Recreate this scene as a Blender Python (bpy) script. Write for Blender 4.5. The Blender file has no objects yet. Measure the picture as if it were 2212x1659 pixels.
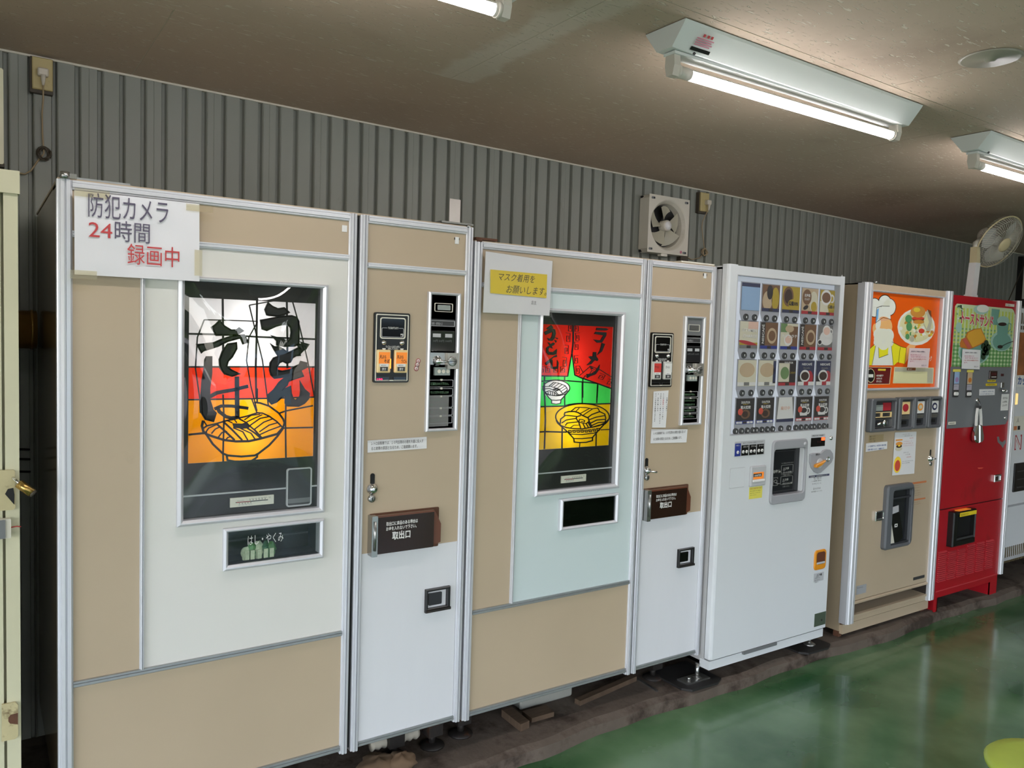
import bpy, bmesh, math, random
from mathutils import Vector, Matrix
from mathutils.geometry import tessellate_polygon
random.seed(4)
S = bpy.context.scene
COL = S.collection

# ------------------------------------------------------------------ camera
YAW, PITCH, ROLL, FPX = math.radians(34.0456), math.radians(-3.5034), math.radians(1.8167), 1720.0
CAMP = Vector((-0.17272, -2.32566, 1.47232))
_f = Vector((math.sin(YAW)*math.cos(PITCH), math.cos(YAW)*math.cos(PITCH), math.sin(PITCH)))
_r = Vector((math.cos(YAW), -math.sin(YAW), 0)); _u = _r.cross(_f)
_c, _s = math.cos(ROLL), math.sin(ROLL)
CR, CU, CF = _c*_r+_s*_u, -_s*_r+_c*_u, _f
cam = bpy.data.cameras.new('camera'); camo = bpy.data.objects.new('camera', cam); COL.objects.link(camo)
camo.matrix_world = Matrix(((CR.x, CU.x, -CF.x, CAMP.x), (CR.y, CU.y, -CF.y, CAMP.y), (CR.z, CU.z, -CF.z, CAMP.z), (0, 0, 0, 1)))
cam.sensor_width = 36; cam.lens = FPX/2212*36; cam.clip_start = .02
S.camera = camo

# ------------------------------------------------------------------ world, exposure
W = bpy.data.worlds.new('sky'); S.world = W; W.use_nodes = True
_n = W.node_tree.nodes; _n.clear()
_o = _n.new('ShaderNodeOutputWorld'); _b = _n.new('ShaderNodeBackground'); _k = _n.new('ShaderNodeTexSky')
_k.sky_type = 'NISHITA'; _k.sun_disc = False; _k.sun_elevation = math.radians(48); _k.sun_rotation = math.radians(60)
_k.air_density = 1.0; _k.dust_density = 1.5
_h = _n.new('ShaderNodeHueSaturation'); _h.inputs['Saturation'].default_value = .55
_t = _n.new('ShaderNodeMix'); _t.data_type = 'RGBA'; _t.blend_type = 'MULTIPLY'; _t.inputs[0].default_value = 1; _t.inputs[7].default_value = (1.0, .935, .90, 1)
W.node_tree.links.new(_k.outputs[0], _h.inputs['Color']); W.node_tree.links.new(_h.outputs[0], _t.inputs[6]); W.node_tree.links.new(_t.outputs[2], _b.inputs[0]); W.node_tree.links.new(_b.outputs[0], _o.inputs[0])
_b.inputs[1].default_value = SKY = 0.95
_sl = bpy.data.lights.new('sun', 'SUN'); _so = bpy.data.objects.new('sun', _sl); COL.objects.link(_so)
_sl.energy = 5.5; _sl.angle = math.radians(0.6); _sl.color = (1, .96, .9)
_so.rotation_euler = (math.radians(32), 0, math.radians(25))
vs = S.view_settings; vs.view_transform = 'Standard'; vs.look = 'None'; vs.exposure = 0.75; vs.gamma = 1; vs.use_curve_mapping = False
TUBE = 25.0
S.cycles.use_denoising = True
S.cycles.max_bounces = 8; S.cycles.diffuse_bounces = 4; S.cycles.glossy_bounces = 4; S.cycles.transparent_max_bounces = 16
S.cycles.sample_clamp_indirect = 6

# ------------------------------------------------------------------ measuring: a pixel of the photograph onto the plane y = Y
def at(px, py, Y=0.0):
    d = CR*((px-1106)/FPX) - CU*((py-829.5)/FPX) + CF
    t = (Y-CAMP.y)/d.y
    p = CAMP+d*t
    return (p.x, p.z)
def atz(px, py, Z):
    d = CR*((px-1106)/FPX) - CU*((py-829.5)/FPX) + CF
    t = (Z-CAMP.z)/d.z
    return CAMP+d*t
FULL = (0, 0, 1)
def P(c, pts, Y=0.0):
    return [at(c[0]+x/c[2], c[1]+y/c[2], Y) for x, y in pts]
def rc(c, tl, tr, br, bl, Y=0.0):
    a, b, d, e = P(c, [tl, tr, br, bl], Y)
    return ((a[0]+e[0])/2, (b[0]+d[0])/2, (d[1]+e[1])/2, (a[1]+b[1])/2)   # x0 x1 z0 z1

# ------------------------------------------------------------------ materials
def lin(c):
    return tuple(((v/255)/12.92 if v/255 <= .04045 else ((v/255+.055)/1.055)**2.4) for v in c)
M = {}
def mat(name, rgb, rough=.5, metal=0., spec=.5, var=0., vscale=6., dirt=None, dscale=3., dcut=.62, bump=0., bscale=40., emit=0., coat=0., stretch=(1, 1, 1), alpha=None):
    m = bpy.data.materials.new(name); m.use_nodes = True; nt = m.node_tree; N = nt.nodes; L = nt.links
    b = N['Principled BSDF']; c = lin(rgb)
    b.inputs['Base Color'].default_value = (*c, 1); b.inputs['Roughness'].default_value = rough
    b.inputs['Metallic'].default_value = metal; b.inputs['Specular IOR Level'].default_value = spec
    b.inputs['Coat Weight'].default_value = coat; b.inputs['Coat Roughness'].default_value = .05
    if emit:
        b.inputs['Emission Color'].default_value = (*c, 1); b.inputs['Emission Strength'].default_value = emit
    src = None
    if var or dirt or bump:
        tc = N.new('ShaderNodeTexCoord'); mp = N.new('ShaderNodeMapping'); L.new(tc.outputs['Object'], mp.inputs[0]); mp.inputs['Scale'].default_value = stretch
    if var:
        n = N.new('ShaderNodeTexNoise'); n.inputs['Scale'].default_value = vscale; n.inputs['Detail'].default_value = 5; L.new(mp.outputs[0], n.inputs[0])
        r = N.new('ShaderNodeMapRange'); r.inputs[1].default_value = .3; r.inputs[2].default_value = .7; r.inputs[3].default_value = 1-var; r.inputs[4].default_value = 1+var*.6
        L.new(n.outputs[0], r.inputs[0])
        x = N.new('ShaderNodeMix'); x.data_type = 'RGBA'; x.blend_type = 'MULTIPLY'; x.inputs[0].default_value = 1; x.inputs[6].default_value = (*c, 1); L.new(r.outputs[0], x.inputs[7]); src = x.outputs[2]
    if dirt:
        n = N.new('ShaderNodeTexNoise'); n.inputs['Scale'].default_value = dscale; n.inputs['Detail'].default_value = 9; n.inputs['Roughness'].default_value = .65; L.new(mp.outputs[0], n.inputs[0])
        r = N.new('ShaderNodeMapRange'); r.inputs[1].default_value = dcut; r.inputs[2].default_value = dcut+.14; L.new(n.outputs[0], r.inputs[0])
        x = N.new('ShaderNodeMix'); x.data_type = 'RGBA'; L.new(r.outputs[0], x.inputs[0]); x.inputs[7].default_value = (*lin(dirt), 1)
        if src: L.new(src, x.inputs[6])
        else: x.inputs[6].default_value = (*c, 1)
        src = x.outputs[2]
    if src: L.new(src, b.inputs['Base Color'])
    if bump:
        n = N.new('ShaderNodeTexNoise'); n.inputs['Scale'].default_value = bscale; n.inputs['Detail'].default_value = 4; L.new(mp.outputs[0], n.inputs[0])
        u = N.new('ShaderNodeBump'); u.inputs['Strength'].default_value = bump; u.inputs['Distance'].default_value = .004; L.new(n.outputs[0], u.inputs['Height']); L.new(u.outputs[0], b.inputs['Normal'])
    M[name] = m
    return m
def emat(name, rgb, s):
    m = bpy.data.materials.new(name); m.use_nodes = True; N = m.node_tree.nodes; N.clear()
    e = N.new('ShaderNodeEmission'); o = N.new('ShaderNodeOutputMaterial'); e.inputs[0].default_value = (*lin(rgb), 1); e.inputs[1].default_value = s
    m.node_tree.links.new(e.outputs[0], o.inputs[0]); M[name] = m; return m
def clearmat(name, tint=(255, 255, 255), rough=.0, ior=1.5, haze=0.):
    m = bpy.data.materials.new(name); m.use_nodes = True; N = m.node_tree.nodes; L = m.node_tree.links; N.clear()
    o = N.new('ShaderNodeOutputMaterial'); t = N.new('ShaderNodeBsdfTransparent'); g = N.new('ShaderNodeBsdfGlossy'); x = N.new('ShaderNodeMixShader')
    lw = N.new('ShaderNodeLayerWeight'); lw.inputs[0].default_value = .5; pw = N.new('ShaderNodeMath'); pw.operation = 'POWER'; pw.inputs[1].default_value = 5
    f = N.new('ShaderNodeMath'); f.operation = 'MULTIPLY_ADD'; r0 = ((ior-1)/(ior+1))**2*1.15; f.inputs[1].default_value = 1-r0; f.inputs[2].default_value = r0
    L.new(lw.outputs['Facing'], pw.inputs[0]); L.new(pw.outputs[0], f.inputs[0])
    t.inputs[0].default_value = (*lin(tint), 1); g.inputs['Roughness'].default_value = rough
    L.new(f.outputs[0], x.inputs[0]); L.new(t.outputs[0], x.inputs[1]); L.new(g.outputs[0], x.inputs[2]); last = x.outputs[0]
    if haze:
        d = N.new('ShaderNodeBsdfDiffuse'); y = N.new('ShaderNodeMixShader'); y.inputs[0].default_value = haze
        L.new(last, y.inputs[1]); L.new(d.outputs[0], y.inputs[2]); last = y.outputs[0]
    L.new(last, o.inputs[0]); M[name] = m; return m
def sheetmat(name, rgb):                                   # printed film that lets the lamp behind it through
    m = bpy.data.materials.new(name); m.use_nodes = True; N = m.node_tree.nodes; L = m.node_tree.links; N.clear()
    o = N.new('ShaderNodeOutputMaterial'); t = N.new('ShaderNodeBsdfTranslucent'); d = N.new('ShaderNodeBsdfDiffuse'); x = N.new('ShaderNodeMixShader')
    c = (*lin(rgb), 1); t.inputs[0].default_value = c; d.inputs[0].default_value = c; x.inputs[0].default_value = .3
    L.new(t.outputs[0], x.inputs[1]); L.new(d.outputs[0], x.inputs[2]); L.new(x.outputs[0], o.inputs[0]); M[name] = m; return m

# ------------------------------------------------------------------ mesh builder
OFF = {}
class B:
    def __init__(s): s.v = []; s.f = []; s.mi = []; s.sm = []; s.cur = 0; s.smooth = False
    def add(s, vs, fs):
        o = len(s.v); s.v += [tuple(v) for v in vs]; s.f += [tuple(i+o for i in f) for f in fs]
        s.mi += [s.cur]*len(fs); s.sm += [s.smooth]*len(fs); return s
    def box(s, x0, x1, y0, y1, z0, z1):
        v = [(x, y, z) for x in (x0, x1) for y in (y0, y1) for z in (z0, z1)]
        return s.add(v, [(0, 1, 3, 2), (4, 6, 7, 5), (0, 4, 5, 1), (2, 3, 7, 6), (0, 2, 6, 4), (1, 5, 7, 3)])
    def rbox(s, x0, x1, y0, y1, z0, z1, r=.01, ch=.0):                   # rounded in XZ, front at y0; ch chamfers the front edge
        return s.poly(rrect(x0, x1, z0, z1, r), y0, y1, ch)
    def poly(s, p, y0, y1, ch=0.):                                        # polygon in XZ made a plate from y0 (front) to y1
        a = sum(p[i][0]*p[(i+1) % len(p)][1]-p[(i+1) % len(p)][0]*p[i][1] for i in range(len(p)))
        if a < 0: p = p[::-1]
        n = len(p)
        fr = inset(p, ch) if ch else p
        v = [(x, y0, z) for x, z in fr] + [(x, y0+ch, z) for x, z in p] + [(x, y1, z) for x, z in p]
        tri = tessellate_polygon([[Vector((x, z, 0)) for x, z in fr]])
        f = []
        for t in tri:
            t = tuple(t)
            ax = [fr[i] for i in t]; ar = (ax[1][0]-ax[0][0])*(ax[2][1]-ax[0][1])-(ax[2][0]-ax[0][0])*(ax[1][1]-ax[0][1])
            if ar < 0: t = t[::-1]
            f.append(t); f.append(tuple(i+2*n for i in t[::-1]))
        k0 = 0 if ch else n
        if ch:
            for i in range(n): j = (i+1) % n; f.append((i, i+n, j+n, j))
        for i in range(n): j = (i+1) % n; f.append((i+n, i+2*n, j+2*n, j+n))
        return s.add(v, f)
    def stroke(s, pts, w, y0, y1, closed=False, taper=False):             # ribbon along a polyline in XZ
        n = len(pts); q = [Vector(p) for p in pts]; Lr = []; Rr = []
        for i in range(n):
            if closed: a, b = q[i-1], q[(i+1) % n]
            else: a, b = q[max(i-1, 0)], q[min(i+1, n-1)]
            d1 = (q[i]-a); d2 = (b-q[i])
            if d1.length < 1e-9: d1 = d2
            if d2.length < 1e-9: d2 = d1
            d1 = d1.normalized(); d2 = d2.normalized(); t = d1+d2
            t = t.normalized() if t.length > 1e-6 else d1
            nn = Vector((-t.y, t.x)); k = 1/max(.5, abs(nn.dot(Vector((-d1.y, d1.x)))))
            ww = (w[i] if isinstance(w, (list, tuple)) else w)/2*k
            if taper and i in (0, n-1): ww *= .4
            Lr.append(q[i]+nn*ww); Rr.append(q[i]-nn*ww)
        v = []; f = []
        for i in range(n):
            for p in (Lr[i], Rr[i]): v += [(p.x, y0, p.y), (p.x, y1, p.y)]
        m = n if closed else n-1
        for i in range(m):
            a = 4*i; b = 4*((i+1) % n)
            f += [(a, a+2, b+2, b), (a+1, b+1, b+3, a+3), (a, b, b+1, a+1), (a+2, a+3, b+3, b+2)]
        if not closed: e = 4*(n-1); f += [(0, 1, 3, 2), (e, e+2, e+3, e+1)]
        return s.add(v, f)
    def frame(s, o, i, y0, y1, r=0., bev=.0):                             # picture frame between two rects (x0,x1,z0,z1)
        if r: a = rrect(*o, r, 5); b = rrect(*i, max(r*.7, .0005), 5)
        else: a = [(o[0], o[2]), (o[1], o[2]), (o[1], o[3]), (o[0], o[3])]; b = [(i[0], i[2]), (i[1], i[2]), (i[1], i[3]), (i[0], i[3])]
        n = len(a); v = []
        if bev:
            ai = inset(a, bev); bi = inset(b, -bev)
            v = [(x, y0+bev, z) for x, z in a]+[(x, y0, z) for x, z in ai]+[(x, y0, z) for x, z in bi]+[(x, y0+bev, z) for x, z in b]+[(x, y1, z) for x, z in b]+[(x, y1, z) for x, z in a]
            R = 6
        else:
            v = [(x, y0, z) for x, z in a]+[(x, y0, z) for x, z in b]+[(x, y1, z) for x, z in b]+[(x, y1, z) for x, z in a]; R = 4
        f = []
        for k in range(R):
            k2 = (k+1) % R
            for t in range(n): u = (t+1) % n; f.append((k*n+t, k*n+u, k2*n+u, k2*n+t))
        return s.add(v, f)
    def profz(s, p, z0, z1):
        n = len(p); v = [(x, y, z0) for x, y in p]+[(x, y, z1) for x, y in p]
        return s.add(v, [(i, (i+1) % n, (i+1) % n+n, i+n) for i in range(n)]+[tuple(range(n))[::-1], tuple(range(n, 2*n))])
    def profx(s, p, x0, x1):
        n = len(p); v = [(x0, y, z) for y, z in p]+[(x1, y, z) for y, z in p]
        return s.add(v, [(i, (i+1) % n, (i+1) % n+n, i+n) for i in range(n)]+[tuple(range(n))[::-1], tuple(range(n, 2*n))])
    def cyl(s, a, b, r, n=16, r2=None, cap=True):
        a = Vector(a); b = Vector(b); r2 = r if r2 is None else r2; d = (b-a).normalized()
        u = d.orthogonal().normalized(); w = d.cross(u); v = []
        for c, rr in ((a, r), (b, r2)):
            for i in range(n): t = 2*math.pi*i/n; v.append(c+u*math.cos(t)*rr+w*math.sin(t)*rr)
        sm = s.smooth; s.smooth = True
        s.add(v, [(i, (i+1) % n, (i+1) % n+n, i+n) for i in range(n)])
        s.smooth = sm
        if cap:
            o = len(s.v)-2*n; s.f += [tuple(range(o, o+n))[::-1], tuple(range(o+n, o+2*n))]; s.mi += [s.cur]*2; s.sm += [False]*2
        return s
    def lathe(s, prof, c, axis=(0, -1, 0), n=24):                         # (radius, height along axis)
        c = Vector(c); d = Vector(axis).normalized(); u = d.orthogonal().normalized(); w = d.cross(u); v = []; f = []
        for r, h in prof:
            for i in range(n): t = 2*math.pi*i/n; v.append(c+d*h+u*math.cos(t)*r+w*math.sin(t)*r)
        for k in range(len(prof)-1):
            for i in range(n): j = (i+1) % n; f.append((k*n+i, k*n+j, (k+1)*n+j, (k+1)*n+i))
        sm = s.smooth; s.smooth = True; s.add(v, f); s.smooth = sm; return s
    def tube(s, path, r, n=8):
        q = [Vector(p) for p in path]; v = []; f = []; u = None
        for i, p in enumerate(q):
            d = (q[min(i+1, len(q)-1)]-q[max(i-1, 0)]).normalized()
            u = d.orthogonal().normalized() if u is None else (u-d*u.dot(d)).normalized()
            w = d.cross(u); rr = r[i] if isinstance(r, (list, tuple)) else r
            for k in range(n): t = 2*math.pi*k/n; v.append(p+u*math.cos(t)*rr+w*math.sin(t)*rr)
        for i in range(len(q)-1):
            for k in range(n): j = (k+1) % n; f.append((i*n+k, i*n+j, (i+1)*n+j, (i+1)*n+k))
        f += [tuple(range(n))[::-1], tuple(range((len(q)-1)*n, len(q)*n))]
        sm = s.smooth; s.smooth = True; s.add(v, f); s.smooth = sm; return s
    def build(s, name, m, parent=None, off=None):
        me = bpy.data.meshes.new(name)
        if off is None: off = OFF.get(root_of(parent).name, Vector()) if parent else Vector()
        me.from_pydata([Vector(v)-off for v in s.v], [], s.f)
        ms = m if isinstance(m, (list, tuple)) else [m]
        for k in ms: me.materials.append(M[k] if isinstance(k, str) else k)
        if len(ms) > 1: me.polygons.foreach_set('material_index', s.mi)
        me.polygons.foreach_set('use_smooth', s.sm)
        bm = bmesh.new(); bm.from_mesh(me); bmesh.ops.recalc_face_normals(bm, faces=bm.faces); bm.to_mesh(me); bm.free()
        o = bpy.data.objects.new(name, me); COL.objects.link(o)
        if parent: o.parent = parent
        else: o.location = off
        return o
def root_of(o):
    while o.parent: o = o.parent
    return o
def rrect(x0, x1, z0, z1, r, n=4):
    r = min(r, (x1-x0)/2.01, (z1-z0)/2.01); out = []
    for cx, cz, a in ((x1-r, z1-r, 0), (x0+r, z1-r, 90), (x0+r, z0+r, 180), (x1-r, z0+r, 270)):
        for i in range(n+1): t = math.radians(a+90*i/n); out.append((cx+r*math.cos(t), cz+r*math.sin(t)))
    return out
def inset(p, d):
    n = len(p); out = []
    a = sum(p[i][0]*p[(i+1) % n][1]-p[(i+1) % n][0]*p[i][1] for i in range(n)); sg = 1 if a > 0 else -1
    for i in range(n):
        a0, b0, c0 = Vector(p[i-1]), Vector(p[i]), Vector(p[(i+1) % n])
        d1 = (b0-a0); d2 = (c0-b0)
        if d1.length < 1e-9 or d2.length < 1e-9: out.append(tuple(b0)); continue
        d1.normalize(); d2.normalize()
        nn = Vector((-d1.y, d1.x))+Vector((-d2.y, d2.x)); nn.normalize(); k = 1/max(.5, nn.dot(Vector((-d1.y, d1.x))))
        out.append(tuple(b0+nn*d*k*sg))
    return out
def ell(cx, cz, rx, rz, n=24, a0=0, a1=360, rot=0):
    out = []; c, s_ = math.cos(math.radians(rot)), math.sin(math.radians(rot))
    full = abs(a1-a0) >= 360
    for i in range(n if full else n+1):
        t = math.radians(a0+(a1-a0)*i/n); x, z = rx*math.cos(t), rz*math.sin(t); out.append((cx+x*c-z*s_, cz+x*s_+z*c))
    return out
def thing(name, label, cat, loc=(0, 0, 0), group=None):
    o = bpy.data.objects.new(name, None); COL.objects.link(o); o.location = loc; o.empty_display_size = .1
    o['label'] = label; o['category'] = cat
    if group: o['group'] = group
    OFF[o.name] = Vector(loc); return o
def tag(o, label, cat, group=None):
    o['label'] = label; o['category'] = cat
    if group: o['group'] = group
    return o
def struct(o): o['kind'] = 'structure'; return o
def lab(o, t): o['label'] = t; return o
def inst(src, dx, dz, parent, dy=0):
    o = src.copy(); COL.objects.link(o); o.parent = parent; o.location = src.location+Vector((dx, dy, dz)); return o
def text(parent, s, x, z, h, Y, m, w=None, bold=0., align='LEFT', rot=0., name='lettering', shear=0., res=3, vert=False, th=.0004, sp=1.0):
    """flat print standing on the plane y=Y; (x,z) is the lower left corner (or centre), h the height of a character"""
    if vert: s = '\n'.join(s)
    cu = bpy.data.curves.new(name, 'FONT'); cu.body = s; cu.size = h*1.12; cu.resolution_u = res; cu.offset = bold*h; cu.shear = shear
    cu.space_line = .92; cu.space_character = sp; cu.align_x = 'LEFT'
    ob = bpy.data.objects.new(name, cu)
    me = bpy.data.meshes.new_from_object(ob); bpy.data.objects.remove(ob); bpy.data.curves.remove(cu)
    if not me.vertices: return None
    xs = [v.co.x for v in me.vertices]; ys = [v.co.y for v in me.vertices]; wx = max(xs)-min(xs)
    k = (w/wx) if w else 1.; off = OFF.get(root_of(parent).name, Vector())
    x0 = min(xs); y0 = 0. if not vert else min(ys)
    if align == 'CENTER': sh = -wx*k/2
    elif align == 'RIGHT': sh = -wx*k
    else: sh = 0
    c, s_ = math.cos(rot), math.sin(rot)
    for v in me.vertices:
        a = (v.co.x-x0)*k+sh; b = v.co.y-y0
        v.co = Vector((x+a*c-b*s_, Y, z+a*s_+b*c))-off
    me.materials.clear(); me.materials.append(M[m]); me.name = name
    o = bpy.data.objects.new(name, me); COL.objects.link(o); o.parent = parent
    return o
# ------------------------------------------------------------------ palette
mat('beige', (186, 168, 143), .32, var=.05, vscale=2.5, dirt=(166, 146, 122), dscale=1.7, dcut=.66)
mat('white_enamel', (222, 220, 214), .22, var=.03, vscale=1.5, dirt=(196, 190, 170), dscale=1.6, dcut=.66, coat=.3)
mat('aqua_enamel', (204, 217, 217), .25, var=.02, vscale=1.5, coat=.3)
mat('white_sheet', (218, 219, 223), .38, var=.03, vscale=2, dirt=(178, 174, 156), dscale=2.2, dcut=.62, stretch=(4, 4, .7))
mat('aluminium', (216, 217, 222), .3, .35, var=.015, vscale=30, stretch=(6, 6, .6))
mat('rail_aluminium', (158, 162, 162), .34, .5, var=.05, vscale=30)
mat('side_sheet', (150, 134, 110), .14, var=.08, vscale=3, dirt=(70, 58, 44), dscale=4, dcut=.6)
mat('steel_dark', (46, 42, 40), .5, .3, var=.3, vscale=20, dirt=(84, 52, 34), dscale=20, dcut=.55)
mat('gap_black', (12, 12, 13), .6)
mat('black', (18, 17, 17), .3)
mat('black_gloss', (14, 13, 13), .08)
mat('art_black', (16, 13, 12), .5)
mat('dark_grey', (58, 58, 60), .4)
mat('mid_grey', (112, 114, 116), .4)
mat('light_grey', (186, 187, 190), .4)
mat('white', (232, 232, 230), .45)
mat('bone', (222, 218, 204), .4)
mat('chrome', (225, 225, 225), .08, 1.)
mat('steel', (170, 170, 168), .25, .9)
mat('paper', (226, 226, 230), .55, bump=.25, bscale=14)
mat('paper_plain', (228, 228, 230), .6)
mat('tape', (214, 204, 170), .25)
mat('ink', (92, 86, 106), .7)
mat('ink_black', (40, 38, 38), .7)
mat('ink_red', (196, 70, 72), .7)
mat('ink_pink', (205, 130, 150), .7)
mat('ink_blue', (60, 90, 150), .7)
mat('sign_yellow', (232, 204, 44), .35)
mat('print_white', (225, 225, 222), .5)
mat('print_green', (96, 130, 100), .5)
mat('brown_acrylic', (44, 26, 20), .12)
mat('brown_acrylic_edge', (104, 62, 46), .2)
mat('orange_label', (226, 128, 44), .5, emit=.25)
mat('lamp_orange', (255, 140, 50), .5, emit=1.2)
mat('amber', (222, 196, 140), .3, emit=.08)
emat('led_red', (255, 40, 90), 2.2)
emat('led_orange', (255, 80, 40), 2.2)
mat('led_dim', (70, 24, 26), .4)
mat('green_wrap', (92, 150, 84), .3, var=.4, vscale=60)
mat('leaf_pale', (214, 224, 190), .5, var=.2, vscale=80)
mat('deep_green', (38, 96, 56), .4, var=.3, vscale=60)
mat('wall_sheet', (138, 141, 132), .45, .0, var=.10, vscale=3.5, dirt=(96, 92, 78), dscale=6, dcut=.64, stretch=(1, 1, .35))
mat('wall_back', (60, 60, 55), .8)
mat('ceiling', (193, 174, 153), .8, var=.08, vscale=1.3, dirt=(172, 152, 132), dscale=.8, dcut=.55)
mat('ceiling_trim', (206, 202, 186), .5)
mat('brass', (176, 138, 72), .3, .6, var=.1, vscale=12)
mat('cream', (206, 202, 172), .4, var=.06, vscale=6, dirt=(160, 132, 84), dscale=7, dcut=.64)
mat('hasp', (196, 184, 142), .45, var=.15, vscale=14, dirt=(98, 76, 46), dscale=26, dcut=.6)
mat('padlock', (196, 160, 92), .25, .9)
mat('outlet', (188, 172, 122), .35, dirt=(150, 126, 84), dscale=30, dcut=.6)
mat('plug', (206, 198, 182), .5)
mat('cord', (158, 140, 110), .6)
mat('cord_dark', (70, 62, 50), .6)
mat('fan_white', (210, 205, 190), .35, var=.04, vscale=10)
mat('fan_blade', (182, 178, 158), .3)
mat('lamp_white', (226, 230, 226), .35, dirt=(196, 190, 170), dscale=8, dcut=.68)
mat('lamp_cap', (214, 208, 196), .4)
emat('tube_light', (255, 249, 250), TUBE)
mat('coffee_white', (216, 219, 222), .3, var=.02, vscale=1.2)
mat('coffee_side', (188, 188, 188), .4, var=.04, vscale=2)
mat('red_enamel', (168, 24, 36), .35, spec=.3, var=.06, vscale=3, dirt=(128, 24, 28), dscale=3, dcut=.6)
mat('red_grille', (188, 62, 68), .4, spec=.3)
mat('panel_grey', (116, 119, 124), .45, var=.04, vscale=3)
mat('rubber', (34, 32, 32), .6, var=.2, vscale=20)
mat('rust', (96, 62, 44), .8, var=.3, vscale=40)
mat('wood', (92, 74, 58), .8, var=.3, vscale=12, stretch=(1, 10, 1))
mat('foam', (150, 150, 142), .8)
mat('cloth_tan', (104, 84, 64), .9, var=.25, vscale=12, bump=.5, bscale=10)
mat('hose_white', (170, 164, 150), .6)
mat('lime', (176, 196, 76), .4, var=.04, vscale=20)
mat('concrete', (104, 92, 82), .8, var=.3, vscale=5, dirt=(58, 46, 38), dscale=5, dcut=.48, bump=.6, bscale=30)
mat('asphalt', (104, 104, 104), .9, var=.1, vscale=8)
mat('wall_cream', (188, 184, 170), .6, var=.05, vscale=2)
mat('wall_dim', (120, 116, 104), .7)
mat('leaves', (92, 120, 54), .6, var=.4, vscale=14)
mat('bark', (88, 70, 54), .8, var=.2, vscale=20)
mat('car_blue', (150, 184, 208), .2, coat=.6)
mat('car_white', (225, 226, 228), .2, coat=.6)
mat('car_glass', (24, 28, 32), .05)
mat('tyre', (28, 28, 28), .8)
clearmat('glass', (244, 247, 246), 0., 1.5)
clearmat('acrylic', (248, 249, 250), 0., 1.42, .03)
clearmat('film', (252, 252, 252), .08, 1.4, .02)
clearmat('smoke_glass', (96, 96, 100), 0., 1.5)
for k, c in dict(film_white=(232, 232, 240), film_red=(232, 60, 34), film_yellow=(240, 160, 14), film_green=(70, 214, 96), film_lemon=(226, 186, 22), film_crimson=(214, 40, 30)).items(): sheetmat(k, c)

# the green painted floor: worn paint with dull patches
m = mat('floor_green', (52, 92, 58), .22, coat=.3); nt = m.node_tree; N = nt.nodes; L = nt.links; b = N['Principled BSDF']
tc = N.new('ShaderNodeTexCoord'); n1 = N.new('ShaderNodeTexNoise'); n1.inputs['Scale'].default_value = 1.6; n1.inputs['Detail'].default_value = 7; L.new(tc.outputs['Object'], n1.inputs[0])
cr = N.new('ShaderNodeValToRGB'); e = cr.color_ramp.elements; e[0].position = .36; e[0].color = (*lin((36, 84, 44)), 1); e[1].position = .66; e[1].color = (*lin((104, 138, 100)), 1); L.new(n1.outputs[0], cr.inputs[0])
n2 = N.new('ShaderNodeTexNoise'); n2.inputs['Scale'].default_value = 2.2; n2.inputs['Detail'].default_value = 4; L.new(tc.outputs['Object'], n2.inputs[0])
r = N.new('ShaderNodeMapRange'); r.inputs[1].default_value = .3; r.inputs[2].default_value = .7; r.inputs[3].default_value = .12; r.inputs[4].default_value = .3; L.new(n2.outputs[0], r.inputs[0])
L.new(cr.outputs[0], b.inputs['Base Color']); L.new(r.outputs[0], b.inputs['Roughness'])
u = N.new('ShaderNodeBump'); u.inputs['Strength'].default_value = .15; u.inputs['Distance'].default_value = .002
n3 = N.new('ShaderNodeTexNoise'); n3.inputs['Scale'].default_value = 5; L.new(tc.outputs['Object'], n3.inputs[0]); L.new(n3.outputs[0], u.inputs['Height']); L.new(u.outputs[0], b.inputs['Normal'])

# rock-wool ceiling board: short fissures along x, sparse pits
m = M['ceiling']; nt = m.node_tree; N = nt.nodes; L = nt.links; b = N['Principled BSDF']
tc = N.new('ShaderNodeTexCoord'); mp = N.new('ShaderNodeMapping'); mp.inputs['Scale'].default_value = (26, 120, 1); mp.inputs['Rotation'].default_value = (0, 0, .12); L.new(tc.outputs['Object'], mp.inputs[0])
n = N.new('ShaderNodeTexNoise'); n.inputs['Scale'].default_value = 1.; n.inputs['Detail'].default_value = 2; n.inputs['Distortion'].default_value = .6; L.new(mp.outputs[0], n.inputs[0])
r = N.new('ShaderNodeMapRange'); r.inputs[1].default_value = .63; r.inputs[2].default_value = .67; L.new(n.outputs[0], r.inputs[0])
u = N.new('ShaderNodeBump'); u.invert = True; u.inputs['Strength'].default_value = .9; u.inputs['Distance'].default_value = .004; L.new(r.outputs[0], u.inputs['Height']); L.new(u.outputs[0], b.inputs['Normal'])
old = b.inputs['Base Color'].links[0].from_socket
x = N.new('ShaderNodeMix'); x.data_type = 'RGBA'; L.new(r.outputs[0], x.inputs[0]); L.new(old, x.inputs[6]); x.inputs[7].default_value = (*lin((214, 204, 186)), 1); L.new(x.outputs[2], b.inputs['Base Color'])
mat('acrylic_block', (196, 196, 190), .25)
mat('dark_cover', (40, 40, 42), .06); mat('steel_plate', (176, 172, 164), .32, .6); mat('coin_print', (150, 160, 156), .4)
mat('sticker_red', (176, 88, 92), .5)
mat('card_back', (204, 209, 220), .5, emit=.22); mat('pocket_grey', (150, 152, 158), .5, emit=.10); mat('button_dark', (50, 52, 54), .25); mat('light_grey2', (160, 161, 166), .35)  # slight glow in backing and pockets stands in for panel lighting
mat('sticker_yellow', (226, 216, 96), .5); mat('print_grey', (150, 150, 146), .5); mat('lever_orange', (226, 146, 36), .3); mat('plate_green', (86, 98, 84), .4, .3); mat('smoke_dark', (34, 36, 40), .12)
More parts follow.
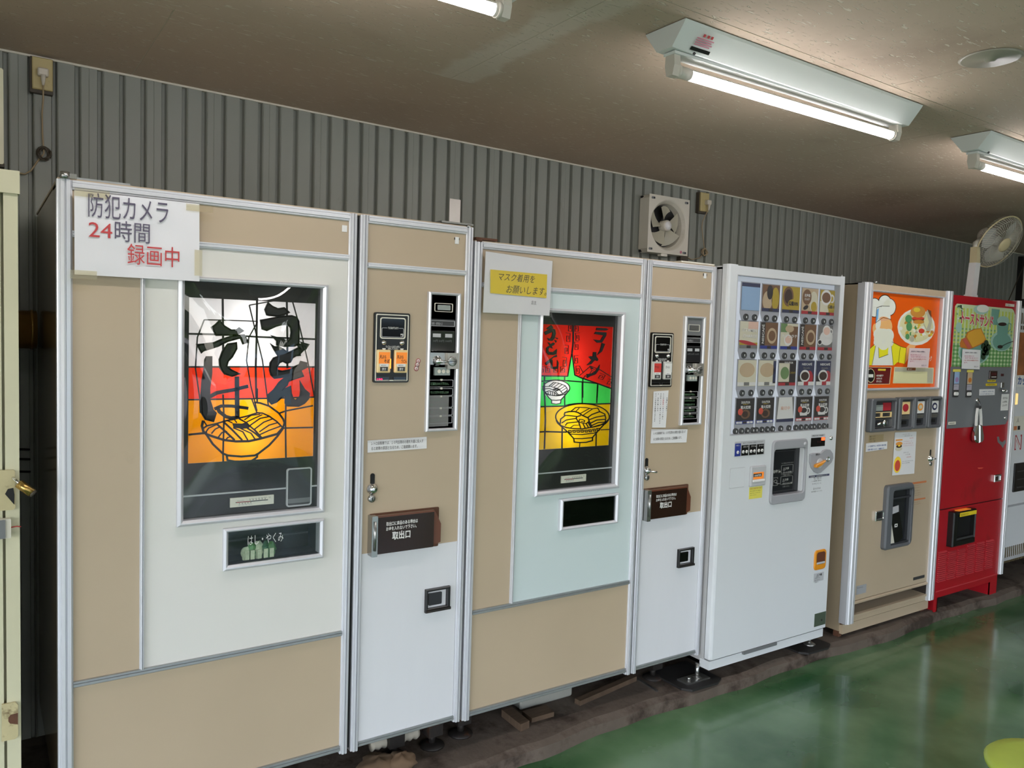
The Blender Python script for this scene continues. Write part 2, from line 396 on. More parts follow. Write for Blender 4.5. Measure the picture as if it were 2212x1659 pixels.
mat('pod_grey', (96, 99, 104), .35); mat('pod_dark', (52, 54, 58), .4); mat('beige_side', (164, 148, 124), .35, dirt=(130, 108, 80), dscale=3, dcut=.62)
mat('beige_label', (172, 152, 116), .5)
mat('strip_orange', (200, 122, 76), .5)
mat('ink_faint', (150, 120, 92), .6)
mat('recess_brown', (44, 36, 30), .8)  # even dark brown, used for the air recess
mat('lilac', (160, 130, 180), .4); mat('lilac_pale', (176, 172, 186), .4)
mat('grille_dark', (96, 84, 60), .5); mat('noodle_picture', (178, 112, 66), .4, var=.4, vscale=9)
mat('lamp_amber2', (240, 200, 130), .4, emit=.6)
mat('ceiling_disc', (150, 148, 132), .35); mat('fan_cream', (214, 200, 158), .35); mat('fan_blade2', (186, 186, 178), .4); mat('paper_pink', (226, 206, 208), .6)
clearmat('tape_clear', (250, 247, 236), .2, 1.4, .06)

clearmat('worn_film', (225, 225, 220), .25, 1.4, .13); mat('joint_light', (196, 188, 168), .8)
# old repair smear along one ceiling joint: a pale stain with a ragged edge
m = M['ceiling']; nt = m.node_tree; N = nt.nodes; L = nt.links; b = N['Principled BSDF']
tc = N.new('ShaderNodeTexCoord'); sx = N.new('ShaderNodeSeparateXYZ'); L.new(tc.outputs['Object'], sx.inputs[0])
def mth(op, a, b_=None):
    n = N.new('ShaderNodeMath'); n.operation = op
    for i, v in enumerate((a, b_)):
        if v is None: continue
        if isinstance(v, (int, float)): n.inputs[i].default_value = v
        else: L.new(v, n.inputs[i])
    return n.outputs[0]
ns = N.new('ShaderNodeTexNoise'); ns.inputs['Scale'].default_value = 9; ns.inputs['Detail'].default_value = 6; L.new(tc.outputs['Object'], ns.inputs[0])
dx = mth('ABSOLUTE', mth('SUBTRACT', sx.outputs[0], 1.19)); edge = mth('ADD', dx, mth('MULTIPLY', mth('SUBTRACT', ns.outputs[0], .5), .14))
mk = N.new('ShaderNodeMapRange'); mk.inputs[1].default_value = .085; mk.inputs[2].default_value = .055; L.new(edge, mk.inputs[0])
yy = mth('MULTIPLY', mth('GREATER_THAN', sx.outputs[1], -.80), mth('LESS_THAN', sx.outputs[1], .128)); fac = mth('MULTIPLY', mth('MULTIPLY', mk.outputs[0], yy), .42)
old = b.inputs['Base Color'].links[0].from_socket; x = N.new('ShaderNodeMix'); x.data_type = 'RGBA'; L.new(fac, x.inputs[0]); L.new(old, x.inputs[6]); x.inputs[7].default_value = (*lin((222, 216, 204)), 1); L.new(x.outputs[2], b.inputs['Base Color'])
# ------------------------------------------------------------------ the room
X0, X1, YF, YW = -3.2, 8.6, -5.2, .86
FZ = -.055
def ceil_z(x): return 2.360-.011*x
fl = B(); fl.box(X0, X1, YF, YW+.1, FZ-.12, FZ); struct(fl.build('floor', 'floor_green'))
# raised concrete slab the machines stand on, ragged front edge
sl = B(); xs = [X0+i*(X1-X0)/160 for i in range(161)]
def slab_y(x): return -.078-.018*math.sin(x*1.7)-.012*math.sin(x*5.1+1)-.006*math.sin(x*17)+(.03 if x > 3.6 else 0)*min(1, (x-3.6)*2 if x > 3.6 else 0)
v = []; f = []
for x in xs:
    y = slab_y(x); k = .006*random.random()
    v += [(x, YW, 0), (x, y+.25, random.uniform(-.001, .001)), (x, y+.03+k, 0), (x, y+k*.5, -.008-k), (x, y-.004+k, FZ-.02)]
for i in range(160):
    for j in range(4): a = i*5+j; f.append((a, a+1, a+6, a+5))
sl.add(v, f); struct(sl.build('floor_slab', 'concrete'))
# ceiling: rock-wool boards, each its own board with open joints
cb = B(); cb.add([(X0, YF, ceil_z(X0)+.0006), (X1, YF, ceil_z(X1)+.0006), (X1, YW+.05, ceil_z(X1)+.0006), (X0, YW+.05, ceil_z(X0)+.0006),
                  (X0, YF, ceil_z(X0)+.06), (X1, YF, ceil_z(X1)+.06), (X1, YW+.05, ceil_z(X1)+.06), (X0, YW+.05, ceil_z(X0)+.06)],
                 [(0, 3, 2, 1), (4, 5, 6, 7), (0, 1, 5, 4), (1, 2, 6, 5), (2, 3, 7, 6), (3, 0, 4, 7)])
ceil = struct(cb.build('ceiling', 'joint_light'))
rows = [(.128, YW, .30), (-.782, .128, 1.19), (-1.692, -.782, .53), (-2.602, -1.692, 1.19), (-3.512, -2.602, .53), (-4.422, -3.512, 1.19), (YF, -4.422, .53)]
for (ya, yb, ph) in rows:
    x = ph-1.82*3
    while x < X1:
        a, bb = max(x, X0)+.0018, min(x+1.82, X1)-.0018
        if bb-a > .05:
            p = B(); za, zb = ceil_z(a), ceil_z(bb); dz = random.uniform(0, .0006)
            p.add([(a, ya+.0018, za-dz), (bb, ya+.0018, zb-dz), (bb, yb-.0018, zb-dz), (a, yb-.0018, za-dz), (a, ya+.0018, za+.0004), (bb, ya+.0018, zb+.0004), (bb, yb-.0018, zb+.0004), (a, yb-.0018, za+.0004)],
                  [(0, 3, 2, 1), (4, 5, 6, 7), (0, 1, 5, 4), (1, 2, 6, 5), (2, 3, 7, 6), (3, 0, 4, 7)])
            p.build('ceiling_board', 'ceiling', ceil)
        x += 1.82
# back wall: folded steel sheets
wb = B(); wb.box(X0, X1, YW+.03, YW+.12, FZ, 2.5); wall = struct(wb.build('wall_back', 'wall_back'))
PIT = .0699; GX = .128
k0 = int((X0-GX)/PIT); k1 = int((X1-GX)/PIT)
for s0 in range(k0, k1, 9):
    pr = []; xa = GX+s0*PIT
    for k in range(s0, min(s0+9, k1)):
        g = GX+k*PIT
        pr += [(g-.0095, YW), (g-.0055, YW+.016), (g+.0045, YW+.016), (g+.0080, YW-.001), (g+.0100, YW-.0030), (g+.013, YW)]
        if k % 3 == 0: pr += [(g+.034, YW), (g+.0355, YW-.0012), (g+.037, YW)]
    pr += [(GX+min(s0+9, k1)*PIT-.008, YW)]
    w = B(); n = len(pr); za = FZ+.03
    w.add([(x, y, za) for x, y in pr]+[(x, y, ceil_z(x)-.001) for x, y in pr], [(i, i+1, i+1+n, i+n) for i in range(n-1)])
    w.build('steel_sheet', 'wall_sheet', wall)
tr = B(); tr.add([(X0, YW-.004, ceil_z(X0)-.007), (X1, YW-.004, ceil_z(X1)-.007), (X1, YW-.004, ceil_z(X1)), (X0, YW-.004, ceil_z(X0)), (X0, YW+.01, ceil_z(X0)-.007), (X1, YW+.01, ceil_z(X1)-.007), (X1, YW+.01, ceil_z(X1)), (X0, YW+.01, ceil_z(X0))],
                 [(0, 1, 2, 3), (0, 4, 5, 1), (4, 7, 6, 5)]); struct(tr.build('trim_1', 'ceiling_trim'))
w = B(); w.box(X0-.1, X0, -.6, YW+.1, FZ, 2.5); w.box(X0-.1, X0, YF, -.6, 2.12, 2.5); w.box(X0-.1, X0, YF, YF+.25, FZ, 2.12); struct(w.build('wall_left', 'wall_cream'))
w = B(); w.box(X1, X1+.1, YF, YW+.1, FZ, 2.5); struct(w.build('wall_right', 'wall_dim'))
# open shop front behind the photographer: low wall, posts and a header
w = B(); w.box(X0, X1, YF-.1, YF, 2.12, 2.5)
for a, c in ((X0, X0+.3), (-.55, -.35), (5.0, 5.35), (8.3, X1)): w.box(a, c, YF-.1, YF, FZ, 2.13)
w.box(5.35, 8.3, YF-.1, YF, FZ, 2.13)
struct(w.build('wall_front', 'wall_cream'))
g = B(); g.box(X0-14, X1+14, YF-24, YF-.1, FZ-.2, FZ-.02); g.box(X0-14, X0-.1, YF-.1, 6, FZ-.2, FZ-.02); struct(g.build('ground_outside', 'asphalt'))

# parking place outside, seen in the glass of the machines: a hedge of trees and a parked van
def tree(x, y, h, r, label):
    T = thing('tree', label, 'tree', (x, y, FZ), 'trees across the parking place'); rng = random.Random(int(x*10))
    B().tube([(x, y, FZ-.03), (x+.1, y, h*.3), (x, y+.1, h*.6)], [.16, .12, .08], 8).build('trunk', 'bark', T)
    b = B()
    for i in range(420):
        t, u = rng.uniform(0, 6.283), rng.uniform(-1, 1); rr = r*rng.uniform(.6, 1.05)*(1+.2*math.sin(3*t+x))
        c = Vector((x+rr*math.cos(t)*math.sqrt(1-u*u), y+rr*math.sin(t)*math.sqrt(1-u*u)*.8, h*.62+u*h*.38)); a = Vector((rng.uniform(-1, 1), rng.uniform(-1, 1), rng.uniform(-1, 1))).normalized()*r*.16; e = a.orthogonal()
        b.add([c-a-e, c+a-e, c+a+e, c-a+e], [(0, 1, 2, 3)])
    b.build('foliage', 'leaves', T)['kind'] = 'stuff'
for i, (x, h, r) in enumerate(((-5.5, 5.2, 1.7), (-1.2, 4.4, 1.5), (2.6, 3.2, 1.4), (6.6, 4.8, 1.7), (11, 5.4, 1.9), (15.6, 4.5, 1.7))): tree(x, -17.5-(i % 2), h, r, ['broad', 'middling', 'low', 'tall', 'largest', 'farthest'][i]+' green tree across the parking place outside')
T = thing('van', 'pale blue van parked outside the open shop front', 'van', (2.9, -9.2, FZ))
van = [(0, .35), (0, 1.05), (.25, 1.15), (.75, 1.2), (1.35, 1.85), (4.1, 1.9), (4.3, 1.2), (4.35, .4)]
b = B(); b.poly([(1.2+x, z-.1) for x, z in van], -9.9, -8.3, 0); b.build('body', 'car_blue', T)
b = B()
for q in ([(.95, 1.25), (1.42, 1.75), (2.1, 1.75), (2.1, 1.22)], [(2.2, 1.22), (2.2, 1.75), (3.1, 1.75), (3.1, 1.22)], [(3.2, 1.22), (3.2, 1.75), (4.0, 1.75), (4.12, 1.22)]): b = B(); b.poly([(1.2+x, z-.1) for x, z in q], -8.295, -8.28); b.build('window', 'car_glass', T)
for x in (2.1, 4.7):
    for y in (-9.8, -8.38): B().cyl((x, y-.09, .24), (x, y+.09, .24), .29, 20).build('wheel', 'tyre', T)
T = thing('car', 'white car parked outside to the left of the van', 'car', (-1.5, -10.2, FZ))
b = B(); b.poly([(-3.4+x, z-.1) for x, z in [(0, .3), (0, .8), (.9, .95), (1.4, 1.45), (2.9, 1.5), (3.6, .95), (3.9, .85), (3.9, .3)]], -11, -9.3); b.build('body', 'car_white', T)
b = B(); b.poly([(-3.4+x, z-.1) for x, z in [(1.05, 1.0), (1.5, 1.4), (2.8, 1.42), (3.3, 1.0)]], -9.295, -9.28); b.build('window', 'car_glass', T)
for x in (-2.6, -.3):
    for y in (-10.9, -9.38): B().cyl((x, y-.09, .24), (x, y+.09, .24), .29, 20).build('wheel', 'tyre', T)
# ------------------------------------------------------------------ noodle machines
c1 = (0, 0, 2.514); c2 = (360, 560, 2.37); c3 = (760, 440, 3.19); c4 = (740, 900, 2.184); c6 = (100, 1340, 3.16)
cK = (390, 840, 6.144); cG = (550, 640, 6.6375); cA = (380, 580, 5.529)
d1 = (1000, 500, 4.1475); d2 = (1100, 640, 3.19); d3 = (1360, 540, 3.95); d4 = (1350, 940, 3.073); dN = (1160, 690, 9.761); dO = (1160, 800, 9.217)
btn = (780, 660, 9.217); coin = (900, 620, 5.18)

def post(parent, x0, x1, z0, z1, yf=0.0, m='aluminium', back=.03, name='post'):
    w = x1-x0; y = yf
    p = [(x0, back), (x0, y+.002), (x0+.08*w, y), (x0+.2*w, y), (x0+.24*w, y-.006), (x0+.46*w, y-.007), (x0+.5*w, y-.001), (x0+.56*w, y-.001), (x0+.6*w, y-.007), (x0+.86*w, y-.006), (x0+.9*w, y), (x1, y+.002), (x1, back)]
    return B().profz(p, z0, z1).build(name, m, parent)
def rail(parent, x0, x1, z0, z1, yf=0.0, m='aluminium', back=.03, name='rail'):
    h = z1-z0; y = yf
    p = [(back, z0), (y+.002, z0), (y, z0+.1*h), (y, z0+.25*h), (y-.005, z0+.3*h), (y-.005, z0+.62*h), (y-.001, z0+.66*h), (y-.001, z0+.74*h), (y-.003, z0+.78*h), (y-.003, z1), (back, z1)]
    return B().profx(p, x0, x1).build(name, m, parent)
def panel(parent, r, m, name='panel', y0=.006, y1=.03):
    return B().box(r[0], r[1], y0, y1, r[2], r[3]).build(name, m, parent)
def legs(parent, xs_, ys_, z1, m='steel_dark'):
    for x in xs_:
        for y in ys_:
            b = B(); b.cyl((x, y, .01), (x, y, .05), .012, 10); b.box(x-.028, x+.028, y-.028, y+.028, .045, z1+.02); b.lathe([(0, 0), (.045, 0), (.045, .006), (.02, .014), (0, .014)], (x, y, 0), (0, 0, 1), 14)
            b.build('leg', m, parent)
def keylock(parent, hx, hz, kx, kz, Y=0.):
    b = B(); b.rbox(hx-.007, hx+.007, Y+.002, Y+.006, hz-.012, hz+.042, .007); b.build('lock_slot', 'gap_black', parent)
    b = B(); b.lathe([(.019, 0), (.019, .003), (.014, .006), (.013, .012), (.0105, .016), (0, .016)], (hx, Y+.005, hz-.008), (0, -1, 0), 20)
    h = b.build('lock_handle', 'chrome', parent)
    b = B(); b.lathe([(.012, 0), (.012, .008), (.009, .010), (0, .010)], (kx, Y+.006, kz), (0, -1, 0), 18); b.build('key_cylinder', 'steel', parent)
    b = B(); b.box(kx-.0012, kx+.0012, Y-.0055, Y-.004, kz-.005, kz+.005); b.build('key_slot', 'gap_black', parent)

def lightbox(parent, R, tube_x, tz0, tz1, strength, name):
    """white box behind the printed sheet with a vertical fluorescent tube in it"""
    x0, x1, z0, z1 = R
    b = B(); b.box(x0, x1, .122, .126, z0, z1)
    for a, c in ((x0-.004, x0), (x1, x1+.004)): b.box(a, c, .02, .126, z0, z1)
    for a, c in ((z0-.004, z0), (z1, z1+.004)): b.box(x0, x1, .02, .126, a, c)
    b.build('light_box', 'white', parent)
    emat(name, (255, 250, 240), strength)
    B().cyl((tube_x, .072, tz0), (tube_x, .072, tz1), .013, 14).build('display_tube', name, parent)

def inside(p, poly):
    x, z = p; r = False; n = len(poly); j = n-1
    for i in range(n):
        if (poly[i][1] > z) != (poly[j][1] > z) and x < (poly[j][0]-poly[i][0])*(z-poly[i][1])/(poly[j][1]-poly[i][1])+poly[i][0]: r = not r
        j = i
    return r
def film(parent, R, nx, nz, layers, mats, y, name='printed_film'):
    """one thin sheet; each cell takes the colour of the last shape it lies in"""
    x0, x1, z0, z1 = R; b = B(); v = []; f = []; mi = []
    for j in range(nz+1):
        for i in range(nx+1): v.append((x0+(x1-x0)*i/nx, y, z0+(z1-z0)*j/nz))
    for j in range(nz):
        for i in range(nx):
            c = (x0+(x1-x0)*(i+.5)/nx, z0+(z1-z0)*(j+.5)/nz); k = 0
            for pl, m in layers:
                if inside(c, pl): k = m
            a = j*(nx+1)+i; f.append((a, a+1, a+nx+2, a+nx+1)); mi.append(k)
    b.add(v, f); b.mi = mi
    return b.build(name, mats, parent)
def bowed(parent, R, y, sag, m='glass', name='glass', n=24):
    x0, x1, z0, z1 = R; b = B(); v = []; f = []
    for j in range(n+1):
        for i in range(n+1):
            u, w = i/n*2-1, j/n*2-1; v.append((x0+(x1-x0)*i/n, y-sag*(1-u*u)*(1-w*w*.8), z0+(z1-z0)*j/n))
    for j in range(n):
        for i in range(n): a = j*(n+1)+i; f.append((a, a+1, a+n+2, a+n+1))
    b.smooth = True; b.add(v, f); return b.build(name, m, parent)

def thermometer(parent, r, Y):
    o = panel(parent, r, 'bone', 'thermometer', Y-.003, Y+.002); h = r[3]-r[2]; w = r[1]-r[0]
    zc = (r[2]+r[3])/2
    B().stroke([(r[0]+.12*w, zc), (r[1]-.14*w, zc)], .09*h, Y-.0042, Y-.003).build('scale_tube', 'dark_grey', o)
    B().stroke([(r[0]+.14*w, zc), (r[0]+.45*w, zc)], .045*h, Y-.0046, Y-.0041).build('scale_liquid', 'ink_red', o)
    b = B()
    for i in range(6): b.box(r[0]+(.44+.07*i)*w, r[0]+(.452+.07*i)*w, Y-.0036, Y-.003, zc+.1*h, zc+.2*h)
    for i in range(5): b.box(r[0]+(.2+.065*i)*w, r[0]+(.212+.065*i)*w, Y-.0036, Y-.003, zc-.2*h, zc-.1*h)
    b.build('scale_marks', 'ink_black', o)
    text(o, '0 10 20 30 40 50', r[0]+.43*w, zc+.23*h, .13*h, Y-.0032, 'ink_black', w=.4*w, res=1)
    text(o, '-40 -30 -20 -10 0', r[0]+.17*w, zc-.36*h, .12*h, Y-.0032, 'ink_blue', w=.32*w, res=1)
    text(o, '℃', r[1]-.12*w, zc+.17*h, .18*h, Y-.0032, 'ink_black', res=1)
    text(o, 'THERMOMETER', r[0]+.15*w, zc+.14*h, .08*h, Y-.0032, 'ink_black', w=.16*w, res=1)

def serving_slot(parent, o, i, words):
    x0, x1, z0, z1 = i
    B().frame(o, i, -.012, .03, bev=.006).build('slot_frame', 'aluminium', parent)
    b = B(); b.box(x0, x1, .10, .104, z0, z1); b.box(x0-.002, x0, .03, .104, z0, z1); b.box(x1, x1+.002, .03, .104, z0, z1); b.box(x0, x1, .0, .104, z0-.002, z0); b.box(x0, x1, .03, .104, z1, z1+.002)
    s = b.build('slot_recess', 'black', parent)
    h = z1-z0
    B().box(x0+.01, x1-.01, .07, .075, z0+.50*h, z0+.55*h).build('slot_bar', 'dark_grey', s)
    B().box(x0, x1, .0, .001, z0, z1).build('slot_pane', 'smoke_glass' if not words else 'glass', parent)

def outlet_flap(parent, Rf, hx, Y=0.):
    """brown acrylic delivery flap, hinged on the left, with a raised side wall on the right"""
    x0, x1, z0, z1 = Rf; h = z1-z0; w = x1-x0
    B().rbox(x0-.004, x1+.03, .0, .004, z0-.006, z1+.004, .004).build('flap_surround', 'rust', parent)
    f = B().rbox(x0+.012, x1, Y-.022, Y-.017, z0, z1, .003).build('flap', 'brown_acrylic', parent)
    B().poly([(x1-.001, z0+.004), (x1+.030, z0+.012), (x1+.030, z0+.6*h), (x1+.008, z1-.006), (x1-.001, z1-.004)], Y-.016, Y+.004).build('flap_side', 'brown_acrylic_edge', parent)
    b = B(); b.box(x0+.012, x1, Y-.0225, Y-.005, z1-.005, z1+.001); b.build('flap_top', 'brown_acrylic_edge', parent)
    b = B(); b.rbox(x0-.008, x0+.012, Y-.028, Y+.006, z0-.006, z1+.002, .003); b.cyl((x0+.002, Y-.03, z0+.12*h), (x0+.002, Y-.03, z1-.12*h), .0045, 10)
    b.build('hinge', 'steel', parent)
    tx = x0+.2*w
    text(f, '取出口に商品のある場合は', tx, z1-.27*h, .1*h, Y-.0225, 'print_white', w=.52*w, bold=.02)
    text(f, 'お金を入れないで下さい。', tx, z1-.4*h, .1*h, Y-.0225, 'print_white', w=.50*w, bold=.02)
    text(f, '取出口', tx+.1*w, z1-.64*h, .2*h, Y-.0225, 'print_white', w=.30*w, bold=.03)
def coin_return(parent, R):
    x0, x1, z0, z1 = R
    B().frame(R, (x0+.008, x1-.012, z0+.014, z1-.008), -.010, .006, bev=.002).build('return_frame', 'black', parent)
    b = B(); b.box(x0+.008, x1-.012, .004, .006, z0+.014, z1-.008); k = b.build('return_flap', 'dark_grey', parent)
    B().rbox(x0+.014, x1-.03, -.002, .004, z0+.022, z1-.016, .003).build('return_window', 'black_gloss', k)
    B().box(x0-.001, x1+.0, -.014, -.004, z0+.002, z0+.010).build('return_lip', 'steel_dark', parent)

def order_panel(parent, R, names, price, mats, led, wiggle):
    """black selection panel: countdown window, two lamps, two illuminated buttons, two little displays"""
    x0, x1, z0, z1 = R; w = x1-x0; h = z1-z0; Y = -.002
    B().rbox(x0-.002, x1+.002, Y, .008, z0-.002, z1+.002, .006).build('order_plate', 'black', parent)
    pl = B().frame((x0+.003, x1-.003, z0+.003, z1-.003), (x0+.0065, x1-.0065, z0+.0065, z1-.0065), Y-.0015, Y+.0005, .004).build('plate_outline', 'bone', parent)
    a = (x0+.14*w, x0+.88*w, z1-.37*h, z1-.06*h)
    wn = B().rbox(*a[:2], Y-.001, Y+.001, *a[2:], .008).build('countdown_window', 'black_gloss', parent)
    B().frame(a, (a[0]+.0035, a[1]-.0035, a[2]+.0035, a[3]-.0035), Y-.003, Y+.001, .008).build('window_outline', 'bone', wn)
    i = (a[0]+.05*w, a[1]-.05*w, a[2]+.025*h, a[2]+.16*h)
    B().frame(i, (i[0]+.0012, i[1]-.0012, i[2]+.0012, i[3]-.0012), Y-.0024, Y, .004).build('digit_outline', 'light_grey', wn)
    B().box(i[0]+.16*w, i[1]-.16*w, Y-.003, Y-.0005, i[3]-.004, i[3]+.004).build('caption_ground', 'black_gloss', wn)
    text(wn, 'できあがりまで', (i[0]+i[1])/2, i[3]-.0035, .0075, Y-.0034, 'print_white', w=.3*w, align='CENTER', res=2, bold=.02)
    text(wn, '秒', i[1]-.10*w, i[2]+.012*h, .010, Y-.0026, 'print_white', res=2, bold=.03)
    for k, cx in enumerate((x0+.27*w, x0+.79*w)):
        zc = z1-.425*h
        B().lathe([(.0085, 0), (.0085, .002), (.006, .003), (.0055, .006), (0, .007)], (cx, Y, zc), n=18).build('indicator_lamp', 'chrome', parent)
        B().poly([(cx-.006, zc-.018), (cx+.006, zc-.018), (cx+.002, zc-.032), (cx-.002, zc-.032)], Y-.001, Y+.001).build('arrow_mark', 'print_white', parent)
    text(parent, 'ランプのついたほうのボタン', x0+.53*w, z1-.50*h, .0075, Y-.0006, 'print_white', w=.42*w, align='CENTER', res=1, bold=.02)
    text(parent, 'を押してください', x0+.53*w, z1-.53*h, .0075, Y-.0006, 'print_white', w=.3*w, align='CENTER', res=1, bold=.02)
    for k in range(2):
        bx0 = x0+(.06 if k == 0 else .56)*w; bx1 = bx0+.38*w; bz0 = z0+.135*h; bz1 = z0+.47*h; bh = bz1-bz0; bw = bx1-bx0
        bt = B().rbox(bx0, bx1, Y-.010, Y, bz0, bz1, .004, .003).build('select_button', 'amber' if led else 'acrylic_block', parent)
        la = B().box(bx0+.08*bw, bx1-.08*bw, Y-.0106, Y-.009, bz0+.40*bh, bz1-.10*bh).build('name_card', mats[k], bt)
        l1, l2 = names[k]
        text(bt, l1, bx0+.13*bw, bz0+.64*bh, .15*bh, Y-.0109, 'ink_black', w=.5*bw, bold=.03, rot=-.05)
        if l2: text(bt, l2, bx0+.48*bw, bz0+.45*bh, .15*bh, Y-.0109, 'ink_black', w=.42*bw, bold=.03)
        B().box(bx0+.14*bw, bx1-.2*bw, Y-.012, Y-.009, bz0+.27*bh, bz0+.40*bh).build('price_card', 'white', bt)
        text(bt, price, bx0+.25*bw, bz0+.30*bh, .07*bh, Y-.0122, 'ink_black', w=.36*bw, res=1)
        B().box(bx0+.2*bw, bx1-.24*bw, Y-.0125, Y-.009, bz0+.08*bh, bz0+.26*bh).build('push_card', 'dark_grey', bt)
        text(bt, '押す', bx0+.32*bw, bz0+.11*bh, .12*bh, Y-.0127, 'print_white', w=.3*bw, bold=.02, res=2)
        dd = B().box(bx0, bx1, Y-.001, Y+.001, z0+.02*h, z0+.075*h).build('price_display', 'black_gloss', parent)
        B().frame((bx0, bx1, z0+.02*h, z0+.075*h), (bx0+.0012, bx1-.0012, z0+.02*h+.0012, z0+.075*h-.0012), Y-.002, Y).build('display_rim', 'dark_grey', dd)
        if led and k == 0: text(dd, '190', bx0+.06*bw, z0+.028*h, .032*h, Y-.0016, 'led_red', w=.42*bw, bold=.02, res=2)
mat('scarlet_label', (206, 60, 52), .5)

def coin_column(parent, O, I, marks, boxes, grey):
    x0, x1, z0, z1 = I; w = x1-x0; h = z1-z0
    B().frame(O, I, -.010, .012, bev=.004).build('coin_frame', 'aluminium', parent)
    p = B().box(x0, x1, .006, .012, z0, z1).build('coin_panel', 'black', parent)
    zz = lambda t: z1-t*h
    if grey: B().box(x0, x1-.04*w, .003, .007, zz(.165), zz(0)).build('top_plate', 'mid_grey', p)
    a = (x0+.15*w, x1-.15*w, zz(.125), zz(.06))
    l = B().frame(a, (a[0]+.002, a[1]-.002, a[2]+.002, a[3]-.002), .0, .004, .004).build('window_rim', 'bone', parent)
    B().rbox(a[0]+.01, a[1]-.01, -.001, .004, a[2]+.006, a[3]-.006, .002).build('window_lens', 'steel', l)
    b = B(); b.box(x0, x1-.05*w, .001, .006, zz(.235), zz(.18)); k = b.build('bill_display', 'dark_grey', parent)
    B().frame((x0+.01*w, x1-.06*w, zz(.232), zz(.19)), (x0+.03*w, x1-.08*w, zz(.229), zz(.193)), -.001, .002, .002).build('display_rim', 'light_grey', k)
    text(k, '硬貨・紙幣投入口', x0+.06*w, zz(.222), .0085, .0004, 'light_grey', w=.4*w, res=1)
    b = B(); b.rbox(x0+.01*w, x1-.07*w, -.004, .006, zz(.42), zz(.265), .004, .002); k = b.build('clear_cover', 'dark_cover', parent)
    B().box(x0+.08*w, x0+.38*w, -.0052, -.003, zz(.315), zz(.288)).build('value_card', 'light_grey', k)
    B().box(x0+.55*w, x0+.82*w, -.0052, -.003, zz(.315), zz(.288)).build('value_card', 'light_grey', k)
    text(k, '10円 50円 100円', x0+.1*w, zz(.35), .008, -.0046, 'mid_grey', w=.7*w, res=1)
    b = B(); b.box(x0, x1-.36*w, -.002, .006, zz(.52), zz(.43)); k = b.build('coin_plate', 'steel', parent)
    B().lathe([(.017, 0), (.017, .003), (.012, .008), (.011, .02), (0, .022)], (x0+.28*w, -.001, zz(.492)), n=20).build('return_knob', 'chrome', k)
    B().tube([(x0+.28*w, -.02, zz(.492)), (x0+.6*w, -.026, zz(.495))], .003 if not grey else .0055, 8).build('return_lever', 'chrome', k)
    b = B(); b.box(x1-.38*w, x1+.05*w, -.014, .004, zz(.55), zz(.43)); k = b.build('coin_entry', 'steel_plate', parent)
    B().lathe([(.017, 0), (.017, .003), (.014, .004), (0, .004)], (x1-.20*w, -.013, zz(.492)), n=20).build('entry_ring', 'steel', k)
    B().box(x1-.33*w, x1-.07*w, -.0185, -.016, zz(.494), zz(.490)).build('entry_slit', 'gap_black', k)
    k = B().box(x0+.20*w, x1-.22*w, -.004, .006, zz(.60), zz(.54)).build('coin_card', 'coin_print', parent)
    for t in (.3, .5, .7): B().poly(ell(x0+(.1+t*.85)*w, zz(.57), .0065, .0065, 12), -.0048, -.0038).build('coin_picture', 'bone', k)
    for i, (ta, tb) in enumerate(boxes):
        k = B().frame((x0+.02*w, x1-.04*w, zz(tb), zz(ta)), (x0+.032*w, x1-.052*w, zz(tb)+.0013, zz(ta)-.0013), .0035, .0065, .003).build('guide_box', 'light_grey', parent)
        B().rbox(x0+.46*w, x0+.54*w, .0025, .0065, zz(ta)-.003, zz(ta)+.003, .0015).build('guide_number', 'bone', k)
        n = max(1, int((tb-ta)/.022)-1)
        for q in range(n):
            text(k, ['硬貨を入れて下さい。', 'ランプがつきましたら', 'お好みの商品のボタンを', '押して下さい。'][(i+q) % 4], x0+.10*w, zz(ta+(tb-ta)*(q+.85)/(n+.2)), .0095, .0052, 'print_green', w=.7*w, res=1, bold=.02)
    return p

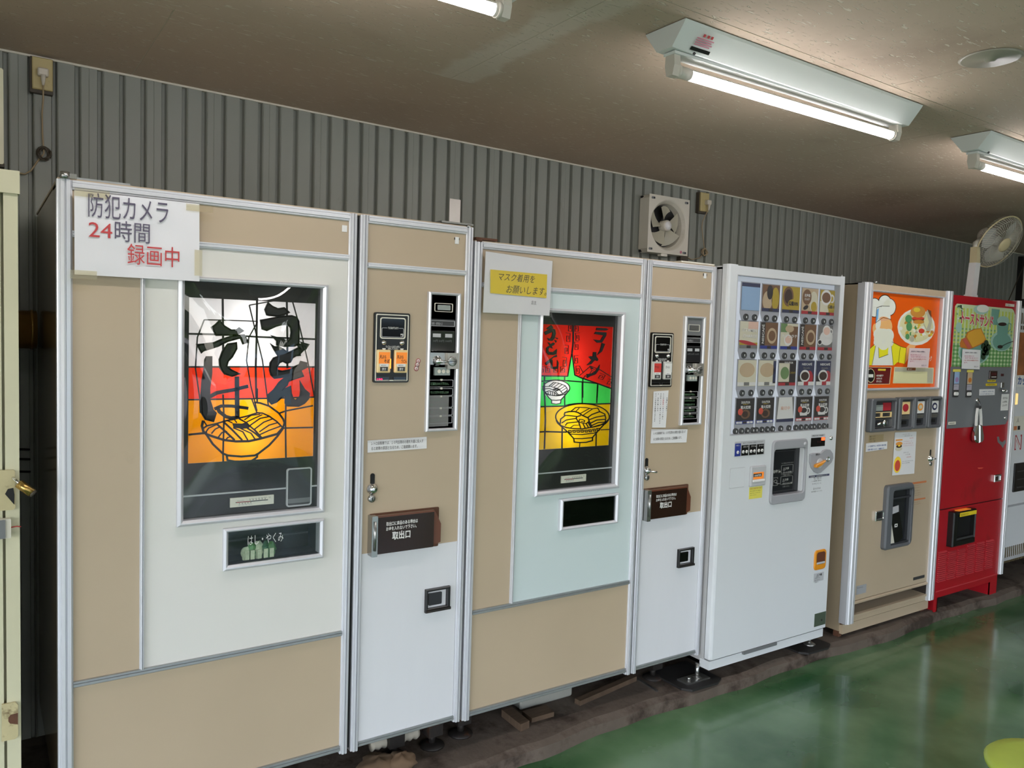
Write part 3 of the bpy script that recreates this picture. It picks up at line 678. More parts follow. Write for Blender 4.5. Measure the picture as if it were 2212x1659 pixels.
# ======================================================= first noodle machine
def Zp(x, y, Y=0.): return at(x, y, Y)[1]
def Xp(x, y, Y=0.): return at(x, y, Y)[0]
def noodle_shell(T, x0, xs0, xs1, x1, z0, z1, pw, zr, zr2, zk, xa, main, topmat):
    """x0..xs0 wide door, xs1..x1 narrow door; zr/zr2 the rail under the headers, zk the kick rail, xa the upright between beige and main sheet"""
    b_ = B(); b_.box(x0+.004, x1-.004, .16, .82, z0+.012, z1-.004)
    for p, q_ in ((x0+.004, x0+.010), (xs0-.010, xs0), (xs1, xs1+.010), (x1-.010, x1-.004)): b_.box(p, q_, .031, .16, z0+.012, z1-.004)
    b_.box(x0+.004, x1-.004, .031, .16, z1-.010, z1-.004); b_.box(x0+.004, x1-.004, .031, .16, z0+.012, z0+.018)
    b_.build('cabinet', 'side_sheet', T)
    B().box(x0+.002, x1-.002, .004, .83, z1-.003, z1+.004).build('top_cover', topmat, T)
    post(T, x0, x0+pw*1.35, z0-.008, z1); post(T, xs0-pw, xs0, z0-.008, z1); post(T, xs1, xs1+pw, z0-.01, z1); post(T, x1-pw, x1, z0-.008, z1)
    B().box(xs0, xs1, .012, .04, z0, z1-.01).build('door_gap', 'gap_black', T)
    a, b, c, d = x0+pw*1.35, xs0-pw, xs1+pw, x1-pw
    rail(T, a, b, z1-.024, z1); rail(T, c, d, z1-.024, z1)
    rail(T, a, b, z0, z0+.02, m='rail_aluminium'); rail(T, c, d, z0-.002, z0+.016, m='rail_aluminium')
    rail(T, a, b, zr-.017, zr); rail(T, c, d, zr2-.017, zr2)
    rail(T, a, b, zk-.017, zk, m='rail_aluminium')
    panel(T, (a, b, zr, z1-.024), 'beige', 'header_panel'); panel(T, (c, d, zr2, z1-.024), 'beige', 'header_panel')
    panel(T, (a, xa, zk, zr-.017), 'beige', 'side_panel')
    post(T, xa, xa+.012, zk, zr-.017, .002)
    panel(T, (a, b, z0+.02, zk-.017), 'beige', 'kick_panel')
    return a, b, c, d

T = A_ = thing('noodle_vending_machine', 'beige and aluminium noodle vending machine with white door sheet, standing furthest left', 'vending machine', (.6, .4, .0))
z0, z1 = .13, 1.829; pw = .026; zr = Zp(145, 497); zr2 = P(c3, [(115, 405)])[0][1]; zk = .524
xa = Xp(303, 900)
a, b, c, d = noodle_shell(T, 0., .806, .817, 1.222, z0, z1, pw, zr, zr2, zk, xa, None, 'beige')
# display and serving slot in the white sheet
Od = rc(c2, (58, 103), (825, 115), (803, 1295), (50, 1368)); Id = rc(c2, (88, 116), (796, 142), (778, 1272), (84, 1334))
Os = rc(c2, (288, 1378), (803, 1328), (800, 1525), (287, 1598)); Is = rc(c2, (312, 1392), (782, 1348), (780, 1510), (312, 1560))
def sheet_with_holes(T, R, holes, m, name):
    """front sheet cut around the openings"""
    x0, x1, za, zb = R; bb = B(); hs = sorted(holes, key=lambda h: -h[3]); z = zb
    for h in hs:
        bb.box(x0, x1, .006, .03, h[3], z); bb.box(x0, h[0], .006, .03, h[2], h[3]); bb.box(h[1], x1, .006, .03, h[2], h[3]); z = h[2]
    bb.box(x0, x1, .006, .03, za, z); return bb.build(name, m, T)
sheet_with_holes(T, (xa+.012, b, zk, zr-.017), [Od, Os], 'white_enamel', 'door_sheet')
B().frame(Od, Id, -.014, .03, bev=.007).build('display_frame', 'aluminium', T)
wx = (Is, Os)
serving_slot(T, Os, Is, True)
sl_ = [o for o in T.children if o.name.startswith('slot_pane')][0]
text(sl_, 'はし・やくみ', P(c2, [(415, 1450)])[0][0], P(c2, [(415, 1462)])[0][1], .030, -.0006, 'print_white', w=.105, bold=-.006)
# printed film, black layer and light box
Rc = rc(c2, (120, 190), (767, 230), (768, 1010), (118, 1053))
zwr = (P(c2, [(120, 550)])[0][1]+P(c2, [(767, 553)])[0][1])/2; zry = (P(c2, [(120, 722)])[0][1]+P(c2, [(767, 706)])[0][1])/2
lay = [([(Rc[0], zry), (Rc[1], zry), (Rc[1], zwr), (Rc[0], zwr)], 1), ([(Rc[0], Rc[2]), (Rc[1], Rc[2]), (Rc[1], zry), (Rc[0], zry)], 2)]
film(T, Rc, 2, 400, lay, ['film_white', 'film_red', 'film_yellow'], .021)
tx = (P(c2, [(440, 300)])[0][0]+P(c2, [(440, 1000)])[0][0])/2
lightbox(T, (Rc[0]-.004, Rc[1]+.004, Rc[2]-.004, Rc[3]+.004), tx, Rc[2]+.02, Rc[3]-.02, 5.5, 'tube_a')
art = B().frame((Id[0]-.002, Id[1]+.002, Id[2], Id[3]), Rc, .016, .02).build('display_ground', 'art_black', T)
YA = (.0165, .0195)
ln = B()
def S_(c, pts, w, closed=False, bld=None): (bld or ln).stroke(P(c, pts), w, *YA, closed=closed)
LW = .0045
for pl in [[(295, 185), (297, 380), (298, 550)], [(472, 200), (470, 380), (465, 560), (468, 715)], [(625, 205), (628, 400), (628, 560)]]: S_(c2, pl, LW*1.2)
S_(c2, [(118, 382), (296, 386), (470, 398), (770, 410)], LW*1.2); S_(c2, [(118, 553), (470, 552), (770, 553)], LW); S_(c2, [(118, 722), (470, 716), (775, 708)], LW)
for pl in [[(585, 80), (598, 400), (585, 880), (588, 1005)], [(1425, 150), (1418, 460), (1425, 945)], [(125, 620), (350, 600)], [(1385, 530), (1785, 520)], [(1335, 332), (1425, 300), (1785, 230)], [(1042, 0), (1040, 180)]]: S_(cK, pl, LW)
# chopstick lines and the chopstick ends
for pl in [[(200, 310), (300, 312), (475, 318)], [(200, 310), (165, 400), (155, 560), (178, 720), (180, 790)], [(432, 235), (560, 212), (650, 200)], [(432, 235), (470, 395), (500, 520), (530, 750)], [(475, 320), (430, 400), (418, 520), (440, 650), (472, 780)],
           [(650, 200), (690, 340), (732, 520), (770, 720), (778, 745)], [(120, 900), (215, 890)]]: S_(c2, pl, LW*.75)
# bowl
for pl, w in [([(320, 430), (303, 500), (325, 580), (360, 610), (450, 642), (600, 690), (760, 708), (930, 705), (1080, 672), (1310, 608), (1385, 525)], 1.5),
              ([(360, 610), (450, 745), (580, 868), (650, 896), (830, 910), (1010, 895), (1060, 868), (1200, 760), (1310, 640), (1388, 530)], 1.3),
              ([(1000, 185), (1080, 195), (1200, 235), (1330, 330), (1388, 410), (1405, 460), (1385, 525)], 1.2),
              ([(635, 895), (645, 958), (740, 975), (950, 975), (1010, 940), (1040, 915), (1042, 880)], 1.2),
              ([(320, 535), (370, 500), (500, 470), (640, 428), (720, 415), (800, 395), (905, 370), (1045, 325), (1110, 330), (1200, 370), (1300, 440), (1380, 520)], 1.),
              ([(965, 130), (1035, 320)], .8), ([(325, 430), (370, 500)], .8),
              ([(350, 590), (395, 530), (500, 482)], .8), ([(430, 605), (480, 545), (545, 512)], .8), ([(525, 650), (570, 590), (640, 575)], .8), ([(620, 690), (650, 655), (700, 640)], .8),
              ([(500, 475), (600, 560), (740, 690)], 1.3), ([(590, 445), (700, 545), (840, 690)], 1.2), ([(720, 525), (850, 580), (915, 690)], .9), ([(820, 535), (960, 600), (1020, 690)], .9), ([(910, 530), (1000, 590), (1090, 665)], 1.1), ([(1000, 540), (1105, 660)], .8), ([(940, 500), (1010, 560), (1060, 620)], 1.),
              ([(640, 430), (710, 460)], .8), ([(740, 420), (770, 460)], .7), ([(800, 405), (900, 460), (945, 510)], 1.),
              ([(870, 420), (960, 360), (1080, 345)], .7), ([(900, 450), (1010, 395), (1110, 350)], .7), ([(945, 495), (1080, 400), (1200, 375)], .8), ([(1005, 545), (1130, 450), (1250, 405)], .8), ([(1070, 580), (1200, 490), (1320, 455)], .8), ([(1060, 625), (1200, 560), (1350, 505)], .8)]:
    ln.stroke(P(cK, pl), LW*w, *YA)
ln.poly(P(cK, [(708, 465), (840, 470), (890, 452), (945, 508), (925, 532), (835, 542), (725, 522)]), *YA)
ln.build('ink_lines', 'art_black', T)
gl = B()
for c_, pl in [(cG, [(220, 95), (280, 145), (360, 180), (450, 165), (520, 230), (450, 262), (360, 285), (230, 272), (200, 265), (175, 190)]),
               (cG, [(112, 345), (200, 330), (350, 300), (460, 285), (560, 280), (630, 305), (660, 360), (662, 600), (660, 690), (600, 715), (450, 718), (345, 700), (345, 640), (270, 568), (330, 590), (400, 605), (500, 648), (540, 612), (552, 520), (545, 450), (500, 400), (400, 410), (330, 430), (200, 490), (135, 470)]),
               (cG, [(690, 660), (800, 695), (765, 752)]), (cG, [(640, 695), (700, 690), (742, 760), (690, 815), (680, 760)]),
               (cG, [(260, 690), (310, 730), (370, 725), (440, 765), (500, 812), (560, 790), (660, 740), (680, 850), (620, 855), (570, 885), (540, 945), (490, 965), (430, 935), (380, 955), (350, 1010), (345, 1062), (420, 1080), (540, 1058), (600, 1015), (670, 985), (690, 940), (770, 960), (775, 1022), (690, 1065), (600, 1110), (470, 1160), (310, 1180), (260, 1130), (242, 1060), (250, 960), (300, 890), (370, 865), (320, 790)]),
               (cG, [(690, 1070), (725, 1150), (600, 1188), (510, 1225), (490, 1280), (390, 1380), (470, 1330), (540, 1300), (550, 1400), (580, 1480), (620, 1500), (680, 1440), (692, 1360), (680, 1230), (740, 1340), (810, 1400), (800, 1475), (740, 1540), (660, 1582), (500, 1578), (468, 1540), (470, 1420), (400, 1470), (340, 1522), (270, 1550), (215, 1490), (220, 1420), (300, 1350), (380, 1240), (480, 1160), (560, 1130)]),
               (cA, [(540, 622), (600, 690), (680, 738), (745, 735), (775, 712), (822, 745), (740, 795), (500, 798), (445, 705), (490, 672)]),
               (cA, [(270, 912), (350, 905), (470, 890), (560, 850), (700, 805), (835, 795), (885, 880), (820, 900), (790, 830), (640, 870), (520, 930), (345, 985), (322, 1005)]),
               (cA, [(640, 905), (740, 890), (745, 960), (690, 1060), (640, 1110), (625, 1170), (680, 1215), (780, 1262), (690, 1290), (600, 1262), (545, 1190), (538, 1090), (575, 990)]),
               (cK, [(345, -385), (365, -420), (430, -420), (430, -200), (402, 0), (405, 150), (450, 290), (490, 330), (455, 440), (350, 412), (300, 330), (292, 100), (310, -120), (335, -250)])]:
    gl.poly(P(c_, pl), .0155, .0196); gl.stroke(P(c_, pl), .0045, .0155, .0196, closed=True)
for pl, w in [([(410, 110), (500, 60), (600, 40), (720, 20), (920, -30)], .0105), ([(770, -160), (772, 100), (775, 390)], .0125), ([(470, 275), (560, 235), (700, 235), (922, 265)], .009), ([(505, 245), (535, 310), (620, 375), (690, 395), (790, 385)], .010)]:
    gl.stroke(P(cK, pl), w, .0155, .0196)
gl.build('brush_lettering', 'art_black', T)
bowed(T, (Id[0], Id[1], Id[2], Id[3]), .010, .020)
# lower part of the display: trim line, thermometer, bill window
zt = P(c2, [(85, 1220)])[0][1]; zt2 = P(c2, [(615, 1178)])[0][1]; zt = (zt+zt2)/2
B().box(Id[0], Id[1], .0135, .017, zt-.002, zt+.0025).build('trim_line', 'light_grey', T)
thermometer(T, rc(c2, (330, 1228), (555, 1208), (553, 1252), (330, 1278)), .0128)
Rb = rc(c2, (622, 1075), (752, 1066), (745, 1262), (617, 1272))
k = B().frame(Rb, (Rb[0]+.004, Rb[1]-.004, Rb[2]+.004, Rb[3]-.004), .009, .0165, .008).build('viewer_frame', 'light_grey', T)
B().rbox(Rb[0]+.003, Rb[1]-.003, .012, .0160, Rb[2]+.003, Rb[3]-.003, .006).build('viewer_pane', 'dark_grey', k)
B().box(Rb[0]+.004, Rb[1]-.004, .0112, .0122, Rb[2]+.01, Rb[2]+.024).build('viewer_sill', 'mid_grey', k)

# narrow door of the first machine
zs = (P(c4, [(95, 650)])[0][1]+P(c4, [(550, 588)])[0][1])/2
panel(T, (c, d, zs, zr2-.017), 'beige', 'upper_panel'); panel(T, (c+.001, d-.001, z0+.016, zs), 'white_sheet', 'lower_sheet', .003)
Rp = rc(btn, (272, 140), (958, 175), (935, 1520), (250, 1520))
order_panel(T, Rp, [('天ぷら', 'そば'), ('天ぷら', 'うどん')], '¥350', ['orange_label', 'orange_label'], True, 0)
B().box(Rp[0]+.045*(Rp[1]-Rp[0])*9.2/1., Rp[0]+.046*(Rp[1]-Rp[0])*9.6, -.0135, -.004, Rp[2]+.2*(Rp[3]-Rp[2]), Rp[2]+.34*(Rp[3]-Rp[2])).build('button_lamp', 'lamp_orange', T)
Oc = rc(coin, (130, 50), (488, 75), (448, 1605), (92, 1618)); Ic = rc(coin, (157, 85), (452, 98), (415, 1578), (130, 1580))
coin_column(T, Oc, Ic, None, [(.635, .69), (.70, .755), (.76, .845), (.85, .905), (.91, .965)], False)
B().box(Ic[0]+.004, Ic[1]-.02, .0022, .0034, Ic[2]+.006, Ic[2]+.11).build('worn_film', 'worn_film', T)
hx, hz = P(c4, [(143, 330)])[0]; kx, kz = P(c4, [(138, 388)])[0]
keylock(T, hx, hz, kx, kz)
outlet_flap(T, rc(c4, (135, 465), (422, 436), (410, 608), (130, 645)), 0)
coin_return(T, rc(c4, (390, 815), (504, 797), (502, 905), (387, 925)))
Rt = rc(c3, (712, 232), (747, 236), (746, 250), (712, 248)); B().box(Rt[0], Rt[1], .004, .007, Rt[2], Rt[3]).build('badge', 'black', T)
Rt = rc(c3, (717, 228), (742, 230), (740, 278), (715, 276)); B().box(Rt[0], Rt[1], .003, .0065, Rt[2], Rt[3]).build('badge_tape', 'white', T)
Rt = rc(FULL, (740, 486), (751, 487), (751, 501), (740, 500)); B().box(Rt[0], Rt[1], .004, .0065, Rt[2], Rt[3]).build('badge_tape', 'white', T)
# round chained sticker
for i, (sx, sy) in enumerate([(463, 1085), (457, 1110), (450, 1137)]):
    x, z = P(c3, [(sx, sy)])[0]
    s = B().lathe([(0, .001), (.0085, .001), (.0085, 0)], (x, .0062, z), n=20).build('round_sticker', 'sticker_red', T)
    B().lathe([(0, .0016), (.006, .0016), (.006, 0)], (x, .0062, z), n=20).build('sticker_centre', 'white', s)
    text(s, ['新', '料', '金'][i], x, z-.004, .008, .0042, 'ink_red', align='CENTER', res=1)
legs(T, (.10, 1.02, 1.17), (.10, .72), z0)
# tape and hinge hardware on the top
b = B(); b.box(.01, .045, .0, .06, z1+.004, z1+.016); b.cyl((.018, -.004, z1+.0), (.018, -.004, z1+.018), .011, 14); b.build('top_hinge', 'steel', T)
b = B(); b.box(.04, .17, .01, .05, z1+.004, z1+.010); b.build('top_bracket', 'rail_aluminium', T)
b = B(); b.box(1.10, 1.222, .0, .07, z1+.006, z1+.012); b.cyl((1.205, .004, z1-.002), (1.205, .004, z1+.008), .009, 12); b.build('top_hinge', 'steel', T)

# ======================================================= second noodle machine
T = B_ = thing('noodle_vending_machine', 'beige and aluminium noodle vending machine with pale aqua door sheet and small rectangular display', 'vending machine', (1.83, .4, .0))
z0, z1 = .125, 1.786; xl, x2, x3, x4 = 1.232, 2.018, 2.028, 2.418
zr = (P(d1, [(805, 500)])[0][1]+P(d1, [(1610, 565)])[0][1])/2; zr2 = (P(d3, [(178, 388)])[0][1]+P(d3, [(685, 425)])[0][1])/2
zk = (Zp(1015, 1320)+Zp(1360, 1254))/2; xa = (P(d1, [(503, 745)])[0][0]+Xp(1102, 1290))/2
a, b, c, d = noodle_shell(T, xl, x2, x3, x4, z0, z1, .022, zr, zr2, zk, xa, None, 'beige')
Od = rc(d2, (212, 85), (800, 107), (745, 1322), (165, 1378)); Id = rc(d2, (230, 110), (770, 135), (718, 1292), (188, 1345))
Os = rc(d2, (348, 1392), (750, 1360), (742, 1560), (340, 1615)); Is = rc(d2, (370, 1408), (730, 1378), (722, 1545), (364, 1587))
sheet_with_holes(T, (xa+.012, b, zk, zr-.017), [Od, Os], 'aqua_enamel', 'door_sheet')
B().frame(Od, Id, -.014, .03, bev=.007).build('display_frame', 'aluminium', T)
serving_slot(T, Os, Is, False)
Rc = rc(d2, (240, 190), (745, 214), (702, 1036), (211, 1058))
red1 = P(dN, [(60, 0), (700, 0), (830, 0), (828, 500), (800, 715), (710, 1205), (40, 1190)])
red2 = P(dN, [(828, 0), (1800, 0), (1800, 1470), (1620, 1455), (1400, 1380), (1000, 1240), (860, 1180), (805, 730), (825, 500)])
yel = P(dO, [(20, 735), (610, 725), (700, 690), (800, 675), (950, 668), (1250, 680), (1620, 668), (1620, 1700), (0, 1700)])
wb1 = P(dO, ell(442, 365, 272, 158, 20)) if False else P(dO, [(442+270*math.cos(math.radians(t)), 360+155*math.sin(math.radians(t))) for t in range(0, 360, 15)])
wb2 = P(dO, [(180, 400), (705, 390), (640, 480), (535, 600), (530, 665), (440, 680), (350, 665), (350, 598), (240, 500)])
film(T, Rc, 110, 190, [(red1, 1), (red2, 1), (yel, 2), (wb1, 3), (wb2, 3)], ['film_green', 'film_crimson', 'film_lemon', 'film_white'], .021)
tx = P(d2, [(455, 700)])[0][0]
lightbox(T, (Rc[0]-.004, Rc[1]+.004, Rc[2]-.004, Rc[3]+.004), tx, Rc[2]+.01, Rc[3]-.06, 4.5, 'tube_b')
B().frame((Id[0]-.002, Id[1]+.002, Id[2], Id[3]), Rc, .016, .02).build('display_ground', 'art_black', T)
ln = B(); LW = .004
for pl, w in [([(830, 110), (825, 500), (800, 715)], 1.6), ([(795, 720), (710, 1205)], 1), ([(803, 720), (860, 1180)], 1), ([(110, 1195), (710, 1205)], 1.2), ([(860, 1180), (1000, 1240), (1400, 1380), (1640, 1470)], 1.2), ([(220, 1200), (220, 1310)], 1.3), ([(645, 1205), (645, 1310)], 1), ([(1030, 1250), (1030, 1659)], .9), ([(1345, 1370), (1330, 1659)], 1.2),
              ([(110, 1315), (300, 1300), (430, 1285), (700, 1300), (1030, 1325), (1345, 1358)], 1.2),
              ([(960, 1190), (1090, 1080), (1170, 1010)], .5), ([(960, 990), (1040, 1130)], .5), ([(1190, 985), (1400, 1070), (1640, 1220)], .6), ([(1040, 1250), (1080, 1190), (1130, 1240)], .5)]:
    ln.stroke(P(dN, pl), LW*w, *YA)
def key(c_, cx, cy, s, m=1, rot=0, w=.38):                # one turn of the square meander
    pts = [(-.9, -1), (.9, -1), (.9, .9), (-.5, .9), (-.5, -.35), (.4, -.35), (.4, .35), (.0, .35)]
    r = math.radians(rot); out = []
    for x, y in pts: x *= m; out.append((cx+(x*math.cos(r)-y*math.sin(r))*s[0], cy+(x*math.sin(r)+y*math.cos(r))*s[1]))
    ln.stroke(P(c_, out), LW*w, *YA)
for i, (x, y) in enumerate([(755, 165), (715, 385), (680, 640), (640, 900)]): key(dN, x, y, (50, 95), 1, 4)
for i, (x, y) in enumerate([(910, 175), (925, 370), (905, 560), (895, 850), (930, 1070)]): key(dN, x, y, (48, 85), -1, -3)
for x in (165, 300, 470, 615): key(dN, x, 1065, (62, 60), -1, 0)
for x, y in ((1240, 1110), (1420, 1210), (1600, 1330)): key(dN, x, y, (70, 55), 1, 25)
for pl, w in [([(200, 240), (207, 500), (220, 720), (225, 1000), (205, 1580)], 1.4), ([(610, 480), (612, 715)], 1), ([(960, 240), (960, 665)], .9), ([(1268, 290), (1250, 660)], 1.2),
              ([(90, 735), (220, 730), (600, 720), (700, 690), (800, 675), (950, 668), (1250, 680), (1540, 668)], 1.2),
              ([(80, 1240), (225, 1232), (550, 1240), (650, 1240)], 1.4), ([(1330, 1195), (1520, 1185)], .9), ([(560, 1150), (555, 1570)], 1.3), ([(1240, 1260), (1235, 1530)], 1.1), ([(915, 1450), (905, 1545)], .6)]:
    ln.stroke(P(dO, pl), LW*w, *YA)
def E_(cx, cy, rx, ry, a0, a1, w, n=28, rot=0):
    pts = [(cx+rx*math.cos(math.radians(a0+(a1-a0)*i/n)), cy+ry*math.sin(math.radians(a0+(a1-a0)*i/n))) for i in range(n+1)]
    ln.stroke(P(dO, pts), LW*w, *YA)
E_(442, 360, 270, 155, 0, 360, .7)
E_(965, 935, 535, 262, 150, 400, 1.0)
for pl, w in [([(180, 405), (300, 560), (350, 600), (440, 606), (535, 595), (640, 480), (705, 390)], .8), ([(350, 600), (350, 665), (440, 682), (530, 665), (535, 595)], .7),
              ([(215, 330), (330, 325), (430, 360), (520, 410), (570, 470)], .6), ([(190, 380), (300, 365), (420, 420), (490, 500)], .6), ([(215, 320), (190, 380), (205, 440)], .6), ([(215, 440), (300, 415), (400, 440), (460, 500)], .6),
              ([(300, 320), (390, 245), (500, 265), (620, 310), (665, 380), (655, 430)], .6), ([(340, 325), (430, 255)], .4), ([(400, 340), (500, 268)], .4), ([(450, 370), (560, 290)], .4), ([(500, 395), (620, 315)], .4), ([(530, 430), (660, 350)], .4), ([(570, 470), (660, 400)], .4),
              ([(235, 440), (250, 490)], .4), ([(275, 430), (290, 500)], .4), ([(320, 425), (330, 505)], .4), ([(360, 435), (370, 505)], .4), ([(400, 450), (410, 505)], .4), ([(220, 470), (300, 500), (440, 512), (560, 480), (655, 430)], .7),
              ([(440, 1000), (470, 1060), (540, 1110), (640, 1150), (800, 1172), (960, 1175), (1150, 1145), (1300, 1110), (1420, 1050), (1490, 980)], 1.1),
              ([(470, 1060), (680, 1250), (790, 1370), (800, 1440), (905, 1450), (1040, 1445), (1165, 1410), (1165, 1350), (1300, 1190), (1430, 1050)], 1.1), ([(790, 1370), (960, 1372), (1165, 1350)], .9), ([(690, 1250), (720, 1280), (960, 1290), (1200, 1260), (1260, 1230)], .9),
              ([(600, 900), (615, 850), (700, 830), (800, 828), (880, 850), (960, 905), (1080, 960), (1105, 1040), (1150, 1130)], 1.2), ([(600, 905), (740, 915), (860, 930), (930, 910)], 1.), ([(520, 1080), (530, 980), (620, 910)], 1.), ([(550, 1060), (640, 1000), (840, 965)], .9), ([(620, 1110), (660, 1060), (880, 1035)], .9), ([(730, 1150), (790, 1105), (910, 1100)], .6),
              ([(850, 930), (840, 970), (890, 1040), (930, 1160)], 1.), ([(890, 1040), (970, 1060), (1040, 1070), (1090, 1030)], .9), ([(900, 1030), (905, 985), (960, 990), (1010, 1010), (1000, 1040), (940, 1025)], .8), ([(975, 1070), (1020, 1160)], .9), ([(1040, 1070), (1085, 1150)], .9), ([(1080, 1050), (1130, 1140)], 1.),
              ([(740, 820), (830, 750), (900, 745), (1030, 750), (1160, 775), (1270, 760), (1310, 830)], .8), ([(830, 830), (900, 760)], .6), ([(920, 870), (1100, 770)], .6), ([(980, 900), (1160, 780)], .7), ([(1070, 950), (1150, 890), (1310, 830), (1410, 880), (1430, 960), (1420, 1050)], 1.), ([(1110, 990), (1240, 940), (1410, 910)], .9), ([(1130, 1060), (1250, 1000), (1420, 985)], 1.), ([(1150, 1110), (1280, 1050), (1420, 1040)], .9),
              ([(1180, 1140), (1290, 1100), (1400, 1085)], .8)]:
    ln.stroke(P(dO, pl), LW*w, *YA)
for i in range(8):
    x = 700+i*80; y = 1240-(i*2 if i < 5 else (i-4)*14)
    ln.stroke(P(dO, [(x, y+15), (x-10, y-30), (x+40, y-32), (x+40, y+8), (x+12, y+8)]), LW*.9, *YA)
ln.poly(P(dO, [(365, 390), (440, 350), (480, 365), (420, 405)]), *YA); ln.poly(P(dO, [(425, 415), (490, 370), (530, 385), (450, 425)]), *YA)
ln.build('ink_lines', 'art_black', T)
gl = B()
for pl in [[(360, 118), (405, 175), (275, 215), (258, 190)], [(207, 270), (370, 180), (440, 215), (455, 300), (430, 400), (380, 455), (310, 450), (270, 390), (340, 410), (375, 350), (385, 265), (240, 330)],
           [(440, 380), (505, 395), (490, 420)], [(430, 430), (475, 455), (455, 495)],
           [(285, 485), (320, 490), (345, 530), (400, 490), (432, 500), (420, 540), (370, 570), (390, 620), (350, 605), (320, 590), (295, 640), (310, 685), (400, 690), (478, 625), (470, 735), (400, 755), (300, 750), (255, 700), (255, 600), (325, 550)],
           [(475, 745), (478, 795), (400, 810), (360, 850), (385, 860), (385, 1000), (420, 1015), (480, 990), (485, 860), (515, 920), (500, 1040), (420, 1060), (355, 1040), (345, 900), (250, 970), (225, 925), (400, 790)],
           [(1320, 175), (1520, 185), (1570, 210), (1520, 235), (1308, 230)], [(1300, 258), (1525, 275), (1520, 345), (1430, 490), (1330, 495), (1250, 425), (1400, 440), (1460, 340), (1265, 308)],
           [(1430, 498), (1495, 520), (1430, 680), (1330, 755), (1385, 660)], [(1245, 690), (1310, 690), (1310, 780), (1355, 850), (1330, 885), (1280, 860), (1200, 950), (1110, 970), (1215, 860), (1145, 795), (1200, 775), (1235, 790)],
           [(1165, 985), (1250, 1030), (1210, 1065)], [(1385, 960), (1370, 1060), (1300, 1160), (1170, 1210), (1130, 1240), (1100, 1155), (1200, 1150), (1290, 1100)]]:
    gl.poly(P(dN, pl), .0155, .0196)
gl.build('brush_lettering', 'art_black', T)
bowed(T, Id, .010, .014)
zt = (P(d2, [(190, 1224)])[0][1]+P(d2, [(720, 1190)])[0][1])/2
B().box(Id[0], Id[1], .0135, .017, zt-.002, zt+.0025).build('trim_line', 'light_grey', T)
thermometer(T, rc(d2, (372, 1243), (542, 1228), (540, 1275), (370, 1293)), .0128)
zs = (P(d4, [(100, 558)])[0][1]+P(d4, [(495, 510)])[0][1])/2
panel(T, (c, d, zs, zr2-.017), 'beige', 'upper_panel'); panel(T, (c+.001, d-.001, z0+.016, zs), 'white_sheet', 'lower_sheet', .003)
order_panel(T, rc(d3, (190, 708), (376, 712), (348, 1165), (168, 1165)), [('ラーメン', ''), ('ジューメン', '')], '¥350', ['scarlet_label', 'print_white'], False, 1)
Oc = rc(d3, (468, 563), (650, 572), (598, 1490), (425, 1495)); Ic = rc(d3, (490, 580), (628, 585), (580, 1472), (445, 1475))
coin_column(T, Oc, Ic, None, [(.70, .755), (.765, .85), (.86, .905), (.915, .965)], True)
hx, hz = P(d4, [(147, 222)])[0]; kx, kz = P(d4, [(147, 282)])[0]
keylock(T, hx, hz, kx, kz)
b = B(); b.tube([(hx, -.012, hz-.008), (hx+.004, -.03, hz-.008), (hx+.022, -.034, hz-.010)], .0045, 8); b.build('lock_lever', 'chrome', T)
outlet_flap(T, rc(d4, (132, 365), (388, 333), (380, 520), (122, 555)), 0)
coin_return(T, rc(d4, (350, 757), (454, 742), (447, 862), (347, 880)))
Rt = rc(d3, (637, 198), (668, 203), (666, 224), (636, 220)); B().box(Rt[0], Rt[1], .004, .007, Rt[2], Rt[3]).build('badge', 'black', T)
Rt = rc(d3, (642, 196), (662, 200), (658, 243), (638, 240)); B().box(Rt[0], Rt[1], .003, .0065, Rt[2], Rt[3]).build('badge_tape', 'white', T)
legs(T, (1.30, 2.27), (.12, .72), z0)
b = B(); b.box(1.235, 1.32, .0, .06, z1+.006, z1+.014); b.cyl((1.247, .0, z1-.002), (1.247, .0, z1+.010), .010, 12); b.build('top_hinge', 'rust', T)
b = B(); b.box(2.22, 2.417, .01, .05, z1+.006, z1+.012); b.build('top_bracket', 'bone', T)
# ------------------------------------------------------------------ white coffee machine
m3 = (1540, 560, 4.253); m3b = (1540, 920, 3.13); m3c = (1560, 930, 8.508)
Y3 = -.06
T = C_ = thing('coffee_vending_machine', 'tall white coffee vending machine with four rows of drink cards behind a clear panel', 'vending machine', (2.83, .35, .0))
X3, X3b = 2.428, Xp(1828, 600, Y3)-.002
zt = Zp(1600, 572, Y3); zb = (Zp(1548, 1424, Y3)+Zp(1787, 1353, Y3))/2
b_ = B(); b_.box(X3+.004, X3b-.012, .13, .80, zb-.035, zt-.012); b_.box(X3+.004, X3+.012, -.019, .13, zb-.035, zt-.012); b_.box(X3b-.02, X3b-.012, -.019, .13, zb-.035, zt-.012); b_.box(X3+.004, X3b-.012, -.019, .13, zt-.02, zt-.012); b_.box(X3+.004, X3b-.012, -.019, .13, zb-.035, zb-.02)
b_.build('cabinet', 'coffee_side', T)
G3 = rc(m3, (232, 142), (1172, 236), (1097, 1560), (152, 1622), Y3)
DO = rc(m3c, (905, 185), (1550, 140), (1500, 1290), (865, 1352), Y3); DI = rc(m3c, (930, 350), (1530, 312), (1450, 1130), (902, 1195), Y3)
CRt = rc(m3b, (685, 840), (763, 832), (757, 960), (680, 980), Y3)
bb = B()                                                    # door: one bowl-edged sheet with the openings cut
x0, x1 = X3, X3b; r = .012
pr = [(x0, -.026), (x0, Y3+r), (x0+r*.3, Y3+r*.3), (x0+r, Y3), (G3[0], Y3), (G3[0], -.026)]; bb.profz(pr, zb, zt)
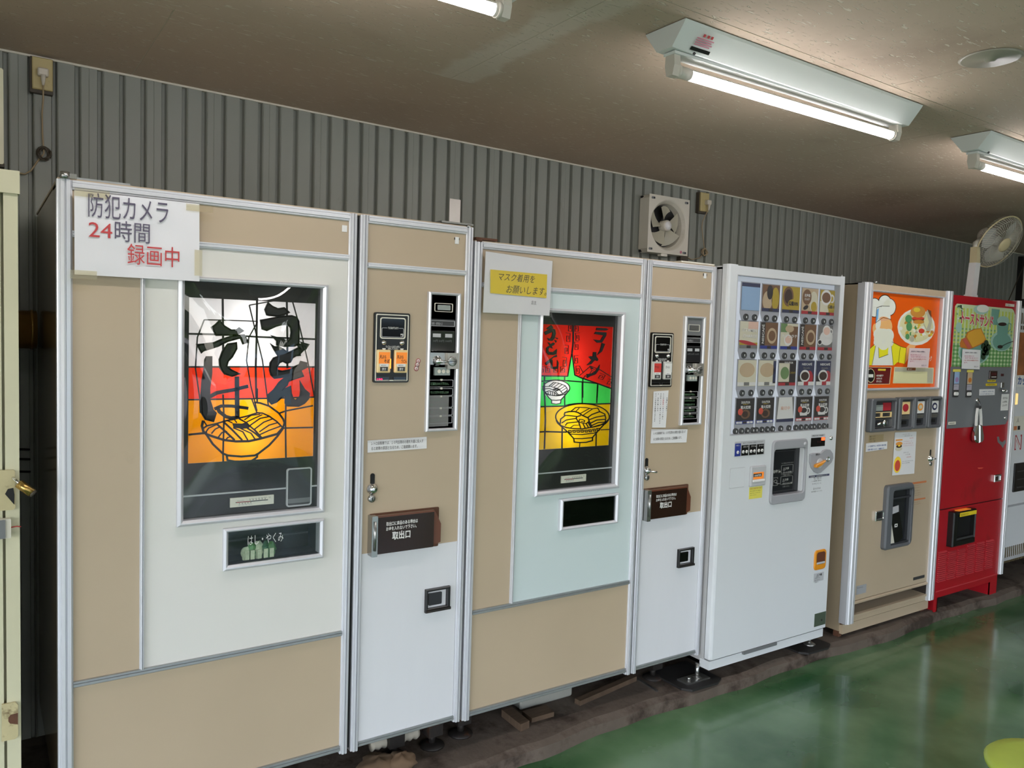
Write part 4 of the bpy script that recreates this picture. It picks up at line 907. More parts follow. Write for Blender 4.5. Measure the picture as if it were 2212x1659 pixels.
pr = [(G3[1], -.026), (G3[1], Y3), (x1-r*.6, Y3), (x1-.001, Y3+r*.5), (x1, Y3+r), (x1, -.026)]; bb.profz(pr, zb, zt)
bb.box(G3[0], G3[1], Y3, -.026, G3[3], zt-.004); bb.box(G3[0], G3[1], Y3, -.026, DO[3]-.02, G3[2]); bb.box(G3[0], DO[0]+.02, Y3, -.026, DO[2]+.02, DO[3]-.02); bb.box(DO[1]-.02, G3[1], Y3, -.026, DO[2]+.02, DO[3]-.02); bb.box(G3[0], G3[1], Y3, -.026, zb, DO[2]+.02)
bb.build('door', 'coffee_white', T)
B().box(X3+.006, X3b-.014, -.020, -.026, zb, zt-.02).build('door_seal', 'gap_black', T)
b = B(); b.box(X3+.0, X3b-.015, Y3+.006, -.0, zb-.045, zb-.007); b.build('base_strip', 'coffee_white', T)
hr = rc(m3b, (203, 1528), (430, 1457), (428, 1478), (203, 1545), Y3); B().rbox(hr[0], hr[1], Y3-.004, Y3+.01, zb-.016, zb-.001, .003).build('base_grip', 'mid_grey', T)
B().box(X3+.02, X3b-.03, Y3+.012, -.02, zb-.008, zb).build('base_shadow_gap', 'gap_black', T)
# backing of the drink cards
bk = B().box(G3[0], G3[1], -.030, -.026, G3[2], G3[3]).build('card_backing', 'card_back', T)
sd = B(); sd.frame((G3[0]-.001, G3[1]+.001, G3[2]-.001, G3[3]+.001), (G3[0]+.002, G3[1]-.002, G3[2]+.002, G3[3]-.002), Y3-.0008, -.028); sd.build('panel_rim', 'light_grey', T)
C1 = [(262, 432), (455, 612), (638, 795), (815, 965), (983, 1130)]; C4 = [(200, 362), (388, 545), (575, 730), (754, 898), (922, 1063)]
cols = []
for (a, b1), (c, d) in zip(C1, C4):
    t = [(P(m3, [(a, 330)], -.03)[0][0]+P(m3, [(c, 1390)], -.03)[0][0])/2, (P(m3, [(b1, 340)], -.03)[0][0]+P(m3, [(d, 1380)], -.03)[0][0])/2]; cols.append(t)
rowsz = []
for (ya, yb, za_, zb_) in [((262, 215), (1130, 290), (250, 472), (1112, 512)), ((240, 572), (1108, 610), (226, 818), (1095, 836)), ((222, 928), (1085, 933), (213, 1162), (1075, 1158)), ((203, 1280), (1068, 1256), (193, 1514), (1052, 1474))]:
    rowsz.append(((P(m3, [ya], -.03)[0][1]+P(m3, [yb], -.03)[0][1])/2, (P(m3, [za_], -.03)[0][1]+P(m3, [zb_], -.03)[0][1])/2))
YC = -.034
def cup(b, x, z, r, liquid, ym, squash=.9, handle=True):
    b.cur = 1; b.poly(ell(x, z, r, r*squash), ym-.0006, ym); b.cur = liquid; b.poly(ell(x, z, r*.8, r*.8*squash*.85), ym-.0010, ym-.0004)
    if handle: b.cur = 1; b.stroke(ell(x+r*1.1, z-r*.1, r*.38, r*.42, 12, -110, 110), r*.22, ym-.0006, ym)
CM = ['c_navy', 'c_white', 'c_coffee', 'c_gold', 'c_red', 'c_milk', 'c_green', 'c_sky', 'c_dark', 'c_brown', 'c_cream', 'c_blue', 'c_grey', 'c_peach', 'c_scarlet']
for nme, c in zip(CM, [(46, 50, 84), (226, 224, 220), (58, 36, 26), (182, 156, 48), (176, 42, 54), (196, 172, 140), (110, 140, 90), (150, 180, 214), (44, 38, 38), (120, 86, 60), (216, 210, 186), (40, 56, 140), (120, 118, 116), (226, 188, 170), (214, 84, 66)]): mat(nme, c, .45)
I = {n: i for i, n in enumerate(CM)}
btn_mesh = None
for r_ in range(4):
    for q_ in range(5):
        x0, x1 = cols[q_]; z1_, z0_ = rowsz[r_]; w = x1-x0; h = z1_-z0_
        # grey pocket that tapers round the buttons
        dz = .050
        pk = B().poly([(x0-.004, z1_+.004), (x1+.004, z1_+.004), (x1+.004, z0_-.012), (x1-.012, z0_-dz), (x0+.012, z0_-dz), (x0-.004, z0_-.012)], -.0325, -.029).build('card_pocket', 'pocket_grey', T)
        b = B()
        def R(u0, u1, v0, v1, m, dy=0.): b.cur = I[m]; b.box(x0+u0*w, x0+u1*w, YC-.0005-dy, YC+.0002-dy, z0_+v0*h, z0_+v1*h)
        def El(u, v, ru, rv, m, dy=.0005, rot=0): b.cur = I[m]; b.poly(ell(x0+u*w, z0_+v*h, ru*w, rv*h, rot=rot), YC-.0005-dy, YC-dy)
        band = None; T2 = []
        if r_ == 0 and q_ == 0: R(0, 1, 0, 1, 'c_navy'); R(0, 1, .0, .86, 'c_sky', .0003); El(.6, .4, .34, .3, 'c_blue' if 0 else 'c_sky')  # pale blue field paints the reflection that hides this card
        if r_ == 0 and q_ == 1: R(0, 1, 0, 1, 'c_brown'); El(.75, .5, .22, .42, 'c_gold'); El(.3, .4, .28, .36, 'c_milk'); El(.42, .72, .17, .27, 'c_dark', .001); band = 'c_navy'
        if r_ == 0 and q_ == 2: R(0, 1, 0, 1, 'c_gold'); El(.33, .62, .3, .38, 'c_brown'); El(.62, .36, .30, .17, 'c_gold', .001); El(.33, .62, .22, .28, 'c_coffee', .0008); T2 = [('増量30%', .34, .3, .17, .56, 'c_dark')]; band = 'c_navy'
        if r_ == 0 and q_ == 3: R(0, 1, 0, 1, 'c_milk'); El(.72, .5, .26, .4, 'c_cream'); El(.75, .3, .18, .2, 'c_gold', .0008); El(.3, .66, .27, .3, 'c_brown', .001); El(.25, .25, .16, .08, 'c_dark', .001, 20); T2 = [('北海道', .12, .68, .12, .36, 'c_white'), ('ミルク', .14, .54, .1, .3, 'c_white')]; band = 'c_red'
        if r_ == 0 and q_ == 4: R(0, 1, 0, 1, 'c_gold'); R(0, .55, .1, .55, 'c_cream', .0003); cup(b, x0+.36*w, z0_+.70*h, .33*w, I['c_brown'], YC-.0006); El(.72, .34, .25, .17, 'c_gold', .0018); T2 = [('増量30%', .49, .29, .14, .46, 'c_dark')]; band = 'c_red'
        if r_ == 1 and q_ == 0: R(0, 1, 0, 1, 'c_cream'); R(.45, 1, .72, 1, 'c_peach', .0003); El(.45, .2, .5, .07, 'c_red', .0006, -8); R(0, 1, .1, .22, 'c_gold', .0003); T2 = [('VITAMIN', .08, .62, .16, .84, 'c_white'), ('CHARGE', .16, .40, .16, .78, 'c_white')]; band = 'c_grey'
        if r_ in (1,) and q_ in (1, 3): R(0, 1, 0, 1, 'c_brown'); R(0, .26, 0, 1, 'c_dark', .0003); El(.66, .5, .28, .3, 'c_milk'); El(.66, .5, .2, .2, 'c_brown', .001); T2 = [('V', 0, 0, 0, 0, '')]; band = 'c_blue' if q_ == 1 else 'c_red'
        if r_ == 1 and q_ == 2: R(0, 1, 0, 1, 'c_cream'); R(0, .36, .66, 1, 'c_green', .0003); R(.5, 1, .1, .9, 'c_brown', .0002); El(.5, .8, .25, .14, 'c_milk'); El(.45, .36, .24, .22, 'c_white'); El(.45, .38, .18, .15, 'c_peach', .001); T2 = [('カフェラテ', .05, .46, .14, .9, 'c_white')]; band = 'c_blue'
        if r_ == 1 and q_ == 4: R(0, 1, 0, 1, 'c_grey'); El(.52, .5, .42, .3, 'c_white'); cup(b, x0+.5*w, z0_+.78*h, .25*w, I['c_scarlet'] if 0 else I['c_peach'], YC-.0011); El(.1, .32, .16, .12, 'c_white', .001); El(.1, .32, .1, .08, 'c_dark', .0015); T2 = [('まろやかラテ', .05, .45, .13, .9, 'c_white')]; band = 'c_red'
        if r_ == 2 and q_ < 2: R(0, 1, 0, 1, 'c_cream'); El(.5, .62, .42, .28, 'c_gold' if 0 else 'c_milk'); R(.0, .34, .02, .15, 'c_white', .0005); R(.66, 1, .02, .15, 'c_white', .0005); R(.36, .64, .02, .15, 'c_grey', .0005)  # pale cream ground paints the reflection lying over the left card
        if r_ == 2 and q_ == 1: R(.84, 1, .1, .98, 'c_navy', .0005)
        if r_ == 2 and q_ == 2: R(0, 1, 0, 1, 'c_dark'); R(0, .62, .15, .9, 'c_cream', .0003); El(.35, .5, .25, .25, 'c_green'); T2 = [('DOUTOR', .3, .88, .1, .5, 'c_white'), ('こだわり', .62, .48, .09, .34, 'c_gold')]; band = 'c_red'
        if r_ == 2 and q_ > 2:
            R(0, 1, 0, 1, 'c_navy'); R(0, 1, 0, .4, 'c_dark', .0002); El(.72, .3, .22, .3, 'c_red'); cup(b, x0+.42*w, z0_+.38*h, .3*w, I['c_coffee'], YC-.0011, .8, False); R(0, .36, .0, .15, 'c_white', .002); R(.64, 1, .0, .15, 'c_white', .002); R(.36, .64, .0, .15, 'c_red', .002)
            T2 = [('NESCAFÉ', .2, .82, .12, .62, 'c_white'), ('Excella', .3, .68, .09, .4, 'c_grey')]
        if r_ == 3 and q_ != 2:
            R(0, 1, 0, 1, 'c_dark'); T2 = [('DOUTOR', .26, .80, .12, .48, 'c_white'), ('直火焙煎', .22, .60, .13, .56, 'c_white'), ('深煎り', .34, .75, .04, .3, 'c_gold')]
            if q_ < 2: El(.52, .38, .26, .18, 'c_brown'); El(.5, .38, .16, .12, 'c_coffee', .001)
            else: b.cur = 1; b.poly([(x0+.2*w, z0_+.42*h), (x0+.72*w, z0_+.42*h), (x0+.68*w, z0_+.22*h), (x0+.26*w, z0_+.22*h)], YC-.0012, YC-.0006); cup(b, x0+.46*w, z0_+.44*h, .25*w, I['c_dark'], YC-.0013, .6)
            El(.22, .48, .13, .13, 'c_scarlet', .0022); R(0, 1, 0, .13, 'c_blue' if q_ < 2 else 'c_red', .0005)
            for u in (.03, .2, .62, .8): R(u, u+.15, .02, .10, 'c_white', .001)
            R(.4, .6, .02, .1, 'c_dark', .001); T2 += [('本格', .14, .45, .09, .16, 'c_white')]
        if r_ == 3 and q_ == 2: R(0, 1, 0, 1, 'c_grey'); R(0, 1, 0, .12, 'c_navy', .0004); b.cur = 1; b.poly([(x0+.1*w, z0_+1*h), (x0+.85*w, z0_+1.*h), (x0+.99*w, z0_+.14*h), (x0+.02*w, z0_+.12*h)], YC-.002, YC-.001); T2 = [('売切中', .2, .5, .16, .55, 'c_peach')]
        if band: R(0, 1, 0, .12, band, .0008); R(.4, .62, .01, .11, 'c_dark', .0014)
        k = b.build('drink_card', CM, T)
        for (s, u, v, hh, ww, m_) in T2:
            if s == 'V': text(k, 'NESCAFÉ', x0+.20*w, z0_+.2*h, .15*w, YC-.0012, 'c_white', w=.72*h, rot=math.pi/2, res=2, bold=.02)
            else: text(k, s, x0+u*w, z0_+v*h, hh*h*.9, YC-.0024, m_, w=ww*w, res=2, bold=.03)
        n = 4 if (r_ == 3 and q_ != 2) else 2
        for t in range(n):
            bx = x0+w*((.27, .75)[t] if n == 2 else .02+.32*t); bz = z0_-.030
            if btn_mesh is None:
                b = B(); b.lathe([(.0135, 0), (.0145, .004), (.0135, .009), (.0095, .0095), (.0095, .0085), (0, .0085)], (bx, -.031, bz), n=18)
                btn_mesh = b.build('drink_button', 'button_dark', T); bo = (bx, bz)
                B().box(bx-.002, bx+.002, -.0402, -.0394, bz-.0045, bz+.0045).build('button_mark', 'white', btn_mesh); bmk = btn_mesh.children[0]
            else:
                o = inst(btn_mesh, bx-bo[0], bz-bo[1], T); mk = bmk.copy(); COL.objects.link(mk); mk.parent = o
bowed(T, (G3[0], G3[1], G3[2], G3[3]), Y3+.001, .010, 'acrylic', 'clear_panel', 30)
R_ = lambda *q: rc(m3c, *q, Y3)
# strength and sugar selection
Rs = R_((225, 208), (770, 182), (765, 435), (222, 468)); w = Rs[1]-Rs[0]; h = Rs[3]-Rs[2]
pl = B().rbox(Rs[0]-.002, Rs[1]+.002, Y3-.003, Y3+.002, Rs[2]-.002, Rs[3]+.002, .004).build('taste_plate', 'light_grey', T)
B().box(Rs[0], Rs[0]+.19*w, Y3-.0036, Y3-.002, Rs[2], Rs[3]-.1*h).build('taste_field', 'c_blue', T)
text(pl, '砂糖なし', Rs[0]+.03*w, Rs[3]-.28*h, .1*h, Y3-.004, 'print_white', w=.13*w, res=2)
text(pl, '★マークは味の調節ができます', Rs[0]+.26*w, Rs[3]-.14*h, .09*h, Y3-.0036, 'ink_black', w=.68*w, res=1)
for i, t in enumerate(['さとう', 'クリーム', 'コーヒー']):
    u = .215+.262*i; k = B().box(Rs[0]+u*w, Rs[0]+(u+.235)*w, Y3-.0036, Y3-.002, Rs[2]+.01*h, Rs[3]-.25*h).build('taste_field', 'black', T)
    text(k, t, Rs[0]+(u+.06)*w, Rs[3]-.42*h, .12*h, Y3-.004, 'print_white', w=.16*w, res=2, bold=.02)
for i, u in enumerate((.095, .275, .39, .537, .652, .8, .915)):
    cx = Rs[0]+u*w; cz = Rs[2]+.28*h
    k = B().lathe([(.0072, 0), (.0072, .003), (.006, .005), (0, .005)], (cx, Y3-.002, cz), n=16).build('taste_button', 'white', T)
    text(k, ['無', '増', '減', '増', '減', '濃', '薄'][i], cx, cz-.004, .007, Y3-.0073, 'ink_black', align='CENTER', res=1)
Rh = R_((145, 690), (415, 675), (405, 1042), (132, 1062)); B().frame(Rh, (Rh[0]+.0012, Rh[1]-.0012, Rh[2]+.0012, Rh[3]-.0012), Y3-.0006, Y3+.001, .004).build('hatch_outline', 'light_grey', T); B().rbox(Rh[0]+.002, Rh[1]-.002, Y3-.002, Y3+.001, Rh[2]+.002, Rh[3]-.002, .004).build('hatch_cover', 'coffee_white', T)
Rn = R_((497, 655), (778, 638), (770, 1000), (487, 1022)); w = Rn[1]-Rn[0]; h = Rn[3]-Rn[2]
k = B().rbox(Rn[0], Rn[1], Y3-.012, Y3+.002, Rn[2], Rn[3], .006, .004).build('bill_acceptor', 'light_grey', T)
B().box(Rn[0]+.14*w, Rn[1]-.2*w, Y3-.0135, Y3-.011, Rn[2]+.36*h, Rn[3]-.3*h).build('bill_label', 'orange_label', k)
B().box(Rn[0]+.14*w, Rn[1]-.34*w, Y3-.0145, Y3-.012, Rn[2]+.48*h, Rn[3]-.36*h).build('bill_sign', 'dark_grey', k); text(k, '1000円札', Rn[0]+.17*w, Rn[2]+.51*h, .10*h, Y3-.0148, 'print_white', w=.46*w, bold=.02)
B().rbox(Rn[0]+.12*w, Rn[1]-.12*w, Y3-.016, Y3-.01, Rn[2]+.22*h, Rn[2]+.33*h, .003, .002).build('bill_mouth', 'white', k)
Rl = R_((497, 1040), (737, 1022), (725, 1236), (490, 1258)); k = B().box(Rl[0], Rl[1], Y3-.0012, Y3, Rl[2], Rl[3]).build('notice_sticker', 'sticker_yellow', T); h = Rl[3]-Rl[2]; w = Rl[1]-Rl[0]
text(k, '紙幣をご使用の際のご注意', Rl[0]+.06*w, Rl[3]-.18*h, .09*h, Y3-.0014, 'ink_red', w=.84*w, res=1)
for i, t in enumerate(['折れた紙幣や汚れた紙幣は', '使用できないことがあります', '一枚ずつ入れてください']): text(k, t, Rl[0]+.06*w, Rl[3]-(.38+.17*i)*h, .07*h, Y3-.0014, 'ink_black', w=(.8 if i < 2 else .5)*w, res=1)
# delivery door
B().frame(DO, DI, Y3-.010, -.026, .022, .004).build('delivery_frame', 'light_grey2', T)
k = B().box(DI[0]-.006, DI[1]+.006, -.040, -.036, DI[2]-.006, DI[3]+.006).build('delivery_door', 'smoke_dark', T)
B().box(DI[0]-.006, DI[1]+.006, .02, .024, DI[2]-.006, DI[3]+.006).build('delivery_back', 'dark_grey', T)
w = DI[1]-DI[0]; h = DI[3]-DI[2]
B().frame((DI[0]+.05*w, DI[1]-.18*w, DI[2]+.05*h, DI[3]-.06*h), (DI[0]+.06*w, DI[1]-.19*w, DI[2]+.06*h, DI[3]-.07*h), -.0412, -.0398).build('door_outline', 'dark_grey', k)
text(k, '自動扉', DI[0]+.14*w, DI[2]+.47*h, .065*h, -.0412, 'print_grey', w=.24*w, bold=.05)
for i, (v0, v1) in enumerate(((.44, .62), (.19, .37))):
    fr_ = (DI[0]+.40*w, DI[1]-.22*w, DI[2]+v0*h, DI[2]+v1*h); B().frame(fr_, (fr_[0]+.001, fr_[1]-.001, fr_[2]+.001, fr_[3]-.001), -.0414, -.040, .003).build('caution_box', 'print_grey', k)
    text(k, 'ランプが消えるまで手を入れないで', fr_[0], fr_[3]+.006, .0065, -.0412, 'print_grey', w=fr_[1]-fr_[0], res=1)
    text(k, '⚠注意', fr_[0]+.012, fr_[3]-.022*1.0, .012, -.0412, 'print_grey', res=2, bold=.04)
    text(k, ['熱いので注意', '手をはさむ注意'][i], fr_[0]+.014, fr_[3]-.038, .009, -.0412, 'print_grey', res=1, bold=.03)
    text(k, 'ご注意ください。', fr_[0]+.014, fr_[3]-.050, .0065, -.0412, 'print_grey', res=1)
ic = B(); a0, a1 = DI[0]+.13*w, DI[2]+.19*h
ic.stroke([(a0, a1), (a0, a1+.17*h), (a0+.17*w, a1+.17*h), (a0+.17*w, a1+.14*h)], .0016, -.0412, -.040); ic.stroke([(a0+.03*w, a1), (a0+.03*w, a1+.15*h)], .0016, -.0412, -.040)
ic.stroke([(a0, a1), (a0+.17*w, a1), (a0+.17*w, a1+.06*h)], .0016, -.0412, -.040); ic.stroke(ell(a0+.11*w, a1+.09*h, .05*w, .03*h, 12), .0018, -.0412, -.040, closed=True); ic.stroke([(a0+.12*w, a1+.05*h), (a0+.2*w, a1+.03*h), (a0+.24*w, a1+.03*h)], .003, -.0412, -.040)
ic.build('hand_symbol', 'print_grey', k)
x, z = P(m3c, [(1490, 235)], Y3)[0]; B().lathe([(.009, 0), (.009, .002), (.003, .005), (0, .005)], (x, Y3-.009, z), n=18).build('door_lamp', 'light_grey', T)
# price display, lock
Rd = R_((1635, 135), (1888, 120), (1880, 280), (1622, 303)); k = B().rbox(Rd[0], Rd[1], Y3-.002, Y3+.001, Rd[2], Rd[3], .001).build('price_display', 'black_gloss', T); w = Rd[1]-Rd[0]; h = Rd[3]-Rd[2]
B().rbox(Rd[1]-.28*w, Rd[1]-.03*w, Y3-.003, Y3-.0015, Rd[3]-.36*h, Rd[3]-.02*h, .003).build('display_lamp', 'led_orange', k); text(k, '10', Rd[0]+.45*w, Rd[2]+.42*h, .28*h, Y3-.0026, 'led_dim', w=.26*w)
Rk = R_((1640, 75), (1890, 62), (1888, 105), (1640, 118)); k = B().box(Rk[0], Rk[1], Y3-.001, Y3+.001, Rk[2], Rk[3]).build('service_label', 'light_grey', T); text(k, '電子マネー対応機', Rk[0]+.008, Rk[2]+.002, .006, Y3-.0013, 'ink_black', w=.8*(Rk[1]-Rk[0]), res=1, bold=.03)
x, z = P(m3c, [(1990, 137)], Y3)[0]; B().lathe([(.0105, 0), (.0105, .004), (.008, .009), (0, .010)], (x, Y3+.001, z), n=20).build('door_lock', 'chrome', T)
# grey coin plate with orange lever
pts = P(m3c, [(1600, 430), (1650, 412), (1800, 405), (1840, 360), (1900, 335), (1970, 350), (2015, 410), (2025, 500), (1990, 590), (1900, 680), (1800, 770), (1740, 790), (1680, 765), (1620, 680), (1595, 580)], Y3)
B().poly(pts, Y3-.008, Y3+.001, .003).build('coin_plate', 'light_grey2', T)
x, z = P(m3c, [(1765, 600)], Y3)[0]; k = B().lathe([(.0245, 0), (.0245, .002), (.020, .004), (0, .004)], (x, Y3-.0075, z), n=24).build('lever_dish', 'light_grey', T)
a, b1 = P(m3c, [(1668, 650), (1832, 550)], Y3); mid = ((a[0]+b1[0])/2, (a[1]+b1[1])/2)
b = B(); b.poly([(a[0]-.006, a[1]-.004), (a[0]-.006, a[1]+.008), (a[0]+.006, a[1]+.012), (mid[0], mid[1]+.006), (b1[0], b1[1]+.004), (b1[0]+.002, b1[1]-.001), (mid[0]+.006, mid[1]-.007), (a[0]+.006, a[1]-.007)], Y3-.024, Y3-.010, .003); b.build('return_lever', 'lever_orange', k)
x, z = P(m3c, [(1912, 520)], Y3)[0]; k = B().lathe([(.0125, .0), (.0125, .003), (.0105, .006), (.0095, .001), (0, -.001)], (x, Y3-.0075, z), n=20).build('coin_mouth', 'chrome', T)
text(T, '返却レバー', P(m3c, [(1690, 455)], Y3)[0][0], P(m3c, [(1690, 455)], Y3)[0][1], .010, Y3-.0085, 'ink_black', w=.034, res=1, bold=.03)
Rg = R_((1595, 830), (1966, 795), (1965, 830), (1592, 868)); k = B().box(Rg[0], Rg[1], Y3-.0012, Y3+.001, Rg[2], Rg[3]).build('centre_sticker', 'c_navy', T); text(k, 'お客様相談・自販機故障受付センター', Rg[0]+.004, Rg[2]+.002, .006, Y3-.0015, 'print_white', w=.9*(Rg[1]-Rg[0]), res=1)
for i, (s, xx, yy, ww, hh) in enumerate([('故障・つり銭切れの際は', 1680, 880, .060, .007), ('下記までご連絡ください', 1680, 905, .060, .006), ('この自販機の番号は', 1640, 945, .075, .006), ('3 0 8 2 1 2 1 2', 1655, 995, .066, .0085), ('☎ 0120-737-303', 1670, 1088, .056, .010), ('受付時間 9:00〜17:00', 1635, 1140, .082, .006)]):
    x, z = P(m3c, [(xx, yy)], Y3)[0]; text(T, s, x, z, hh, Y3-.0006, 'ink_black', w=ww, res=1)
# coin return, small stickers, plate
k = B().rbox(*CRt[:2], Y3-.006, Y3+.001, *CRt[2:], .018, .003).build('coin_return', 'lever_orange', T); w = CRt[1]-CRt[0]; h = CRt[3]-CRt[2]
B().rbox(CRt[0]+.14*w, CRt[1]-.12*w, Y3-.0068, Y3-.005, CRt[2]+.28*h, CRt[3]-.10*h, .014).build('return_cover', 'brown_acrylic_edge', k); B().rbox(CRt[0]+.16*w, CRt[1]-.14*w, Y3-.0076, Y3-.006, CRt[2]+.30*h, CRt[2]+.40*h, .003).build('return_lip', 'light_grey', k)
Rx = rc(m3b, (683, 997), (750, 988), (745, 1045), (678, 1055), Y3); k = B().box(Rx[0], Rx[1], Y3-.001, Y3+.001, Rx[2], Rx[3]).build('caution_sticker', 'light_grey', T); text(k, '⚠注意', Rx[0]+.02, Rx[3]-.016, .012, Y3-.0013, 'ink_black', res=1, bold=.03)
for i in range(3): text(k, ['必ず硬貨をお取りください', '指をはさまないよう', 'ご注意願います。'][i], Rx[0]+.008, Rx[3]-.026-.010*i, .006, Y3-.0013, 'ink_black', w=.042 if i < 2 else .03, res=1)
Rx = rc(m3b, (688, 1272), (762, 1252), (757, 1342), (683, 1356), Y3); k = B().box(Rx[0], Rx[1], Y3-.002, Y3+.001, Rx[2], Rx[3]).build('permit_plate', 'plate_green', T)
b = B(); b.lathe([(.005, 0), (.005, .001), (0, .001)], ((Rx[0]+Rx[1])/2+.012, Y3-.002, Rx[2]+.4*(Rx[3]-Rx[2])), n=10); b.build('plate_mark', 'ink_black', k)
# adjustable feet on rubber mats
for (px, py) in ((1532, 1478), (1762, 1396)):
    p = atz(px, py, .012)
    for yy in (max(p.y, .0), .70):
        b = B(); b.cyl((p.x, yy, .010), (p.x, yy, zb-.03), .009, 12); b.lathe([(.03, 0), (.03, .004), (.014, .012), (0, .012)], (p.x, yy, .010), (0, 0, 1), 18); b.build('foot', 'steel', T)
    mt = B(); q = [(p.x-.13, -.035), (p.x-.10, -.07), (p.x+.05, -.075), (p.x+.10, -.05), (p.x+.10, .16), (p.x-.13, .16)]
    mt.add([(x, y, .001) for x, y in q]+[(x, y, .010) for x, y in q], [tuple(range(6))[::-1], tuple(range(6, 12))]+[(i, (i+1) % 6, (i+1) % 6+6, i+6) for i in range(6)])
    left = px < 1600
    tag(mt.build('rubber_mat', 'rubber'), 'black rubber mat under the %s front foot of the white coffee machine' % ('left' if left else 'right'), 'mat', 'rubber mats under the coffee machine')
    if left:
        b = B(); b.box(p.x-.09, p.x+.05, -.03, .03, .010, .017); b.cyl((p.x-.05, .0, .017), (p.x-.05, .0, .028), .009, 8)
        b.build('anchor_plate', 'steel', T)
b = B(); b.cyl((X3+.05, -.01, zt-.013), (X3+.05, -.01, zt-.002), .02, 14); b.box(X3-.0, X3+.14, -.015, .05, zt-.012, zt-.006); b.cyl((X3b-.01, -.045, zt-.004), (X3b-.01, -.045, zt+.008), .003, 8); b.build('top_hinge', 'coffee_side', T)
# ------------------------------------------------------------------ burger machine
m4 = (1800, 580, 4.146); m4b = (1800, 940, 3.771); Y4 = -.03
T = thing('burger_vending_machine', 'beige vending machine with an orange backlit panel showing a cook and a food plate', 'vending machine', (3.86, .38, .0))
xa = (Xp(1868.7, 611, Y4)+Xp(1820, 1351, Y4))/2; xb = (Xp(2055.7, 631, Y4)+Xp(2012, 1300, Y4))/2
zt = (Zp(1878, 611, Y4)+Zp(2041, 629, Y4))/2; zb = .075
pa = (P(m4, [(338, 400)], Y4)[0][0]+P(m4b, [(205, 400)], Y4)[0][0])/2; pb = (P(m4, [(1000, 400)], Y4)[0][0]+P(m4b, [(790, 600)], Y4)[0][0])/2
b_ = B(); b_.box(xa+.004, xb-.004, .12, .80, .03, zt-.002)
for p, q in ((xa+.004, xa+.010), (xb-.01, xb-.004)): b_.box(p, q, -.0, .12, .03, zt-.002)
b_.box(xa+.004, xb-.004, 0, .12, zt-.008, zt-.002); b_.build('cabinet', 'beige_side', T)
post(T, xa, pa, zb, zt+.002, Y4-.01, back=Y4+.03); post(T, pb, xb, zb, zt+.002, Y4-.01, back=Y4+.03)
b = B(); b.box(xa+.0, xa+.0015, Y4+.03, 0, zb, zt); b.build('door_gap', 'gap_black', T)
Pc = rc(m4, (340, 208), (975, 265), (925, 1062), (288, 1073), Y4); Pf = (pa, pb, Pc[2]-.012, Pc[3]+.008)
B().box(pa, pb, Y4-.002, Y4+.03, Pf[3], zt).build('header_panel', 'beige', T)
B().frame(Pf, Pc, Y4-.010, Y4+.02, bev=.004).build('display_frame', 'aluminium', T)
panel(T, (pa, pb, P(m4b, [(165, 1350)], Y4)[0][1], Pf[2]), 'beige', 'door_sheet', Y4, Y4+.025)
LMs = dict(l_orange=(232, 92, 8), l_white=(232, 232, 224), l_peach=(240, 184, 120), l_yellow=(238, 226, 40), l_blue=(120, 176, 226), l_black=(26, 22, 22), l_maroon=(110, 16, 24), l_bun=(206, 140, 62), l_green=(90, 150, 96), l_cream=(222, 216, 170), l_brown=(120, 70, 40), l_red=(216, 70, 50), l_grey=(196, 192, 170), l_gold=(226, 196, 60))
for k_, c in LMs.items(): mat(k_, c, .35, emit=.12 if k_ not in ('l_maroon', 'l_grey', 'l_black') else .06)
LM = list(LMs); J = {n: i for i, n in enumerate(LM)}
YP = Y4+.012
b = B(); b.box(Pc[0], Pc[1], YP, YP+.003, Pc[2], Pc[3]); pic = b.build('display_picture', ['l_orange'], T)
def L_(b, m, pts, lv, c_=m4): b.cur = J[m]; b.poly(P(c_, pts, Y4), YP-.0005*lv-.0004, YP-.0005*lv+.0001)
def LE(b, m, cx, cy, rx, ry, lv, rot=0, n=20):
    L_(b, m, [(cx+rx*math.cos(math.radians(t*360/n))*math.cos(math.radians(rot))-ry*math.sin(math.radians(t*360/n))*math.sin(math.radians(rot)), cy+rx*math.cos(math.radians(t*360/n))*math.sin(math.radians(rot))+ry*math.sin(math.radians(t*360/n))*math.cos(math.radians(rot))) for t in range(n)], lv)
# a plain cook figure
b = B()
for (cx, cy, rx, ry) in ((388, 350, 62, 88), (520, 345, 62, 80), (480, 295, 58, 62)): LE(b, 'l_black', cx, cy, rx, ry, 1)
for (cx, cy, rx, ry) in ((388, 350, 56, 82), (520, 345, 56, 74), (480, 297, 52, 56)): LE(b, 'l_white', cx, cy, rx, ry, 2)
L_(b, 'l_white', [(405, 350), (520, 335), (532, 455), (395, 490)], 3); L_(b, 'l_blue', [(405, 370), (425, 355), (415, 470), (395, 490)], 4)
LE(b, 'l_peach', 470, 520, 76, 90, 3); LE(b, 'l_peach', 388, 540, 20, 45, 4); LE(b, 'l_white', 418, 500, 22, 50, 5, 10)
for (cx, cy, rx, ry) in ((465, 630, 86, 92), (430, 590, 55, 55), (510, 600, 48, 60), (415, 665, 38, 40), (515, 665, 40, 38), (465, 700, 40, 30)): LE(b, 'l_white', cx, cy, rx, ry, 5)
L_(b, 'l_yellow', [(390, 680), (330, 730), (305, 800), (300, 868), (560, 868), (590, 840), (655, 855), (670, 712), (620, 700), (540, 655), (520, 700), (420, 700)], 4)
L_(b, 'l_peach', [(668, 712), (700, 680), (755, 690), (745, 720), (690, 800), (655, 858)], 3)
L_(b, 'l_white', [(395, 690), (420, 705), (425, 800), (505, 770), (510, 700), (535, 690), (550, 868), (360, 868)], 5)
